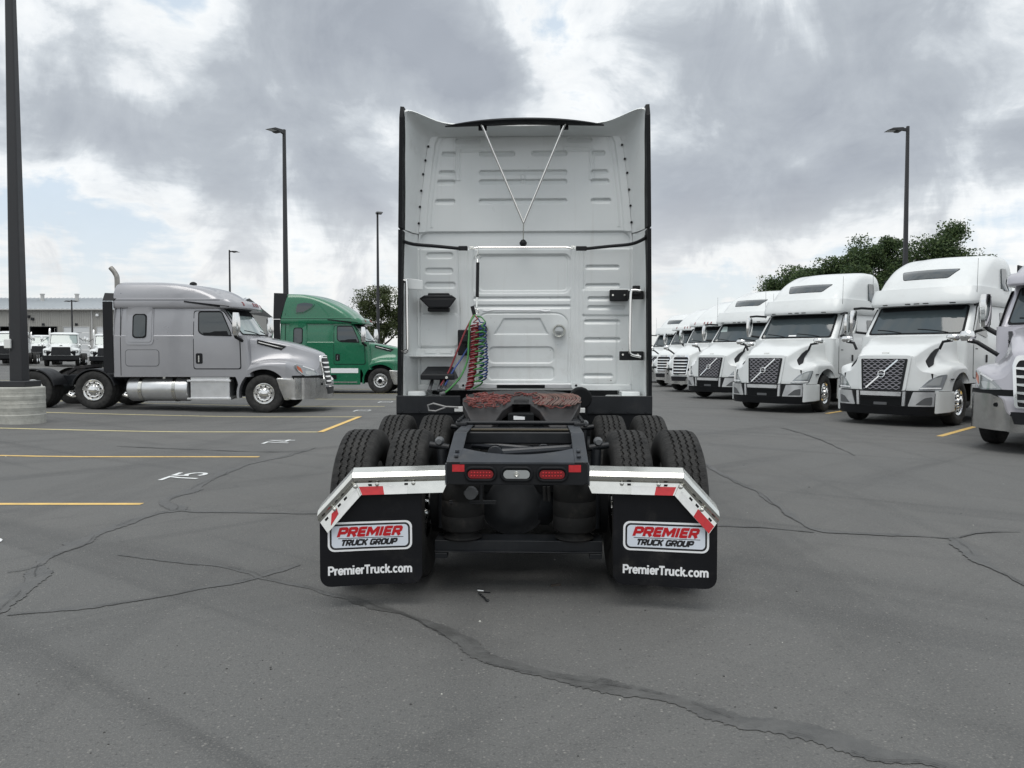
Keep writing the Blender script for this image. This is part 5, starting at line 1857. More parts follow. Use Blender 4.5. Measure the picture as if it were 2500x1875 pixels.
# ---- roof wing, braces and the tie bar
mb = MB()
rows = []
for i in range(41):
    t = -1 + 2 * i / 40
    x = 0.775 * t
    tk = 0.024 * (1 - abs(t) ** 2.6) + 0.007
    zc = 3.797 + 0.014 * (1 - abs(t) ** 1.8)
    yc = -4.12 + 0.10 * t * t
    row = []
    for j in range(10):
        a = 2 * PI * j / 10
        row.append((x, yc + 0.12 * math.cos(a) * (1 - 0.5 * abs(t) ** 3), zc + tk * math.sin(a) + 0.015 * math.cos(a)))
    rows.append(row)
mb.grid(rows, close=True)
mb.f += [tuple(range(10)), tuple(40 * 10 + j for j in range(10))]
mb.mi += [0, 0]
wing = mb.build('roof_wing', M_RUBBER, hero, smooth=60)
apex = P1(1100, 893, 7.78)
for zx in (800, 1395):
    a = P1(zx, 192, 7.52)
    mb = MB()
    mb.tube([a, apex], 0.0115, 8)
    br = mb.build('wing_brace', M_CHROME, hero)
    mb = MB()
    q = P1(zx + (12 if zx < 1000 else -10), 228, 7.6)
    mb.tube([q + Vector((-0.04, 0, 0)), q + Vector((0.04, 0, 0))], 0.026, 10)
    mb.build('brace_foot', M_BLACK, br)
mb = MB()
mb.tube([apex, P1(1098, 1010, 7.82)], 0.006, 6)
stem = mb.build('brace_stem', M_STEEL, hero)
mb = MB()
c = P1(1098, 1034, 7.82)
mb.lathe([(-0.035, 0.0), (-0.03, 0.022), (-0.012, 0.036), (0.005, 0.038), (0.03, 0.02), (0.04, 0.0)], 14, 'z', c)
mb.build('rubber_stop', M_BLACK, stem, smooth=60)

for s, pts in ((-1, ((228, 58, 7.52), (250, 86, 7.55), (325, 108, 7.66), (480, 122, 7.72), (640, 138, 7.76), (705, 140, 7.77))),
               (1, ((1962, 55, 7.52), (1950, 75, 7.55), (1860, 112, 7.66), (1700, 128, 7.72), (1545, 143, 7.76), (1470, 145, 7.77)))):
    mb = MB()
    mb.tube(crom([P2(*p) for p in pts], 5), 0.017, 8)
    tb = mb.build('tie_bar', M_BLACK, hero, smooth=60)
    mb = MB()
    a, b = P2(*pts[-2]), P2(*pts[-1])
    mb.box(min(a.x, b.x), a.y - 0.025, a.z - 0.022, max(a.x, b.x), a.y + 0.01, a.z + 0.022)
    mb.build('tie_bracket', M_BLACK, tb, bevel=0.006)
    mb = MB()
    e = P2(735 if s < 0 else 1452, 137, 7.77)
    mb.box(e.x - 0.025, e.y - 0.02, e.z - 0.017, e.x + 0.025, e.y + 0.005, e.z + 0.017)
    mb.lathe([(-0.035, 0.009), (-0.018, 0.009)], 8, 'y', e)
    mb.build('rod_end', M_STEEL, tb, bevel=0.003)
mb = MB()
mb.tube([P2(745, 140, 7.77), P2(785, 131, 7.77), P2(1400, 133, 7.77), P2(1440, 142, 7.77)], 0.010, 8)
mb.build('tie_rod', M_CHROME, hero)

# ---- hose hanger: hook, sleeve, spring
mb = MB()
mb.tube([P2(777, 122, 7.75), P2(777, 175, 7.72), P2(764, 190, 7.72), P2(762, 205, 7.72), P2(777, 215, 7.72), P2(788, 200, 7.72), P2(780, 182, 7.72)], 0.006, 6)
mb.tube([P2(775, 215, 7.72), P2(775, 245, 7.70)], 0.006, 6)
hang = mb.build('hose_hanger', M_STEEL, hero, smooth=60)
mb = MB()
mb.tube([P2(776, 238, 7.70), P2(772, 482, 7.68)], 0.0165, 10)
mb.build('hanger_sleeve', M_BLACK, hang)
mb = MB()
a, b = P2(771, 482, 7.68), P2(767, 560, 7.66)
mb.tube([a, b], 0.010, 8)
ring = [P2(768 + 15 * math.sin(q), 584 - 15 * math.cos(q), 7.66) for q in [2 * PI * i / 14 for i in range(14)]]
mb.tube(ring, 0.003, 5, closed=True)
mb.build('hanger_spring', M_STEEL, hang)
mb = MB()
c = P8(985, 128, 7.66)
for q in (0,):
    vs = [Vector((-0.022, 0, 0.045)), Vector((0.012, 0, 0.055)), Vector((0.032, 0, -0.03)), Vector((0.0, 0, -0.045))]
    mb.hexa([c + v + Vector((0, -0.03, 0)) for v in vs], [c + v + Vector((0, 0.02, 0)) for v in vs])
mb.build('hose_clip', M_BLACK, hang, bevel=0.004)


def coil(pts, rad, pitch, wire, m, label, lead_in=None, lead_out=None, seed=1):
    path = crom([tuple(p) for p in pts], 24)
    L = [0.0]
    for a, b in zip(path[:-1], path[1:]):
        L.append(L[-1] + float(np.linalg.norm(b - a)))
    turns = L[-1] / pitch
    out = [Vector(p) for p in (lead_in or [])]
    n = int(turns * 14)
    rnd = random.Random(seed)
    for i in range(n + 1):
        s_ = L[-1] * i / n
        k = [np.interp(s_, L, [p[j] for p in path]) for j in range(3)]
        a = 2 * PI * turns * i / n
        sag = math.sin(a * 0.5 + seed) * 0.004
        rr = rad * (1 + 0.10 * math.sin(a * 0.23 + seed))
        out.append(Vector((k[0] + rr * math.cos(a), k[1] + rr * math.sin(a), k[2] + 0.35 * rr * math.cos(a + 0.6) + sag)))
    out += [Vector(p) for p in (lead_out or [])]
    mb = MB()
    mb.tube(out, wire, 6)
    o = mb.build('air_hose', m, hero, smooth=70)
    o['label'] = label
    return o


coil([P8(1010, 330, 7.58), P8(1015, 520, 7.58), P8(1005, 760, 7.56), P8(985, 960, 7.54), P8(960, 1160, 7.52), P8(920, 1345, 7.50)], 0.037, 0.0225, 0.0074, M_HOSERED,
     'red coiled air hose', [P8(1010, 190, 7.64), P8(1060, 245, 7.6), P8(990, 300, 7.58)], seed=1)
coil([P8(1125, 330, 7.6), P8(1135, 560, 7.60), P8(1150, 760, 7.58), P8(1155, 950, 7.57), P8(1135, 1200, 7.56)], 0.040, 0.030, 0.0066, M_HOSEBLUE,
     'blue coiled air hose', [P8(1060, 230, 7.64), P8(1100, 300, 7.62)], seed=3)
coil([P8(1100, 400, 7.54), P8(1095, 620, 7.53), P8(1085, 880, 7.52), P8(1075, 1080, 7.51), P8(1060, 1320, 7.50)], 0.046, 0.060, 0.0078, M_HOSEGREEN,
     'green coiled electric cable', [P8(1050, 205, 7.64), P8(1120, 220, 7.62), P8(1180, 290, 7.58), P8(1120, 360, 7.55)], seed=5)
for pts, m, r, lab in (([(1000, 180, 7.64), (870, 430, 7.58), (750, 720, 7.54), (610, 1060, 7.5), (480, 1285, 7.45)], M_HOSERED, 0.0085, 'straight red air hose lead'),
                       ([(905, 700, 7.6), (800, 870, 7.56), (690, 1030, 7.5), (545, 1285, 7.45)], M_HOSEBLUE, 0.0085, 'straight blue air hose lead'),
                       ([(1015, 180, 7.64), (940, 320, 7.58), (918, 600, 7.55), (900, 880, 7.53), (800, 1130, 7.48), (650, 1310, 7.44), (515, 1420, 7.42)], M_HOSEGREEN, 0.0095, 'straight green electric cable lead')):
    mb = MB()
    mb.tube(crom([P8(*p) for p in pts], 8), r, 8)
    o = mb.build('air_hose', m, hero, smooth=70)
    o['label'] = lab
mb = MB()
mb.tube([P8(540, 1405, 7.42), P8(470, 1425, 7.40)], 0.022, 10)
mb.build('cable_plug', M_GREY, hero, smooth=50)

# ---- boxes and vents on the back wall
mb = MB()
q = [(357, 490), (625, 490), (575, 556), (425, 556)]
mb.hexa([P2(x, y, 7.88) for x, y in q], [P2(x, y, 7.72) for x, y in q])
a, b = P2(425, 462, 7.86), P2(577, 452, 7.86)
mb.box(a.x, 7.80 - D0, P2(0, 492, 7.86).z, b.x, 7.88 - D0, a.z + 0.01)
a, b = P2(425, 588, 7.86), P2(577, 556, 7.86)
mb.box(a.x, 7.78 - D0, a.z, b.x, 7.88 - D0, b.z)
q = [(357, 492), (395, 468), (590, 468), (625, 492)]
mb.hexa([P2(x, y, 7.88) for x, y in q], [P2(x, y, 7.73) for x, y in q])
mb.build('air_vent_cowl', M_BLACK, hero, bevel=0.012)
mb = MB()
a, b = P8(765, 815, 7.86), P8(955, 420, 7.86)
mb.box(a.x, 7.74 - D0, a.z, b.x, 7.88 - D0, b.z)
jb = mb.build('junction_box', M_BLACK, hero, bevel=0.012)
mb = MB()
a, b = P8(800, 600, 7.7), P8(900, 500, 7.7)
mb.box(a.x, 7.70 - D0, a.z, b.x, 7.75 - D0, b.z)
mb.lathe([(7.72 - D0, 0.010), (7.735 - D0, 0.010)], 8, 'y', (P8(858, 652, 7.72).x, 0, P8(858, 652, 7.72).z))
mb.build('junction_socket', M_FRAME, jb, bevel=0.004)
# hooded box low on the left
mb = MB()
zt, zm, zl = P8(0, 985, 7.7).z, P8(0, 1110, 7.5).z, P8(0, 1195, 7.5).z
x0, x1, x2, x3 = P8(170, 0, 7.5).x, P8(285, 0, 7.7).x, P8(630, 0, 7.7).x, P8(705, 0, 7.5).x
ya, yb_ = 7.45 - D0, 7.88 - D0
mb.hexa([(x0, ya, zl), (x3, ya, zl), (x3, yb_, zl), (x0, yb_, zl)], [(x0, ya, zm), (x3, ya, zm), (x2 + 0.02, yb_ - 0.10, zt), (x1 - 0.02, yb_ - 0.10, zt)])
hb = mb.build('hose_connection_hood', M_BLACK, hero, bevel=0.012)
mb = MB()
mb.lathe([(-0.02, 0.014), (-0.006, 0.014), (-0.004, 0.0)], 10, 'y', P8(572, 1160, 7.45) + Vector((0, 0.012, 0)))
mb.build('bolt', M_STEEL, hb)
for zx, zy in ((320, 1300), (470, 1290), (545, 1295), (500, 1410)):
    mb = MB()
    p = P8(zx, zy, 7.5)
    mb.tube([p + Vector((0, 0.12, 0.05)), p, p + Vector((-0.01, -0.06, -0.04))], 0.018, 8)
    mb.build('hose_coupling', M_GREY, hb, smooth=50)
# left shelf and brackets
mb = MB()
a, b = P2(262, 905, 7.8), P2(608, 848, 7.8)
mb.box(a.x, 7.72 - D0, a.z, b.x, 7.90 - D0, a.z + 0.012)
mb.box(a.x, 7.86 - D0, a.z, b.x, 7.895 - D0, b.z)
for zx0, zx1 in ((398, 482), (503, 588)):
    p, q_ = P2(zx0, 880, 7.86), P2(zx1, 856, 7.86)
    mb.box(p.x, 7.852 - D0, p.z, q_.x, 7.858 - D0, q_.z)
mb.build('shelf_bracket', M_GRIMY, hero, bevel=0.006)
mb = MB()
q = [(215, 348), (290, 348), (385, 362), (385, 430), (290, 425), (260, 400)]
mb.hexa([P2(x, y, 7.66) for x, y in q], [P2(x, y, 7.69) for x, y in q])
mb.build('handle_plate', M_CABWHITE, hero, bevel=0.006)
# grab handles
for s, pts in ((-1, [(225, 362), (258, 366), (268, 385), (270, 600), (272, 830), (266, 862), (225, 870)]),
               (1, [(1925, 440), (1875, 437), (1858, 460), (1854, 650), (1852, 845), (1862, 888), (1930, 905)])):
    mb = MB()
    mb.tube(crom([P2(x, y, 7.55) for x, y in pts], 4), 0.0145, 10)
    mb.build('grab_handle', M_CHROME, hero, smooth=60)
for x0, y0, x1, y1, dd in ((1708, 512, 1838, 434, 7.84), (1836, 500, 1945, 442, 7.62), (1780, 930, 1945, 866, 7.62), (215, 880, 270, 852, 7.6), (215, 382, 262, 356, 7.6), (1870, 470, 1920, 405, 7.58)):
    a, b = P2(x0, y0, dd), P2(x1, y1, dd)
    mb = MB()
    mb.box(a.x, dd - 0.03 - D0, a.z, b.x, dd + 0.04 - D0, b.z)
    hbk = mb.build('handle_bracket', M_BLACK, hero, bevel=0.008)
    if x0 in (1708, 1780):
        for bx in ((1728, 472), (1811, 472)) if x0 == 1708 else ((1800, 890), (1905, 890)):
            mb = MB()
            p = P2(bx[0], bx[1], dd)
            mb.lathe([(-0.04, 0.010), (-0.028, 0.010)], 8, 'y', p)
            mb.build('bolt', M_STEEL, hbk)
# round work lamps
for zx, zy, lensm in ((1352, 722, M_LENS), (808, 715, M_HOSEBLUE)):
    p = P2(zx, zy, 7.87)
    mb = MB()
    mb.lathe([(0.02, 0.066), (-0.02, 0.066), (-0.03, 0.058), (-0.02, 0.048), (-0.012, 0.046)], 28, 'y', p, caps=False)
    wl = mb.build('work_lamp', M_STEEL, hero, smooth=50)
    mb = MB()
    mb.lathe([(-0.012, 0.047), (-0.020, 0.03), (-0.022, 0.0)], 24, 'y', p, caps=False)
    mb.build('lamp_lens', M_LENS if zx > 1000 else M_GLASS, wl, smooth=60)
# horizontal rail under the window blank
mb = MB()
mb.tube([P2(815, 578, 7.85), P2(850, 582, 7.82), P2(885, 574, 7.80), P2(1215, 576, 7.80), P2(1250, 584, 7.82), P2(1288, 580, 7.85)], [0.012, 0.014, 0.011, 0.011, 0.014, 0.012], 8)
mb.build('step_rail', M_WHITEPLAIN, hero, smooth=50)
# cab latches at the bottom edge
for zx in (672, 1473):
    a, b = P2(zx - 33, 1130, 7.78), P2(zx + 33, 1087, 7.78)
    lt = panel('cab_latch', rrect(a.x, a.z, b.x, b.z, 0.02), lambda u, v, o_: (u, 7.78 - D0 - o_, v), M_CABWHITE, hero, 0.02, 0.05, 0.5)
    mb = MB()
    mb.lathe([(-0.025, 0.012), (-0.021, 0.012)], 10, 'y', ((a.x + b.x) / 2, 7.78 - D0, (a.z + b.z) / 2))
    mb.build('latch_hole', M_DARK, lt)
mb = MB()
a, b = P2(640, 1130, 7.84), P2(1500, 1096, 7.84)
mb.box(a.x, 7.80 - D0, a.z, b.x, 7.86 - D0, b.z)
mb.build('rear_beam', M_ALU, hero, bevel=0.005)
mb = MB()
a, b = P2(910, 1128, 7.79), P2(1252, 1105, 7.79)
mb.box(a.x, 7.785 - D0, a.z, b.x, 7.81 - D0, b.z)
mb.build('beam_slot', M_DARK, hero)
# white lower chassis fairings beside the frame
for s in (-1, 1):
    mb = MB()
    mb.box(s * 1.02 - 0.20, 7.42 - D0, 1.02, s * 1.02 + 0.19, 7.9 - D0, 1.145)
    mb.build('chassis_fairing', M_CABWHITE, hero, bevel=0.02)
    mb = MB()
    mb.box(s * 1.06 - 0.10, 7.60 - D0, 1.145, s * 1.06 + 0.08, 7.86 - D0, 1.19)
    mb.build('fairing_bracket', M_CABWHITE, hero, bevel=0.01)

# ---- dark guards in front of the drive wheels
for s in (-1, 1):
    mb = MB()
    mb.box(s * 0.905 - 0.305, 7.25 - D0, 0.995, s * 0.905 + 0.305, 7.27 - D0, 1.165)
    gd = mb.build('wheel_guard', M_FRAME, hero, bevel=0.006)
    mb = MB()
    mb.box(s * 0.905 - 0.305, 7.262 - D0, 0.30, s * 0.905 + 0.305, 7.275 - D0, 1.0)
    mb.build('guard_flap', M_RUBBER, gd)
    for k in range(4):
        mb = MB()
        mb.lathe([(-0.012, 0.009), (-0.002, 0.009)], 8, 'y', (s * 0.905 - 0.25 + 0.165 * k, 7.25 - D0, 1.018))
        mb.build('bolt', M_FRAME, gd)

# ---- chassis of the near truck
for s in (-1, 1):
    xo, xi = s * 0.43, s * 0.345
    ykink, ytail, yend = 5.10 - D0, 4.63 - D0, 0.6
    mb = MB()
    # web, then top flange (kinked at the tail), then bottom flange
    mb.prism([(yend, 0.76), (ykink, 0.76), (ytail, 0.775), (ytail, 0.900), (ykink, 1.03), (yend, 1.03)], 'x', xo - s * 0.010, xo)
    for za_, zb_ in ((1.03, 0.900), (0.77, 0.785)):
        a0, a1 = (ykink, za_ + 0.006), (ytail, zb_ + 0.006)
        mb.hexa([(xo, a0[0], a0[1] - 0.010), (xi, a0[0], a0[1] - 0.010), (xi, a1[0], a1[1] - 0.010), (xo, a1[0], a1[1] - 0.010)],
                [(xo, a0[0], a0[1]), (xi, a0[0], a0[1]), (xi, a1[0], a1[1]), (xo, a1[0], a1[1])])
        mb.box(min(xo, xi), ykink + 0.001, za_ - 0.004, max(xo, xi), yend, za_ + 0.006)
    rail = mb.build('frame_rail', M_GREYFRAME, hero, bevel=0.004)
    for zx, zy in ((378, 857), (366, 940)):
        p = PR(zx, zy, 4.77 if zy < 900 else 4.69)
        mb = MB()
        zq = 0.906 + (p.y + D0 - 4.63) * 0.277
        mb.lathe([(0.0, 0.014), (0.010, 0.014), (0.014, 0.008), (0.018, 0.0)], 10, 'z', (s * abs(p.x + 0.0), p.y, zq + 0.004))
        mb.build('bolt', M_GREYFRAME, rail)
# tail plate with the lamps
YT = 4.60 - D0
mb = MB()
mb.prism(rrect(-0.425, 0.769, 0.425, 0.908, 0.03), 'y', YT, YT + 0.010)
for s in (-1, 1):
    mb.box(s * 0.42 - 0.006, YT + 0.01, 0.775, s * 0.42 + 0.006, YT + 0.16, 0.905)
tail = mb.build('tail_plate', M_BLACK, hero, bevel=0.004)
arc = [(0.345 - 0.69 * i / 20, 4.716 + 0.104 * abs(1 - 2 * i / 20) ** 2.0) for i in range(21)]
panel('tail_crossmember', [(-0.345, 4.595), (0.345, 4.595)] + arc, lambda u, v, o_: (u, v - D0, 0.905 + (v - 4.6) * 0.255 + o_), M_GREYFRAME, hero, 0.003, 0.008, 0.12)
for zx0, zx1, m, nm, lab in ((510, 825, M_RED, 'tail_lamp', None), (950, 1275, M_LENS, 'reversing_lamp', 'clear reversing lamp'), (1395, 1705, M_RED, 'tail_lamp', None)):
    a, b = PR(zx0, 1205, 4.595), PR(zx1, 1100, 4.595)
    f = lambda u, v, o_: (u, YT - o_, v)
    lp = panel(nm, rrect(a.x, a.z, b.x, b.z, (b.z - a.z) * 0.49, 7), f, m, tail, 0.014, 0.0, 0.5)
    if lab:
        lp['label'] = lab
    e = 0.0125
    out = rrect(a.x - e, a.z - e, b.x + e, b.z + e, (b.z - a.z) * 0.5 + e * 0.9, 8)
    mb = MB()
    mb.tube([f(u, v, 0.006) for u, v in out], 0.011, 8, closed=True)
    mb.build('lamp_grommet', M_RUBBER, lp, smooth=60)
    mb = MB()
    if m is M_RED:
        for r_ in range(2):
            for c_ in range(7):
                u = a.x + 0.022 + (b.x - a.x - 0.044) * c_ / 6
                v = a.z + (b.z - a.z) * (0.32 + 0.36 * r_)
                mb.lathe([(YT - 0.0135, 0.006), (YT - 0.0175, 0.003), (YT - 0.018, 0)], 8, 'y', (u, 0, v))
        mb.build('led_dots', M_REDTAPE, lp)
    else:
        mb.lathe([(YT - 0.014, 0.017), (YT - 0.018, 0.015), (YT - 0.018, 0.010), (YT - 0.015, 0.007), (YT - 0.016, 0)], 16, 'y', ((a.x + b.x) / 2, 0, (a.z + b.z) / 2))
        mb.build('lamp_centre', M_STEEL, lp)
for zx0, zx1 in ((315, 466), (1755, 1905)):
    a, b = PR(zx0, 1125, 4.595), PR(zx1, 1037, 4.595)
    panel('reflector', [(a.x, a.z), (b.x, a.z), (b.x, b.z), (a.x, b.z)], lambda u, v, o_: (u, YT - o_, v), M_REDTAPE, tail, 0.003, 0.0, 0.5)
# crossmembers
for d0, d1, z0, z1, m in ((5.34, 5.40, 0.93, 1.015, M_FRAME), (5.60, 5.66, 0.90, 1.02, M_FRAME), (6.9, 7.0, 0.80, 1.0, M_FRAME), (7.4, 7.5, 0.80, 1.0, M_FRAME), (5.08, 5.14, 0.765, 0.82, M_FRAME)):
    mb = MB()
    mb.box(-0.42, d0 - D0, z0, 0.42, d1 - D0, z1)
    mb.build('crossmember', m, hero, bevel=0.012)
mb = MB()
mb.tube([(-0.34, 5.37 - D0, 1.026), (0.34, 5.37 - D0, 1.026)], 0.011, 8)
mb.build('slider_rod', M_BRONZE, hero, smooth=60)
mb = MB()
mb.tube([(-0.42, 5.66 - D0, 1.05), (0.42, 5.66 - D0, 1.05)], 0.016, 8)
mb.build('slider_rod', M_FRAME, hero, smooth=60)
# slider rails and their side teeth under the fifth wheel
for s in (-1, 1):
    mb = MB()
    mb.box(s * 0.43 - 0.04, 5.55 - D0, 1.037, s * 0.43 + 0.04, 6.85 - D0, 1.060)
    for k in range(9):
        y = 5.5 + 0.14 * k
        mb.box(s * 0.452 - 0.012, y + 0.08 - D0, 1.061, s * 0.452 + 0.012, y + 0.13 - D0, 1.08)
    mb.build('slider_rail', M_FRAME, hero, bevel=0.005)
# torque rod
for x0, x1, z0, z1, dd in ((-0.17, 0.40, 0.865, 0.905, 5.36), (0.17, -0.40, 0.85, 0.90, 5.62)):
    mb = MB()
    mb.tube([(x0, dd - D0, z0), (x1, dd - D0, z1)], 0.030, 10)
    mb.lathe([(-0.05, 0.055), (0.05, 0.055)], 16, 'y', (x0, dd - D0, z0))
    mb.lathe([(-0.05, 0.05), (0.05, 0.05)], 16, 'y', (x1, dd - D0, z1))
    mb.build('torque_rod', M_GREYFRAME, hero, bevel=0.006)

# ---- fifth wheel with spread grease
YF5, ZF5 = 6.12 - D0, 1.195
mb = MB()
PF = fifth_wheel_plate(mb, 0.0, YF5, ZF5, 9.5)
fw = mb.build('fifth_wheel', M_FIFTH, hero, bevel=0.010)
mb = MB()
mb.tube([(-0.50, YF5 - 0.05, ZF5 - 0.06), (-0.60, YF5 - 0.06, ZF5 - 0.055), (-0.70, YF5 - 0.04, ZF5 - 0.03), (-0.745, YF5 - 0.04, ZF5 - 0.045), (-0.735, YF5 - 0.05, ZF5 - 0.085), (-0.68, YF5 - 0.06, ZF5 - 0.09), (-0.60, YF5 - 0.06, ZF5 - 0.06)], 0.009, 8)
mb.build('release_handle', M_GALVY, fw, smooth=60)
mb = MB()
mb.box(-0.10, YF5 - 0.30, ZF5 - 0.20, 0.10, YF5 + 0.10, ZF5 - 0.09)
mb.box(-0.40, YF5 - 0.08, ZF5 - 0.20, 0.40, YF5 + 0.10, ZF5 - 0.10)
mb.build('lock_housing', M_DARK, fw, bevel=0.01)
panel('lock_label', [(-0.055, ZF5 - 0.135), (0.03, ZF5 - 0.135), (0.03, ZF5 - 0.112), (-0.055, ZF5 - 0.105)], lambda u, v, o_: (u, YF5 - 0.302 - o_, v), M_WHITEPLAIN, fw, 0.003, 0.0, 0.5)
rg = random.Random(4)


def in_plate(x, y):
    if abs(x) < 0.085 and y < 0.07:
        return False
    w_ = 0.455 if y > -0.12 else 0.455 - (-0.12 - y) * 0.5
    if y > 0.14:
        w_ = 0.455 - (y - 0.14) * 1.0
    if y < -0.16 and abs(x) < 0.09 + (-0.16 - y) * 0.75:
        return False
    return abs(x) < w_ and -0.30 < y < 0.24


for m, left, n in ((M_GREASE, True, 85), (M_GREASE2, False, 26)):
    mb = MB()
    for k in range(n):
        pts = []
        if left:
            x = rg.uniform(-0.45, 0.12 if k % 4 else 0.45)
            y = rg.uniform(-0.27, 0.20)
            a = rg.uniform(0, 6.28)
            for i in range(14):
                a += rg.uniform(-0.9, 0.9)
                x += 0.016 * math.cos(a)
                y += 0.022 * math.sin(a)
                if not in_plate(x, y):
                    a += 2.2
                    continue
                pts.append(PF(x, y, 0.005 + 0.004 * math.sin(i)))
        else:
            x = 0.10 + 0.36 * k / n + rg.uniform(-0.008, 0.008)
            for i in range(12):
                t = i / 11
                y = 0.19 - 0.40 * t
                xx = x + 0.05 * math.sin(t * 4 + 0.3) - 0.02 + 0.06 * t
                if in_plate(xx, y):
                    pts.append(PF(xx, y, 0.006))
            if rg.random() < 0.5:
                pts = pts + [(p[0] + 0.016, p[1], p[2]) for p in pts[::-1]]
        if len(pts) > 3:
            mb.tube(pts, rg.uniform(0.0032, 0.0052), 5)
    g = mb.build('grease', m, fw, smooth=70)
    g['kind'] = 'stuff'
# pale plates beside the fifth wheel
for zx0, zx1, zy0, zy1 in ((345, 470, 382, 318), (1815, 1952, 392, 332)):
    a, b = PR(zx0, zy0, 6.5), PR(zx1, zy1, 6.5)
    mb = MB()
    mb.box(a.x, 6.5 - D0, a.z, b.x, 6.52 - D0, b.z)
    mb.build('height_valve_plate', M_WTAPE, hero, bevel=0.004)
mb = MB()
mb.lathe([(-0.10, 0.10), (0.10, 0.10)], 18, 'y', (0.52, 7.0 - D0, 1.16))
mb.build('air_can', M_DARK, hero, bevel=0.02)  # the shadow it sits in is put into its black material

# ---- wheels, axles, suspension
for s in (-1, 1):
    wheel(hero, s * 1.03, 0, s, 'steer')
    for d in (6.67, 5.35):
        wheel(hero, s * 1.088, d - D0, s, 'dual', tread=True)
        wheel(hero, s * 0.745, d - D0, s, 'dual', tread=True)
for d in (6.67, 5.35):
    mb = MB()
    mb.lathe([(-0.62, 0.10), (-0.24, 0.11), (-0.20, 0.15), (0.20, 0.15), (0.24, 0.11), (0.62, 0.10)], 18, 'x', (0, d - D0, R_T))
    ax = mb.build('axle', M_FRAME, hero, smooth=50)
    mb = MB()
    mb.lathe([(-0.20, 0.0), (-0.195, 0.09), (-0.17, 0.16), (-0.12, 0.21), (-0.11, 0.235), (-0.07, 0.235), (0.0, 0.215), (0.2, 0.16), (0.3, 0.08), (0.32, 0)], 36, 'y', (-0.04, d - D0, R_T + 0.035), caps=False)
    mb.build('differential', M_UNDER, ax, smooth=50)
    for s in (-1, 1):
        mb = MB()
        mb.lathe([(-0.10, 0.20), (0.10, 0.20)], 28, 'x', (s * 0.50, d - D0, R_T))
        mb.build('brake_drum', M_DARK, ax, smooth=40)
        zc = d - D0 - 0.32
        xs_ = s * 0.367
        mb = MB()
        mb.lathe([(0.375, 0.118), (0.385, 0.128), (0.395, 0.122), (0.41, 0.10), (0.44, 0.095), (0.46, 0.10)], 28, 'z', (xs_, zc, -0.030))
        ped = mb.build('spring_piston', M_BAG, hero, smooth=50)
        mb = MB()
        mb.lathe([(0.455, 0.09), (0.415, 0.105), (0.40, 0.122), (0.41, 0.136), (0.45, 0.142), (0.50, 0.141), (0.505, 0.138), (0.51, 0.141), (0.60, 0.141), (0.605, 0.138), (0.61, 0.141), (0.70, 0.138), (0.75, 0.12), (0.76, 0.0)], 32, 'z', (xs_, zc, 0.0), caps=False)
        mb.build('air_spring', M_BAG, hero, smooth=45)
        # shock absorber and its stub
        mb = MB()
        mb.tube([(s * 0.50, zc + 0.05, 0.40), (s * 0.515, zc + 0.10, 0.92)], 0.035, 10)
        mb.tube([(s * 0.47, zc + 0.10, 0.93), (s * 0.60, zc + 0.10, 0.95)], 0.022, 8)
        mb.build('shock_absorber', M_FRAME, hero, smooth=50)
        p = PR(130, 750, d - 0.25)
        mb = MB()
        mb.lathe([(-0.03, 0.018), (0.0, 0.030), (0.03, 0.030), (0.05, 0.0)], 12, 'y', (s * 0.52, zc - 0.02, 0.985))
        mb.build('bump_stop', M_GREY, hero, smooth=50)
    mb = MB()
    y0 = d - D0 - 0.40
    mb.box(-0.545, y0, 0.275, 0.545, y0 + 0.010, 0.345)
    mb.box(-0.545, y0 + 0.01, 0.33, 0.545, y0 + 0.20, 0.342)
    mb.box(-0.545, y0 - 0.02, 0.270, 0.545, y0 + 0.05, 0.278)
    for s in (-1, 1):
        mb.box(s * 0.50 - 0.04, y0 - 0.03, 0.235, s * 0.50 + 0.04, y0 + 0.05, 0.269)
    mb.build('suspension_beam', M_FRAME, hero, bevel=0.004)
# air tanks, driveline, dark mass ahead of the axles
mb = MB()
mb.lathe([(-0.7, 0.0), (-0.68, 0.10), (-0.62, 0.13), (0.62, 0.13), (0.68, 0.10), (0.7, 0.0)], 20, 'x', (0, 7.3 - D0, 0.66), caps=False)
mb.build('air_tank', M_FRAME, hero, smooth=50)
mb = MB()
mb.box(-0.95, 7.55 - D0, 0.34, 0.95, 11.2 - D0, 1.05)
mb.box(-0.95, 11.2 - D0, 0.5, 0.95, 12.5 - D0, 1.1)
mb.build('underbody_block', M_DARK, hero)
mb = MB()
mb.box(-0.57, 5.2 - D0, 0.62, 0.57, 7.6 - D0, 0.70)  # added dark plate, keeps sky and sun off the ground under the frame
mb.build('underbody_block', M_DARK, hero)
# level valve and its arm, hanging pieces under the tail
mb = MB()
a, b = PB(265, 405, 4.9), PB(820, 360, 4.9)
mb.box(a.x, 4.9 - D0, a.z, b.x, 4.915 - D0, a.z + 0.012)
mb.box(a.x, 4.9 - D0, b.z - 0.012, b.x, 4.915 - D0, b.z)
c = PB(640, 150, 4.9)
mb.box(c.x - 0.01, 4.9 - D0, b.z, c.x + 0.012, 4.92 - D0, 0.78)
mb.build('valve_arm', M_FRAME, hero, bevel=0.003)
mb = MB()
c = PB(525, 270, 4.86)
mb.lathe([(-0.03, 0.04), (0.03, 0.04)], 16, 'y', c)
mb.box(c.x - 0.045, c.y - 0.02, c.z - 0.012, c.x + 0.045, c.y + 0.02, c.z + 0.012)
mb.build('level_valve', M_GREY, hero, bevel=0.005)
mb = MB()
for zx in (1390, 1440):
    p = PB(zx, 190, 4.95)
    q = PB(zx + 10, 360, 4.95)
    mb.tube([p, q], 0.012, 6)
mb.build('wiring_loom', M_BAG, hero)
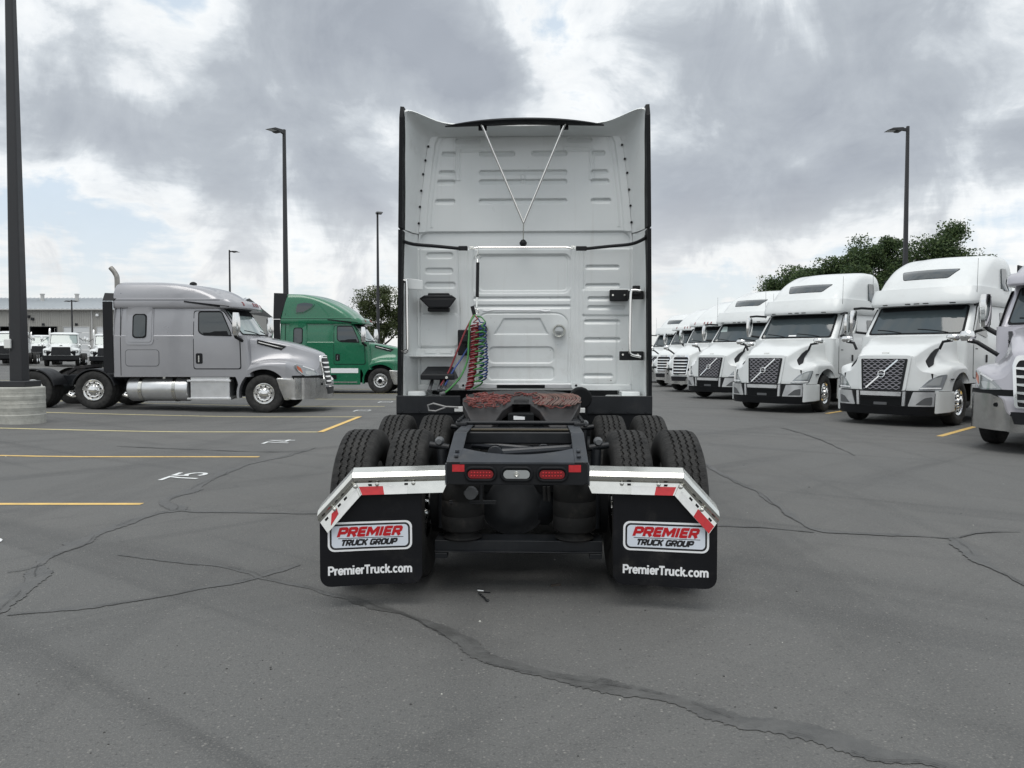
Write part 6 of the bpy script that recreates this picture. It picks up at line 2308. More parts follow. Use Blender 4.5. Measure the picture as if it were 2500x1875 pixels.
for zx, s in ((65, -1), (2080, 1)):
    p = PB(zx, 615, 5.2)
    mb = MB()
    mb.tube([p + Vector((0, 0.1, 0)), p], 0.020, 8)
    mb.tube([p, p + Vector((-s * 0.02, 0, 0.10))], 0.008, 6)
    mb.build('slack_adjuster', M_GREY, hero, smooth=50)


# ---- mud flaps and their bright hangers
def flap_side(s):
    droop = 0.018 if s < 0 else 0.004

    def pos(x, z, o_=0.0):
        """x outward from the truck centre, o_ toward the viewer"""
        t = x - 0.42
        return (s * x, 4.66 - D0 + 0.02 - 0.105 * t - o_, z - droop * t)
    fl = rpoly([(0.585, 0.80), (0.585, 0.15), (1.197, 0.15), (1.197, 0.52), (0.96, 0.80)], 0.0001, 1)
    fl = []
    for i in range(6):
        a = math.radians(180 + 90 * i / 5)
        fl.append((0.585 + 0.065 + 0.065 * math.cos(a), 0.150 + 0.065 + 0.065 * math.sin(a)))
    for i in range(6):
        a = math.radians(270 + 90 * i / 5)
        fl.append((1.197 - 0.065 + 0.065 * math.cos(a), 0.150 + 0.065 + 0.065 * math.sin(a)))
    fl += [(1.197, 0.56), (0.97, 0.80), (0.585, 0.80)]

    def bend(x, z, o_):
        p = pos(x, z, o_)
        k = max(0.0, 0.62 - z)
        wv = 0.028 * math.sin((x - 0.6) * 7 + (1 if s > 0 else 0)) * k
        return (p[0], p[1] + 0.05 * k * k + wv, p[2])
    f = panel('mud_flap', fl, bend, M_FLAP, hero, 0.006, 0.006, 0.05, smooth=60)
    cx, cz = 0.897, 0.456

    def st(u, v, o_):            # u to the viewer's right
        return bend(cx + s * u, cz + v, 0.0065 + o_)
    lay = [('decal', 0.2525, 0.090, 0.040, M_WHITEPLAIN, 0.0012), ('decal_line', 0.240, 0.078, 0.032, M_BLACKPRINT, 0.0020), ('decal_face', 0.229, 0.067, 0.024, M_STICKER, 0.0028)]
    for nm, hw, hh, r, m, o_ in lay:
        panel(nm, rrect(-hw, -hh, hw, hh, r), lambda u, v, q, o=o_: st(u, v, o if q > 0 else 0.0), m, f, 0.001, 0.0, 0.06, smooth=0)
    mb = MB()
    stroke_text(mb, 'PREMIER', 0.057, 0.385, 0.0178, lambda u, v, w_: st(u + 0.004, v + 0.029, 0.0036 + w_), BLOCK, 0.32)
    mb.build('lettering', M_REDPRINT, f, smooth=0)
    mb = MB()
    panel_bm(mb, [(-0.19, -0.0115), (0.20, -0.0115), (0.20, -0.0080), (-0.19, -0.0080)], lambda u, v, q: st(u, v, 0.0036 if q > 0 else 0.0028), 0.001, 0, 0.1)
    stroke_text(mb, 'TRUCK GROUP', 0.037, 0.335, 0.0108, lambda u, v, w_: st(u - 0.004, v - 0.036, 0.0036 + w_), BLOCK, 0.32)
    mb.build('lettering', M_BLACKPRINT, f, smooth=0)
    mb = MB()
    stroke_text(mb, 'PremierTruck.com', 0.056, 0.505, 0.0114, lambda u, v, w_: st(u, v - 0.207, 0.0012 + w_), ROUND)
    mb.build('lettering', M_WHITEPLAIN, f, smooth=0)
    # hanger: folded bright strip, straight part and a mitred diagonal part
    T = [(0.421, 0.872), (1.0, 0.872), (1.197, 0.655)]
    M1 = [(0.421, 0.850), (0.996, 0.850), (1.199, 0.628)]
    M2 = [(0.421, 0.822), (0.989, 0.822), (1.200, 0.598)]
    M3 = [(0.421, 0.802), (0.984, 0.802), (1.199, 0.576)]
    Fd = [(0.421, 0.790), (0.980, 0.790), (1.197, 0.560)]
    B0 = [(0.421, 0.785), (0.972, 0.785), (1.190, 0.552)]
    B1 = [(0.452, 0.716), (0.938, 0.716), (1.140, 0.492)]
    off = [-0.055, 0.014, 0.030, 0.024, 0.006, 0.002, 0.026]
    hgr = None
    for a, b, nm in ((0, 1, 'flap_hanger'), (1, 2, 'hanger_end')):
        mb = MB()
        rows = []
        for i in range(5):
            t = i / 4
            row = []
            for L, o_ in zip((T, M1, M2, M3, Fd, B0, B1), off):
                x = L[a][0] + (L[b][0] - L[a][0]) * t
                z = L[a][1] + (L[b][1] - L[a][1]) * t
                if a == 1 and i == 0:
                    x += 0.002
                row.append(pos(x, z, o_ + 0.02))
            row += [pos(x, z, -0.02)]
            rows.append(row)
        mb.grid(rows)
        o = mb.build(nm, M_STEEL, hero if hgr is None else hgr, smooth=25)
        if hgr is None:
            hgr = o

    def face(t0, t1, v0, v1, diag):
        """quad on the lower face: t along the strip, v across (0 top .. 1 bottom)"""
        a, b = (1, 2) if diag else (0, 1)
        q = []
        for t, v in ((t0, v0), (t1, v0), (t1, v1), (t0, v1)):
            x0 = B0[a][0] + (B0[b][0] - B0[a][0]) * t
            z0 = B0[a][1] + (B0[b][1] - B0[a][1]) * t
            x1 = B1[a][0] + (B1[b][0] - B1[a][0]) * t
            z1 = B1[a][1] + (B1[b][1] - B1[a][1]) * t
            q.append((x0 + (x1 - x0) * v, z0 + (z1 - z0) * v))
        return q

    def tf(u, v, o_):
        if u < 0.955 or v > 0.79:
            k = (0.785 - v) / 0.069
        else:
            k = ((u - 0.972) * (-0.730) + (v - 0.785) * (-0.683)) / 0.080
        return pos(u, v, 0.0235 + 0.024 * min(1.1, max(0.0, k)) + o_)
    if s < 0:
        tapes = [((0.72, 0.99, 0.30, 1.0, False), M_REDTAPE), ((0.44, 0.72, 0.30, 1.0, False), M_WTAPE), ((0.05, 0.60, 0.30, 0.98, True), M_WTAPE)]
    else:
        tapes = [((0.76, 0.98, 0.30, 1.0, False), M_REDTAPE), ((0.48, 0.76, 0.30, 1.0, False), M_WTAPE), ((0.10, 0.55, 0.30, 0.98, True), M_WTAPE), ((0.55, 0.99, 0.30, 0.98, True), M_REDTAPE)]
    for (t0, t1, v0, v1, dg), m in tapes:
        panel('reflective_tape', face(t0, t1, v0, v1, dg), tf, m, hgr, 0.002, 0.0, 0.5, smooth=0)
    if s < 0:
        q = face(0.58, 0.86, 0.2, 0.8, True)
        panel('reflective_tape', [q[0], ((q[1][0] + q[0][0]) / 2, (q[1][1] + q[0][1]) / 2), q[2], ((q[3][0] + q[0][0]) / 2, (q[3][1] + q[0][1]) / 2 - 0.01)], tf, M_REDTAPE, hgr, 0.003, 0.0, 0.5, smooth=0)
    for t, dg in ((0.38, False), (0.78, False), (0.05, True), (0.62, True)):
        q = face(t, t + 0.001, 0.12, 0.13, dg)
        p = tf(q[0][0], q[0][1], 0.0)
        mb = MB()
        mb.lathe([(0.0, 0.013), (-0.006, 0.013), (-0.007, 0.009), (-0.016, 0.008), (-0.018, 0.0)], 8, 'y', p)
        mb.build('bolt', M_STEEL, hgr, smooth=30)
    for t, dg in ((0.44, False), (0.84, False), (0.30, True), (0.47, True), (0.82, True)):
        panel('slot', face(t, t + (0.04 if not dg else 0.075), 0.10, 0.26, dg), tf, M_DARK, hgr, 0.0015, 0.0, 0.5, smooth=0)
    p = pos(0.74, 0.835, 0.028)
    mb = MB()
    mb.lathe([(0.0, 0.013), (-0.008, 0.010), (-0.010, 0.0)], 10, 'y', p)
    mb.build('bolt', M_STEEL, hgr)
    # spring end of the hanger on the frame
    mb = MB()
    mb.box(s * 0.425 - 0.012, 4.62 - D0, 0.77, s * 0.425 + 0.012, 4.74 - D0, 0.895)
    mb.build('hanger_mount', M_GREYFRAME, hgr, bevel=0.004)


flap_side(-1)
flap_side(1)
# ------------------------------------------------------------------ warehouse at far left
M_SIDING = mat('beige_metal_siding', (0.34, 0.335, 0.315), 0.55, mottle=0.05, mscale=0.8)
M_ROOF = mat('galvanised_roof', (0.50, 0.53, 0.55), 0.40, metal=0.25, mottle=0.05, mscale=0.6)
M_TRIM = mat('pale_trim', (0.44, 0.44, 0.43), 0.5)
M_DOORWHITE = mat('white_roller_door', (0.62, 0.64, 0.65), 0.5)
BX0, BX1, BY, BZ0, BZE, BZR = -104.0, -43.6, 115.0, 0.6, 8.35, 10.9
wh = empty('warehouse', ((BX0 + BX1) / 2, BY, 1.0))
OFFX, OFFY, OFFZ = -(BX0 + BX1) / 2, -BY, -1.0


def wl(x, y, z):
    return (x + OFFX, y + OFFY, z + OFFZ)


door_lefts = [-71.8 + 4.93 * k for k in range(-6, 7)]
DW, DZ = 3.84, 5.75
# ribbed wall between and above the doors
mb = MB()


def ribbed(x0, x1, z0, z1):
    rows = [[], []]
    x = x0
    while x < x1 - 0.01:
        for dx_, dy_ in ((0, 0), (0.10, 0), (0.13, -0.05), (0.20, -0.05), (0.23, 0)):
            if x + dx_ <= x1:
                rows[0].append(wl(x + dx_, BY + dy_, z0))
                rows[1].append(wl(x + dx_, BY + dy_, z1))
        x += 0.33
    rows[0].append(wl(x1, BY, z0))
    rows[1].append(wl(x1, BY, z1))
    mb.grid(rows)


ribbed(BX0, BX1, DZ + 0.08, BZE)
prev = BX0
for dl in door_lefts + [BX1 + 1]:
    if dl - 0.12 > prev:
        ribbed(prev, min(dl - 0.12, BX1), BZ0, DZ + 0.08)
    prev = dl + DW + 0.12
mb.build('wall', M_SIDING, wh, smooth=0)
mb = MB()
mb.box(*wl(BX1 - 0.05, BY + 0.05, BZ0), *wl(BX1, BY + 24, BZE))
mb.build('end_wall', M_SIDING, wh)
# roof with standing seams
mb = MB()
mb.add([wl(BX0, BY - 0.5, BZE + 0.05), wl(BX1 + 0.4, BY - 0.5, BZE + 0.05), wl(BX1 + 0.4, BY + 12, BZR), wl(BX0, BY + 12, BZR), wl(BX1 + 0.4, BY + 24.5, BZE), wl(BX0, BY + 24.5, BZE)],
       [(0, 1, 2, 3), (3, 2, 4, 5)])
roof = mb.build('roof', M_ROOF, wh, smooth=0)
mb = MB()
mb.box(-0.03, -0.5, 0, 0.03, 0.0, 0.09)
base = None
k = 0
x = BX0 + 0.4
seam_me = None
while x < BX1 and k < 100:
    if seam_me is None:
        mb = MB()
        a, b = Vector((0, -6.25, -1.275)), Vector((0, 6.25, 1.275))
        up = Vector((0, 0, 0.10))
        w_ = Vector((0.035, 0, 0))
        mb.hexa([a - w_, a + w_, b + w_, b - w_], [a - w_ + up, a + w_ + up, b + w_ + up, b - w_ + up])
        o = mb.build('roof_seam', M_ROOF, roof, smooth=0)
        seam_me = o.data
    else:
        o = bpy.data.objects.new('roof_seam', seam_me)
        COL.objects.link(o)
        o.parent = roof
    o.location = wl(x, BY + 5.75, (BZE + 0.05 + BZR) / 2)
    x += 0.68
    k += 1
mb = MB()
mb.box(*wl(BX0, BY - 0.62, BZE - 0.12), *wl(BX1 + 0.4, BY - 0.40, BZE + 0.06))
mb.build('gutter', M_TRIM, wh)
for px in (388, 677):
    X = (px / 3.456 - 1250) * (BY + 9) / F_PX
    mb = MB()
    mb.lathe([(-0.6, 0.28), (0.75, 0.28), (0.80, 0.36), (0.95, 0.36), (1.0, 0.0)], 12, 'z', wl(X, BY + 8.5, BZR - 0.5))
    mb.build('roof_vent', M_TRIM, roof)
for px in (232, 785):
    X = (px / 3.456 - 1250) * BY / F_PX
    mb = MB()
    mb.box(*wl(X - 0.12, BY - 0.12, BZ0), *wl(X + 0.12, BY - 0.055, BZE - 0.13))
    mb.build('downpipe', M_TRIM, wh)
for i, dl in enumerate(door_lefts):
    if dl + DW > BX1 or dl < BX0 + 1:
        continue
    openn = i in (4, 5, 6, 2)
    mb = MB()
    for a, b, c, d in ((dl - 0.12, dl, BZ0, DZ + 0.08), (dl + DW, dl + DW + 0.12, BZ0, DZ + 0.08)):
        mb.box(*wl(a, BY - 0.08, c), *wl(b, BY + 0.1, d))
    mb.box(*wl(dl, BY - 0.08, DZ), *wl(dl + DW, BY + 0.1, DZ + 0.08))
    fr = mb.build('door_frame', M_TRIM if not openn else M_FRAME, wh)
    if openn:
        mb = MB()
        mb.box(*wl(dl, BY + 6.0, BZ0), *wl(dl + DW, BY + 6.1, DZ))
        mb.box(*wl(dl - 0.4, BY + 0.12, BZ0), *wl(dl - 0.02, BY + 6.0, DZ))
        mb.box(*wl(dl + DW + 0.02, BY + 0.12, BZ0), *wl(dl + DW + 0.4, BY + 6.0, DZ))
        mb.box(*wl(dl - 0.4, BY + 0.12, DZ + 0.01), *wl(dl + DW + 0.4, BY + 6.1, DZ + 0.1))
        mb.build('door_bay', M_DARK, fr)
    else:
        for r in range(6):
            z0 = BZ0 + 0.02 + (DZ - BZ0) * r / 6
            mb = MB()
            mb.box(*wl(dl + 0.01, BY + 0.0, z0), *wl(dl + DW - 0.01, BY + 0.05, z0 + (DZ - BZ0) / 6 - 0.04))
            mb.build('door_panel', M_DOORWHITE, fr)
    mb = MB()
    mb.box(*wl(dl + DW / 2 - 0.2, BY - 0.12, DZ + 0.2), *wl(dl + DW / 2 + 0.2, BY - 0.06, DZ + 0.55))
    mb.build('bay_sign', M_FRAME, wh)
for px, pz in ((257, 530), (290, 550), (835, 517)):
    X = (px / 3.456 - 1250) * BY / F_PX
    Z = CAM_H - (620 + pz / 3.456 - 867) * BY / F_PX
    mb = MB()
    mb.box(*wl(X - 0.22, BY - 0.3, Z - 0.2), *wl(X + 0.22, BY - 0.051, Z + 0.2))
    mb.build('wall_lamp', M_FRAME if px < 800 else M_WHITEPLAIN, wh, bevel=0.05)
tag(wh, 'long beige metal warehouse with roller doors behind the white trucks', 'warehouse')

# ------------------------------------------------------------------ short white day-cab work trucks before the warehouse
def build_work_truck(root):
    yr = -2.9
    sh = Shell([
        ([(0.95, -1.05, 0.04, 1.05, 0.10, yr, 0.08), (1.72, -1.10, 0.08, 1.06, 0.10, yr, 0.08)], 3),
        ([(1.74, -1.12, 0.16, 1.05, 0.14, yr, 0.08), (2.10, -1.35, 0.18, 1.02, 0.14, yr, 0.08), (2.46, -1.56, 0.18, 0.97, 0.14, yr, 0.08)], 4),
        ([(2.465, -1.50, 0.18, 0.99, 0.16, yr, 0.08), (2.52, -1.50, 0.2, 0.98, 0.2, yr, 0.08), (2.60, -1.62, 0.3, 0.92, 0.3, yr, 0.1), (2.65, -1.85, 0.3, 0.75, 0.3, yr + 0.05, 0.15)], 3)])
    sh.build('cab', M_WHITE, root)
    hd = Hood([(1.05, 0.62, 1.50, 0.05, 1.12, 1.22), (0.95, 0.66, 1.56, 0.06, 1.18, 1.30), (0.5, 0.70, 1.64, 0.07, 1.22, 1.38), (0.0, 0.76, 1.70, 0.08, 1.23, 1.38),
               (-0.6, 0.84, 1.76, 0.08, 1.20, 1.25), (-1.1, 0.95, 1.79, 0.08, 1.12, 1.12)], 1.05, 0.25, 3.0, 0.25, 0.66, 0.86, 0.5, 1.0)
    hood = hd.build('hood', M_WHITE, root)
    F = hd.front
    g = panel('grille', rpoly([(-0.60, 1.47), (0.60, 1.47), (0.67, 0.86), (-0.67, 0.86)], 0.04), F, M_BLACK, root, 0.03, 0.02, 0.4)
    for i in range(6):
        z = 1.40 - i * 0.095
        panel('grille_slat', [(-0.60, z), (0.60, z), (0.60, z - 0.02), (-0.60, z - 0.02)], F, M_FRAME, g, 0.05, -0.03, 0.5)
    panel('hood_badge', rrect(-0.09, 1.545, 0.09, 1.575, 0.01), lambda u, v, o_: hd.warp(u, 1.02 - (v - 1.545) * 2, v + 0.02 + o_), M_BLACK, hood, 0.012, 0.02, 0.4)
    for s in (1, -1):
        f = lambda u, v, o_: F(s * u, v, o_)
        h = panel('headlamp', rpoly([(0.74, 1.02), (1.10, 1.02), (1.14, 1.12), (1.12, 1.22), (0.74, 1.20)], 0.03), f, M_BLACK, root, 0.02, 0.02, 0.1)
        for x in (0.84, 1.02):
            panel('lamp_lens', rrect(x - 0.06, 1.06, x + 0.06, 1.17, 0.04), f, M_LENS, h, 0.03, -0.01, 0.2)
        mirror_arm(root, s, (1.45, -1.15, 2.10), (0.20, 0.12, 0.42), (1.05, -1.25, 2.2), None, M_CHROME, 0.02, 'door_mirror')
        mirror_arm(root, s, (1.22, 0.45, 1.62), (0.20, 0.10, 0.18), (1.10, 0.40, 1.30), None, M_CHROME, 0.015, 'hood_mirror')
        D = sh.side(s)
        dr = panel('door', rpoly([(-1.35, 1.0), (-2.6, 1.0), (-2.6, 2.42), (-1.75, 2.42), (-1.35, 1.75)], 0.06), D, M_WHITE, root, 0.01, 0.0, 0.4)
        panel('door_window', rpoly([(-1.48, 1.72), (-2.5, 1.72), (-2.5, 2.36), (-1.80, 2.36)], 0.05), D, M_GLASS, dr, 0.016, 0.0, 0.3)
    W = sh.front
    panel('windscreen_frame', rpoly([(-0.95, 1.76), (0.95, 1.76), (0.90, 2.45), (-0.90, 2.45)], 0.06), W, M_RUBBER, root, 0.012, 0.01, 0.15)
    ws = panel('windscreen', rpoly([(-0.91, 1.79), (0.91, 1.79), (0.86, 2.42), (-0.86, 2.42)], 0.06), W, M_PALEGLASS, root, 0.02, 0.0, 0.15)
    mb = MB()
    mb.box(-1.20, 0.98, 0.48, 1.20, 1.22, 0.84)
    mb.build('bumper', M_BLACK, root, bevel=0.04)
    mb = MB()
    mb.tube(crom([(1.12, -3.05, 1.0), (1.12, -3.05, 2.6), (1.12, -3.08, 2.8), (1.12, -3.2, 2.95)], 4), 0.07, 10)
    mb.build('exhaust_stack', M_CHROME, root, smooth=50)
    chassis(root, axles=(-5.2, -6.5), tail=-8.0, tanks=False, steps=False, fenders=False)


wt = empty('work_truck', (0, 0, 0))
build_work_truck(wt)
for i, (px, d, lab) in enumerate(((134, 58, 'white day-cab work truck facing forward between the light pole and the silver truck'),
                                  (247, 59, 'white day-cab work truck half hidden behind the silver sleeper'),
                                  (3, 58, 'white day-cab work truck cut by the left edge of the photo'),
                                  (84, 78, 'white work truck standing behind the front row, glimpsed beside the light pole'))):
    o = wt if i == 0 else copy_tree(wt)
    X = (px - 1250) * d / F_PX
    o.location = (X, d + 1.0, gz(X, d))
    o.rotation_euler = (0, 0, -math.radians(155))
    tag(o, lab, 'work truck', 'white work trucks in front of the warehouse')
# chain-link fence behind them
fe = empty('chain_link_fence', (-50, 84, 0))
M_GALV = mat('galvanised_steel', (0.40, 0.41, 0.41), 0.45, metal=0.7)
for k in range(16):
    x = -72 + 3 * k
    mb = MB()
    mb.tube([(x + 50, 0, gz(x, 84) - 0.1), (x + 50, 0, gz(x, 84) + 1.9)], 0.04, 6)
    mb.build('fence_post', M_GALV, fe)
for z in (0.15, 1.05, 1.88):
    mb = MB()
    mb.tube([(x + 50, 0, gz(x, 84) + z) for x in range(-72, -25, 3)], 0.025, 5)
    mb.build('fence_rail', M_GALV, fe)
tag(fe, 'thin grey chain link fence behind the white work trucks', 'fence')

# ------------------------------------------------------------------ light poles
def light_pole(x, y, z0, top, wb, wt_, heads, label, base=True, turn=0):
    r = empty('light_pole', (x, y, z0))
    h = top - z0
    mb = MB()
    a, b = wb / 2, wt_ / 2
    mb.hexa([(-a, -a, 0), (a, -a, 0), (a, a, 0), (-a, a, 0)], [(-b, -b, h), (b, -b, h), (b, b, h), (-b, b, h)])
    mb.build('pole', M_POLE, r, bevel=wb * 0.12)
    for s in heads:
        mb = MB()
        hp = h - 0.16
        L = 0.92
        x0 = b
        mb.hexa([(s * x0, -0.05, hp - 0.06), (s * (x0 + 0.22), -0.04, hp - 0.03), (s * (x0 + 0.22), 0.04, hp - 0.03), (s * x0, 0.05, hp - 0.06)],
                [(s * x0, -0.05, hp + 0.08), (s * (x0 + 0.22), -0.04, hp + 0.05), (s * (x0 + 0.22), 0.04, hp + 0.05), (s * x0, 0.05, hp + 0.08)])
        mb.build('lamp_arm', M_POLE, r, bevel=0.01)
        mb = MB()
        pr = [(0.20, hp + 0.02), (0.28, hp + 0.07), (0.70, hp + 0.05), (0.95, hp - 0.055), (0.55, hp - 0.055), (0.48, hp - 0.085), (0.32, hp - 0.085), (0.24, hp - 0.03)]
        mb.prism([(s * p[0], p[1]) for p in pr], 'y', -0.19, 0.19)
        hd_ = mb.build('lamp_head', M_POLE, r, bevel=0.012)
        panel('lamp_glass', [(s * 0.58, -0.15), (s * 0.90, -0.15), (s * 0.90, 0.15), (s * 0.58, 0.15)], lambda u, v, o_: (u, v, hp - 0.056 - o_), M_LAMPGREY, hd_, 0.004, 0.0, 0.5)
    if base:
        mb = MB()
        mb.box(-wb * 1.03, -wb * 1.03, 0, wb * 1.03, wb * 1.03, 0.13)
        mb.build('base_cover', M_POLE, r, bevel=0.02)
    tag(r, label, 'light pole', 'parking lot light poles')
    r.rotation_euler[2] = math.radians(turn)
    return r


cx, cy = (47.5 - 1250) * 16.7 / F_PX, 16.7
cz = gz(cx, cy)
mb = MB()
prof = [(-0.1, 0.482), (0.02, 0.480)]
zt = 0.865 - cz
k = 9
for i in range(k):
    z0, z1 = 0.02 + (zt - 0.05) * i / k, 0.02 + (zt - 0.05) * (i + 1) / k
    rr = 0.479 + 0.003 * math.sin(i * 2.3)
    prof += [(z0 + 0.012, rr), (z1 - 0.010, rr + 0.002 * math.sin(i)), (z1 - 0.004, rr + 0.003), (z1, rr)]
prof += [(zt - 0.012, 0.475), (zt, 0.46), (zt, 0.0)]
mb.lathe(prof, 72, 'z', caps=False)
pb = mb.build('concrete_pole_base', M_CONC, smooth=25, loc=(cx, cy, cz))
tag(pb, 'round board-marked concrete footing under the nearest light pole', 'concrete footing')
p = light_pole(cx - 0.0, cy, 0.865, 11.6, 0.285, 0.135, (1, -1), 'tall dark light pole on the round concrete footing at the left edge')
mb = MB()
mb.box(-0.20, -0.20, 0.83, -0.06, -0.142, 1.03)
ub = mb.build('switch_box', M_WTAPE, p, bevel=0.015)
mb = MB()
mb.tube([(-0.15, -0.16, 0.80), (-0.15, -0.16, 0.84)], 0.012, 6)
mb.tube([(-0.10, -0.16, 0.785), (-0.10, -0.16, 0.84)], 0.010, 6)
mb.build('cable_gland', M_GREY, ub)
light_pole((700 - 1250) * 34.5 / F_PX, 34.5, gz(-10, 34), 11.55, 0.22, 0.12, (-1,), 'dark light pole rising behind the green truck', turn=62)
light_pole((924 - 1250) * 53 / F_PX, 53, gz(-9, 53), 11.35, 0.22, 0.12, (1,), 'dark light pole in front of the small tree left of the cab', turn=-68)
light_pole((564 - 1250) * 72.5 / F_PX, 72.5, gz(-26, 72), 11.4, 0.22, 0.12, (1,), 'small distant light pole above the silver truck roof')
light_pole((2205 - 1250) * 33.5 / F_PX, 33.5, 0, 11.4, 0.22, 0.12, (-1,), 'dark light pole rising behind the white trucks on the right')
light_pole((178.5 - 1250) * 100 / F_PX, 100, gz(-57, 100), 8.7, 0.20, 0.14, (-1, 1), 'thin twin-headed light pole in front of the warehouse', False)

# ------------------------------------------------------------------ trees
def leaf_material(name, a, b, c):
    m = bpy.data.materials.new(name)
    m.use_nodes = True
    t = NT(m.node_tree)
    bs = t.n['Principled BSDF']
    g = t.new('ShaderNodeNewGeometry')
    col = t.ramp(g.outputs['Random Per Island'], [(0.0, a), (0.55, b), (1.0, c)])
    t.l.new(col, bs.inputs['Base Color'])
    bs.inputs['Roughness'].default_value = 0.55
    bs.inputs['Specular IOR Level'].default_value = 0.3
    tr = t.new('ShaderNodeBsdfTranslucent')
    t.l.new(col, tr.inputs['Color'])
    mx_ = t.new('ShaderNodeMixShader')
    mx_.inputs[0].default_value = 0.35
    t.l.new(bs.outputs[0], mx_.inputs[1])
    t.l.new(tr.outputs[0], mx_.inputs[2])
    t.l.new(mx_.outputs[0], t.n['Material Output'].inputs[0])
    return m


M_LEAF = leaf_material('dark_green_leaves', (0.036, 0.064, 0.030), (0.072, 0.115, 0.048), (0.14, 0.19, 0.075))
M_LEAF2 = leaf_material('olive_leaves', (0.045, 0.065, 0.026), (0.080, 0.105, 0.042), (0.13, 0.15, 0.068))
M_BARK = mat('bark', (0.060, 0.050, 0.042), 0.9, mottle=0.3, mscale=6.0)


def tree(name_label, x, y, trunk_h, blobs, leaves, leaf, seed, lm):
    """blobs: ellipsoid foliage masses (dx, dy, z, rx, ry, rz)"""
    rg_ = random.Random(seed)
    r = empty('tree', (x, y, gz(x, y)))
    mb = MB()
    mb.tube([(0, 0, -0.1), (0.04, 0.02, trunk_h * 0.5), (0.02, 0.05, trunk_h)], [0.20, 0.15, 0.12], 9)
    tips = []
    for (bx, by, bz, rx, ry, rz) in blobs:
        b = Vector((bx, by, bz))
        s0 = Vector((0.02, 0.05, trunk_h * rg_.uniform(0.75, 1.0)))
        mid = s0.lerp(b, 0.5) + Vector((rg_.uniform(-.2, .2), rg_.uniform(-.2, .2), rg_.uniform(-.1, .3)))
        mb.tube(crom([tuple(s0), tuple(mid), tuple(b)], 4), [0.09 - 0.008 * i for i in range(9)], 6)
        nb = max(5, int(10 * rx))
        for _ in range(nb):
            while True:
                d = Vector((rg_.uniform(-1, 1), rg_.uniform(-1, 1), rg_.uniform(-1, 1)))
                if 0.25 < d.length < 1:
                    break
            d = d.normalized() * (d.length ** 0.4)
            e = b + Vector((d.x * rx, d.y * ry, d.z * rz))
            m_ = b.lerp(e, 0.55) + Vector((0, 0, rg_.uniform(-.05, .15)))
            mb.tube([tuple(b), tuple(m_), tuple(e)], [0.03, 0.018, 0.006], 4)
            tips.append((m_, e))
    mb.build('trunk', M_BARK, r, smooth=60)
    per = leaves // max(1, len(tips))
    V, Fc = [], []
    for m_, e in tips:
        k_ = int(per * rg_.uniform(0.5, 1.5))
        sp = rg_.uniform(0.16, 0.40)
        for _ in range(k_):
            t = rg_.random() ** 0.6
            c = m_.lerp(e, t) + Vector([max(-1.5, min(1.5, rg_.gauss(0, 1))) * sp * q_ for q_ in (1, 1, 0.8)])
            L = leaf * rg_.uniform(0.6, 1.4)
            u = Vector((rg_.gauss(0, 1), rg_.gauss(0, 1), rg_.gauss(-0.2, 0.7))).normalized()
            v = u.cross(Vector((rg_.gauss(0, 1), rg_.gauss(0, 1), rg_.gauss(0, 1)))).normalized() * L * 0.27
            n_ = len(V)
            V += [c - u * L * 0.5, c + v, c + u * L * 0.5, c - v]
            Fc.append((n_, n_ + 1, n_ + 2, n_ + 3))
    mb = MB()
    mb.add(V, Fc)
    cr = mb.build('crown', lm, r, smooth=0, recalc=False)
    tag(r, name_label, 'tree')
    return r


tx, ty = (2090 - 1250) * 39 / F_PX, 39.0
tree('big dark leafy tree behind the middle white trucks on the right', tx, ty, 3.4,
     [(-1.9, 0, 5.3, 1.3, 1.3, 0.9), (-0.6, 0.4, 6.2, 1.4, 1.4, 1.0), (0.9, 0, 6.6, 1.4, 1.4, 0.95), (2.1, 0.2, 6.3, 1.2, 1.2, 0.95), (0.3, -0.9, 5.2, 1.8, 1.2, 1.0), (-2.7, 0.2, 5.4, 0.8, 0.8, 0.7),
      (1.6, -0.6, 5.0, 1.4, 1.1, 0.8), (-1.2, -0.7, 4.6, 1.3, 1.1, 0.7), (2.6, -0.3, 5.2, 1.0, 1.0, 0.8)], 52000, 0.125, 3, M_LEAF)
tree('looser leafy tree with a feathery top right of the light pole', (2268 - 1250) * 37 / F_PX, 37.0, 3.4,
     [(0.1, 0, 6.0, 1.1, 1.1, 1.0), (0.9, 0, 6.9, 0.55, 0.6, 0.75), (1.5, 0.2, 6.0, 0.9, 0.9, 0.55), (-0.7, 0, 6.1, 0.9, 0.9, 0.8), (2.2, 0, 5.7, 0.6, 0.6, 0.35), (0.4, 0, 5.0, 1.5, 1.2, 0.7), (1.1, 0.1, 7.3, 0.25, 0.3, 0.35)], 22000, 0.12, 8, M_LEAF)
tree('small spreading tree branch end left of the big tree on the right', (1915 - 1250) * 41 / F_PX, 41.0, 3.2,
     [(-0.5, 0, 5.1, 0.9, 0.8, 0.5), (0.2, 0, 5.8, 0.55, 0.6, 0.55), (-0.9, 0, 4.7, 0.5, 0.5, 0.35), (0.5, 0.2, 5.0, 0.8, 0.8, 0.6)], 8500, 0.125, 5, M_LEAF)
tree('olive leafy tree between the green truck and the near cab', (930 - 1250) * 60 / F_PX, 60.0, 2.4,
     [(-0.9, 0, 5.6, 1.0, 1.0, 0.75), (0.3, 0, 5.9, 1.2, 1.2, 0.8), (1.5, 0, 5.2, 1.2, 1.2, 1.0), (-1.2, 0, 4.3, 0.8, 0.9, 0.7), (0.2, 0.2, 4.2, 1.3, 1.0, 0.9), (-0.2, 0.0, 3.2, 1.1, 1.0, 0.6), (1.4, 0, 3.6, 1.0, 1.0, 0.8)], 19000, 0.15, 11, M_LEAF2)

# ------------------------------------------------------------------ litter
def on_ground(px, py):
    x, d = at_ground(px, py)
    return Vector((x, d, gz(x, d)))


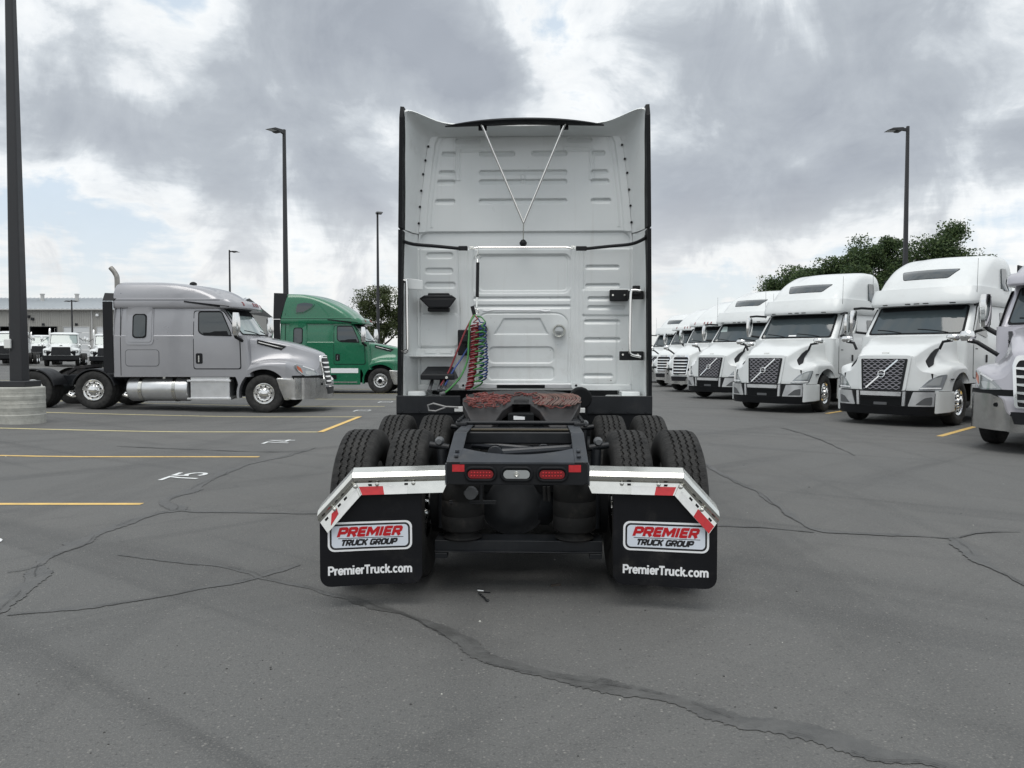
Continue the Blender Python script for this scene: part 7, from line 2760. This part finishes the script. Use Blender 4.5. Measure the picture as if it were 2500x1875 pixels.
g0 = on_ground(1170, 1452)
ch = empty('broken_chain', g0)
pts = [on_ground(1150 + x / 9.617, 1420 + y / 9.617) - g0 for x, y in ((170, 350), (215, 400), (260, 430), (300, 475), (335, 500), (360, 545), (410, 535))]
for i, (a, b) in enumerate(zip(pts[:-1], pts[1:])):
    m_ = (a + b) / 2
    u = (b - a).normalized()
    n_ = Vector((-u.y, u.x, 0)) if i % 2 == 0 else Vector((0, 0, 1))
    L = (b - a).length * 0.62
    ring = [m_ + u * L * math.cos(q) + n_ * 0.006 * math.sin(q) + Vector((0, 0, 0.009)) for q in [2 * PI * j / 12 for j in range(12)]]
    mb = MB()
    mb.tube(ring, 0.0025, 6, closed=True)
    mb.build('chain_link', M_FRAME, ch, smooth=60)
a, b, c = [on_ground(1150 + x / 9.617, 1420 + y / 9.617) - g0 for x, y in ((165, 300), (300, 320), (450, 330))]
mb = MB()
mb.tube([a + Vector((0, 0, .010)), b + Vector((0, 0, .012))], [0.012, 0.009], 8)
mb.build('clip', M_CHROME, ch, smooth=50)
mb = MB()
mb.tube([b + Vector((0, 0, .008)), c + Vector((0, 0, .006))], [0.008, 0.005], 6)
mb.build('clip_tail', M_FRAME, ch, smooth=50)
tag(ch, 'small broken chain with a shiny clip lying behind the near truck', 'chain')
g1 = on_ground(1354, 1436)
mb = MB()
rg = random.Random(2)
top = []
for i in range(9):
    q = 2 * PI * i / 9
    rr = 0.022 * (1.5 if i in (0, 2, 6) else 0.7)
    top.append((rr * math.cos(q) * 1.4, rr * math.sin(q), 0.006 + 0.010 * rg.random()))
mb.hexa([(p[0], p[1], 0.001) for p in top], top)
lf = mb.build('dry_leaf', M_BARK, smooth=0, loc=g1)
tag(lf, 'small dark dry leaf on the asphalt below the right air spring', 'leaf')
rg = random.Random(21)
for m, n, nm, lab, s0 in ((M_SEALEDGE, 90, 'grit', 'scattered dark grit and crumbs on the asphalt', 0.005), (M_CONC, 14, 'pale_grit', 'a few pale stone chips on the asphalt', 0.006)):
    mb = MB()
    for _ in range(n):
        py = 1020 + 850 * rg.random() ** 0.8
        px = rg.uniform(0, 2500)
        p = on_ground(px, py)
        s = s0 * rg.uniform(0.5, 1.5) * (1 if p.y < 8 else 1.6)
        vs = [(p.x + s * rg.uniform(.6, 1.2) * math.cos(q), p.y + s * rg.uniform(.6, 1.2) * math.sin(q), p.z) for q in (0, 1.3, 2.6, 3.9, 5.2)]
        mb.hexa(vs, [(v[0] * 0.6 + p.x * 0.4, v[1] * 0.6 + p.y * 0.4, p.z + s * 0.7) for v in vs])
    o = mb.build(nm, m, smooth=0)
    tag(o, lab, 'grit', kind='stuff')
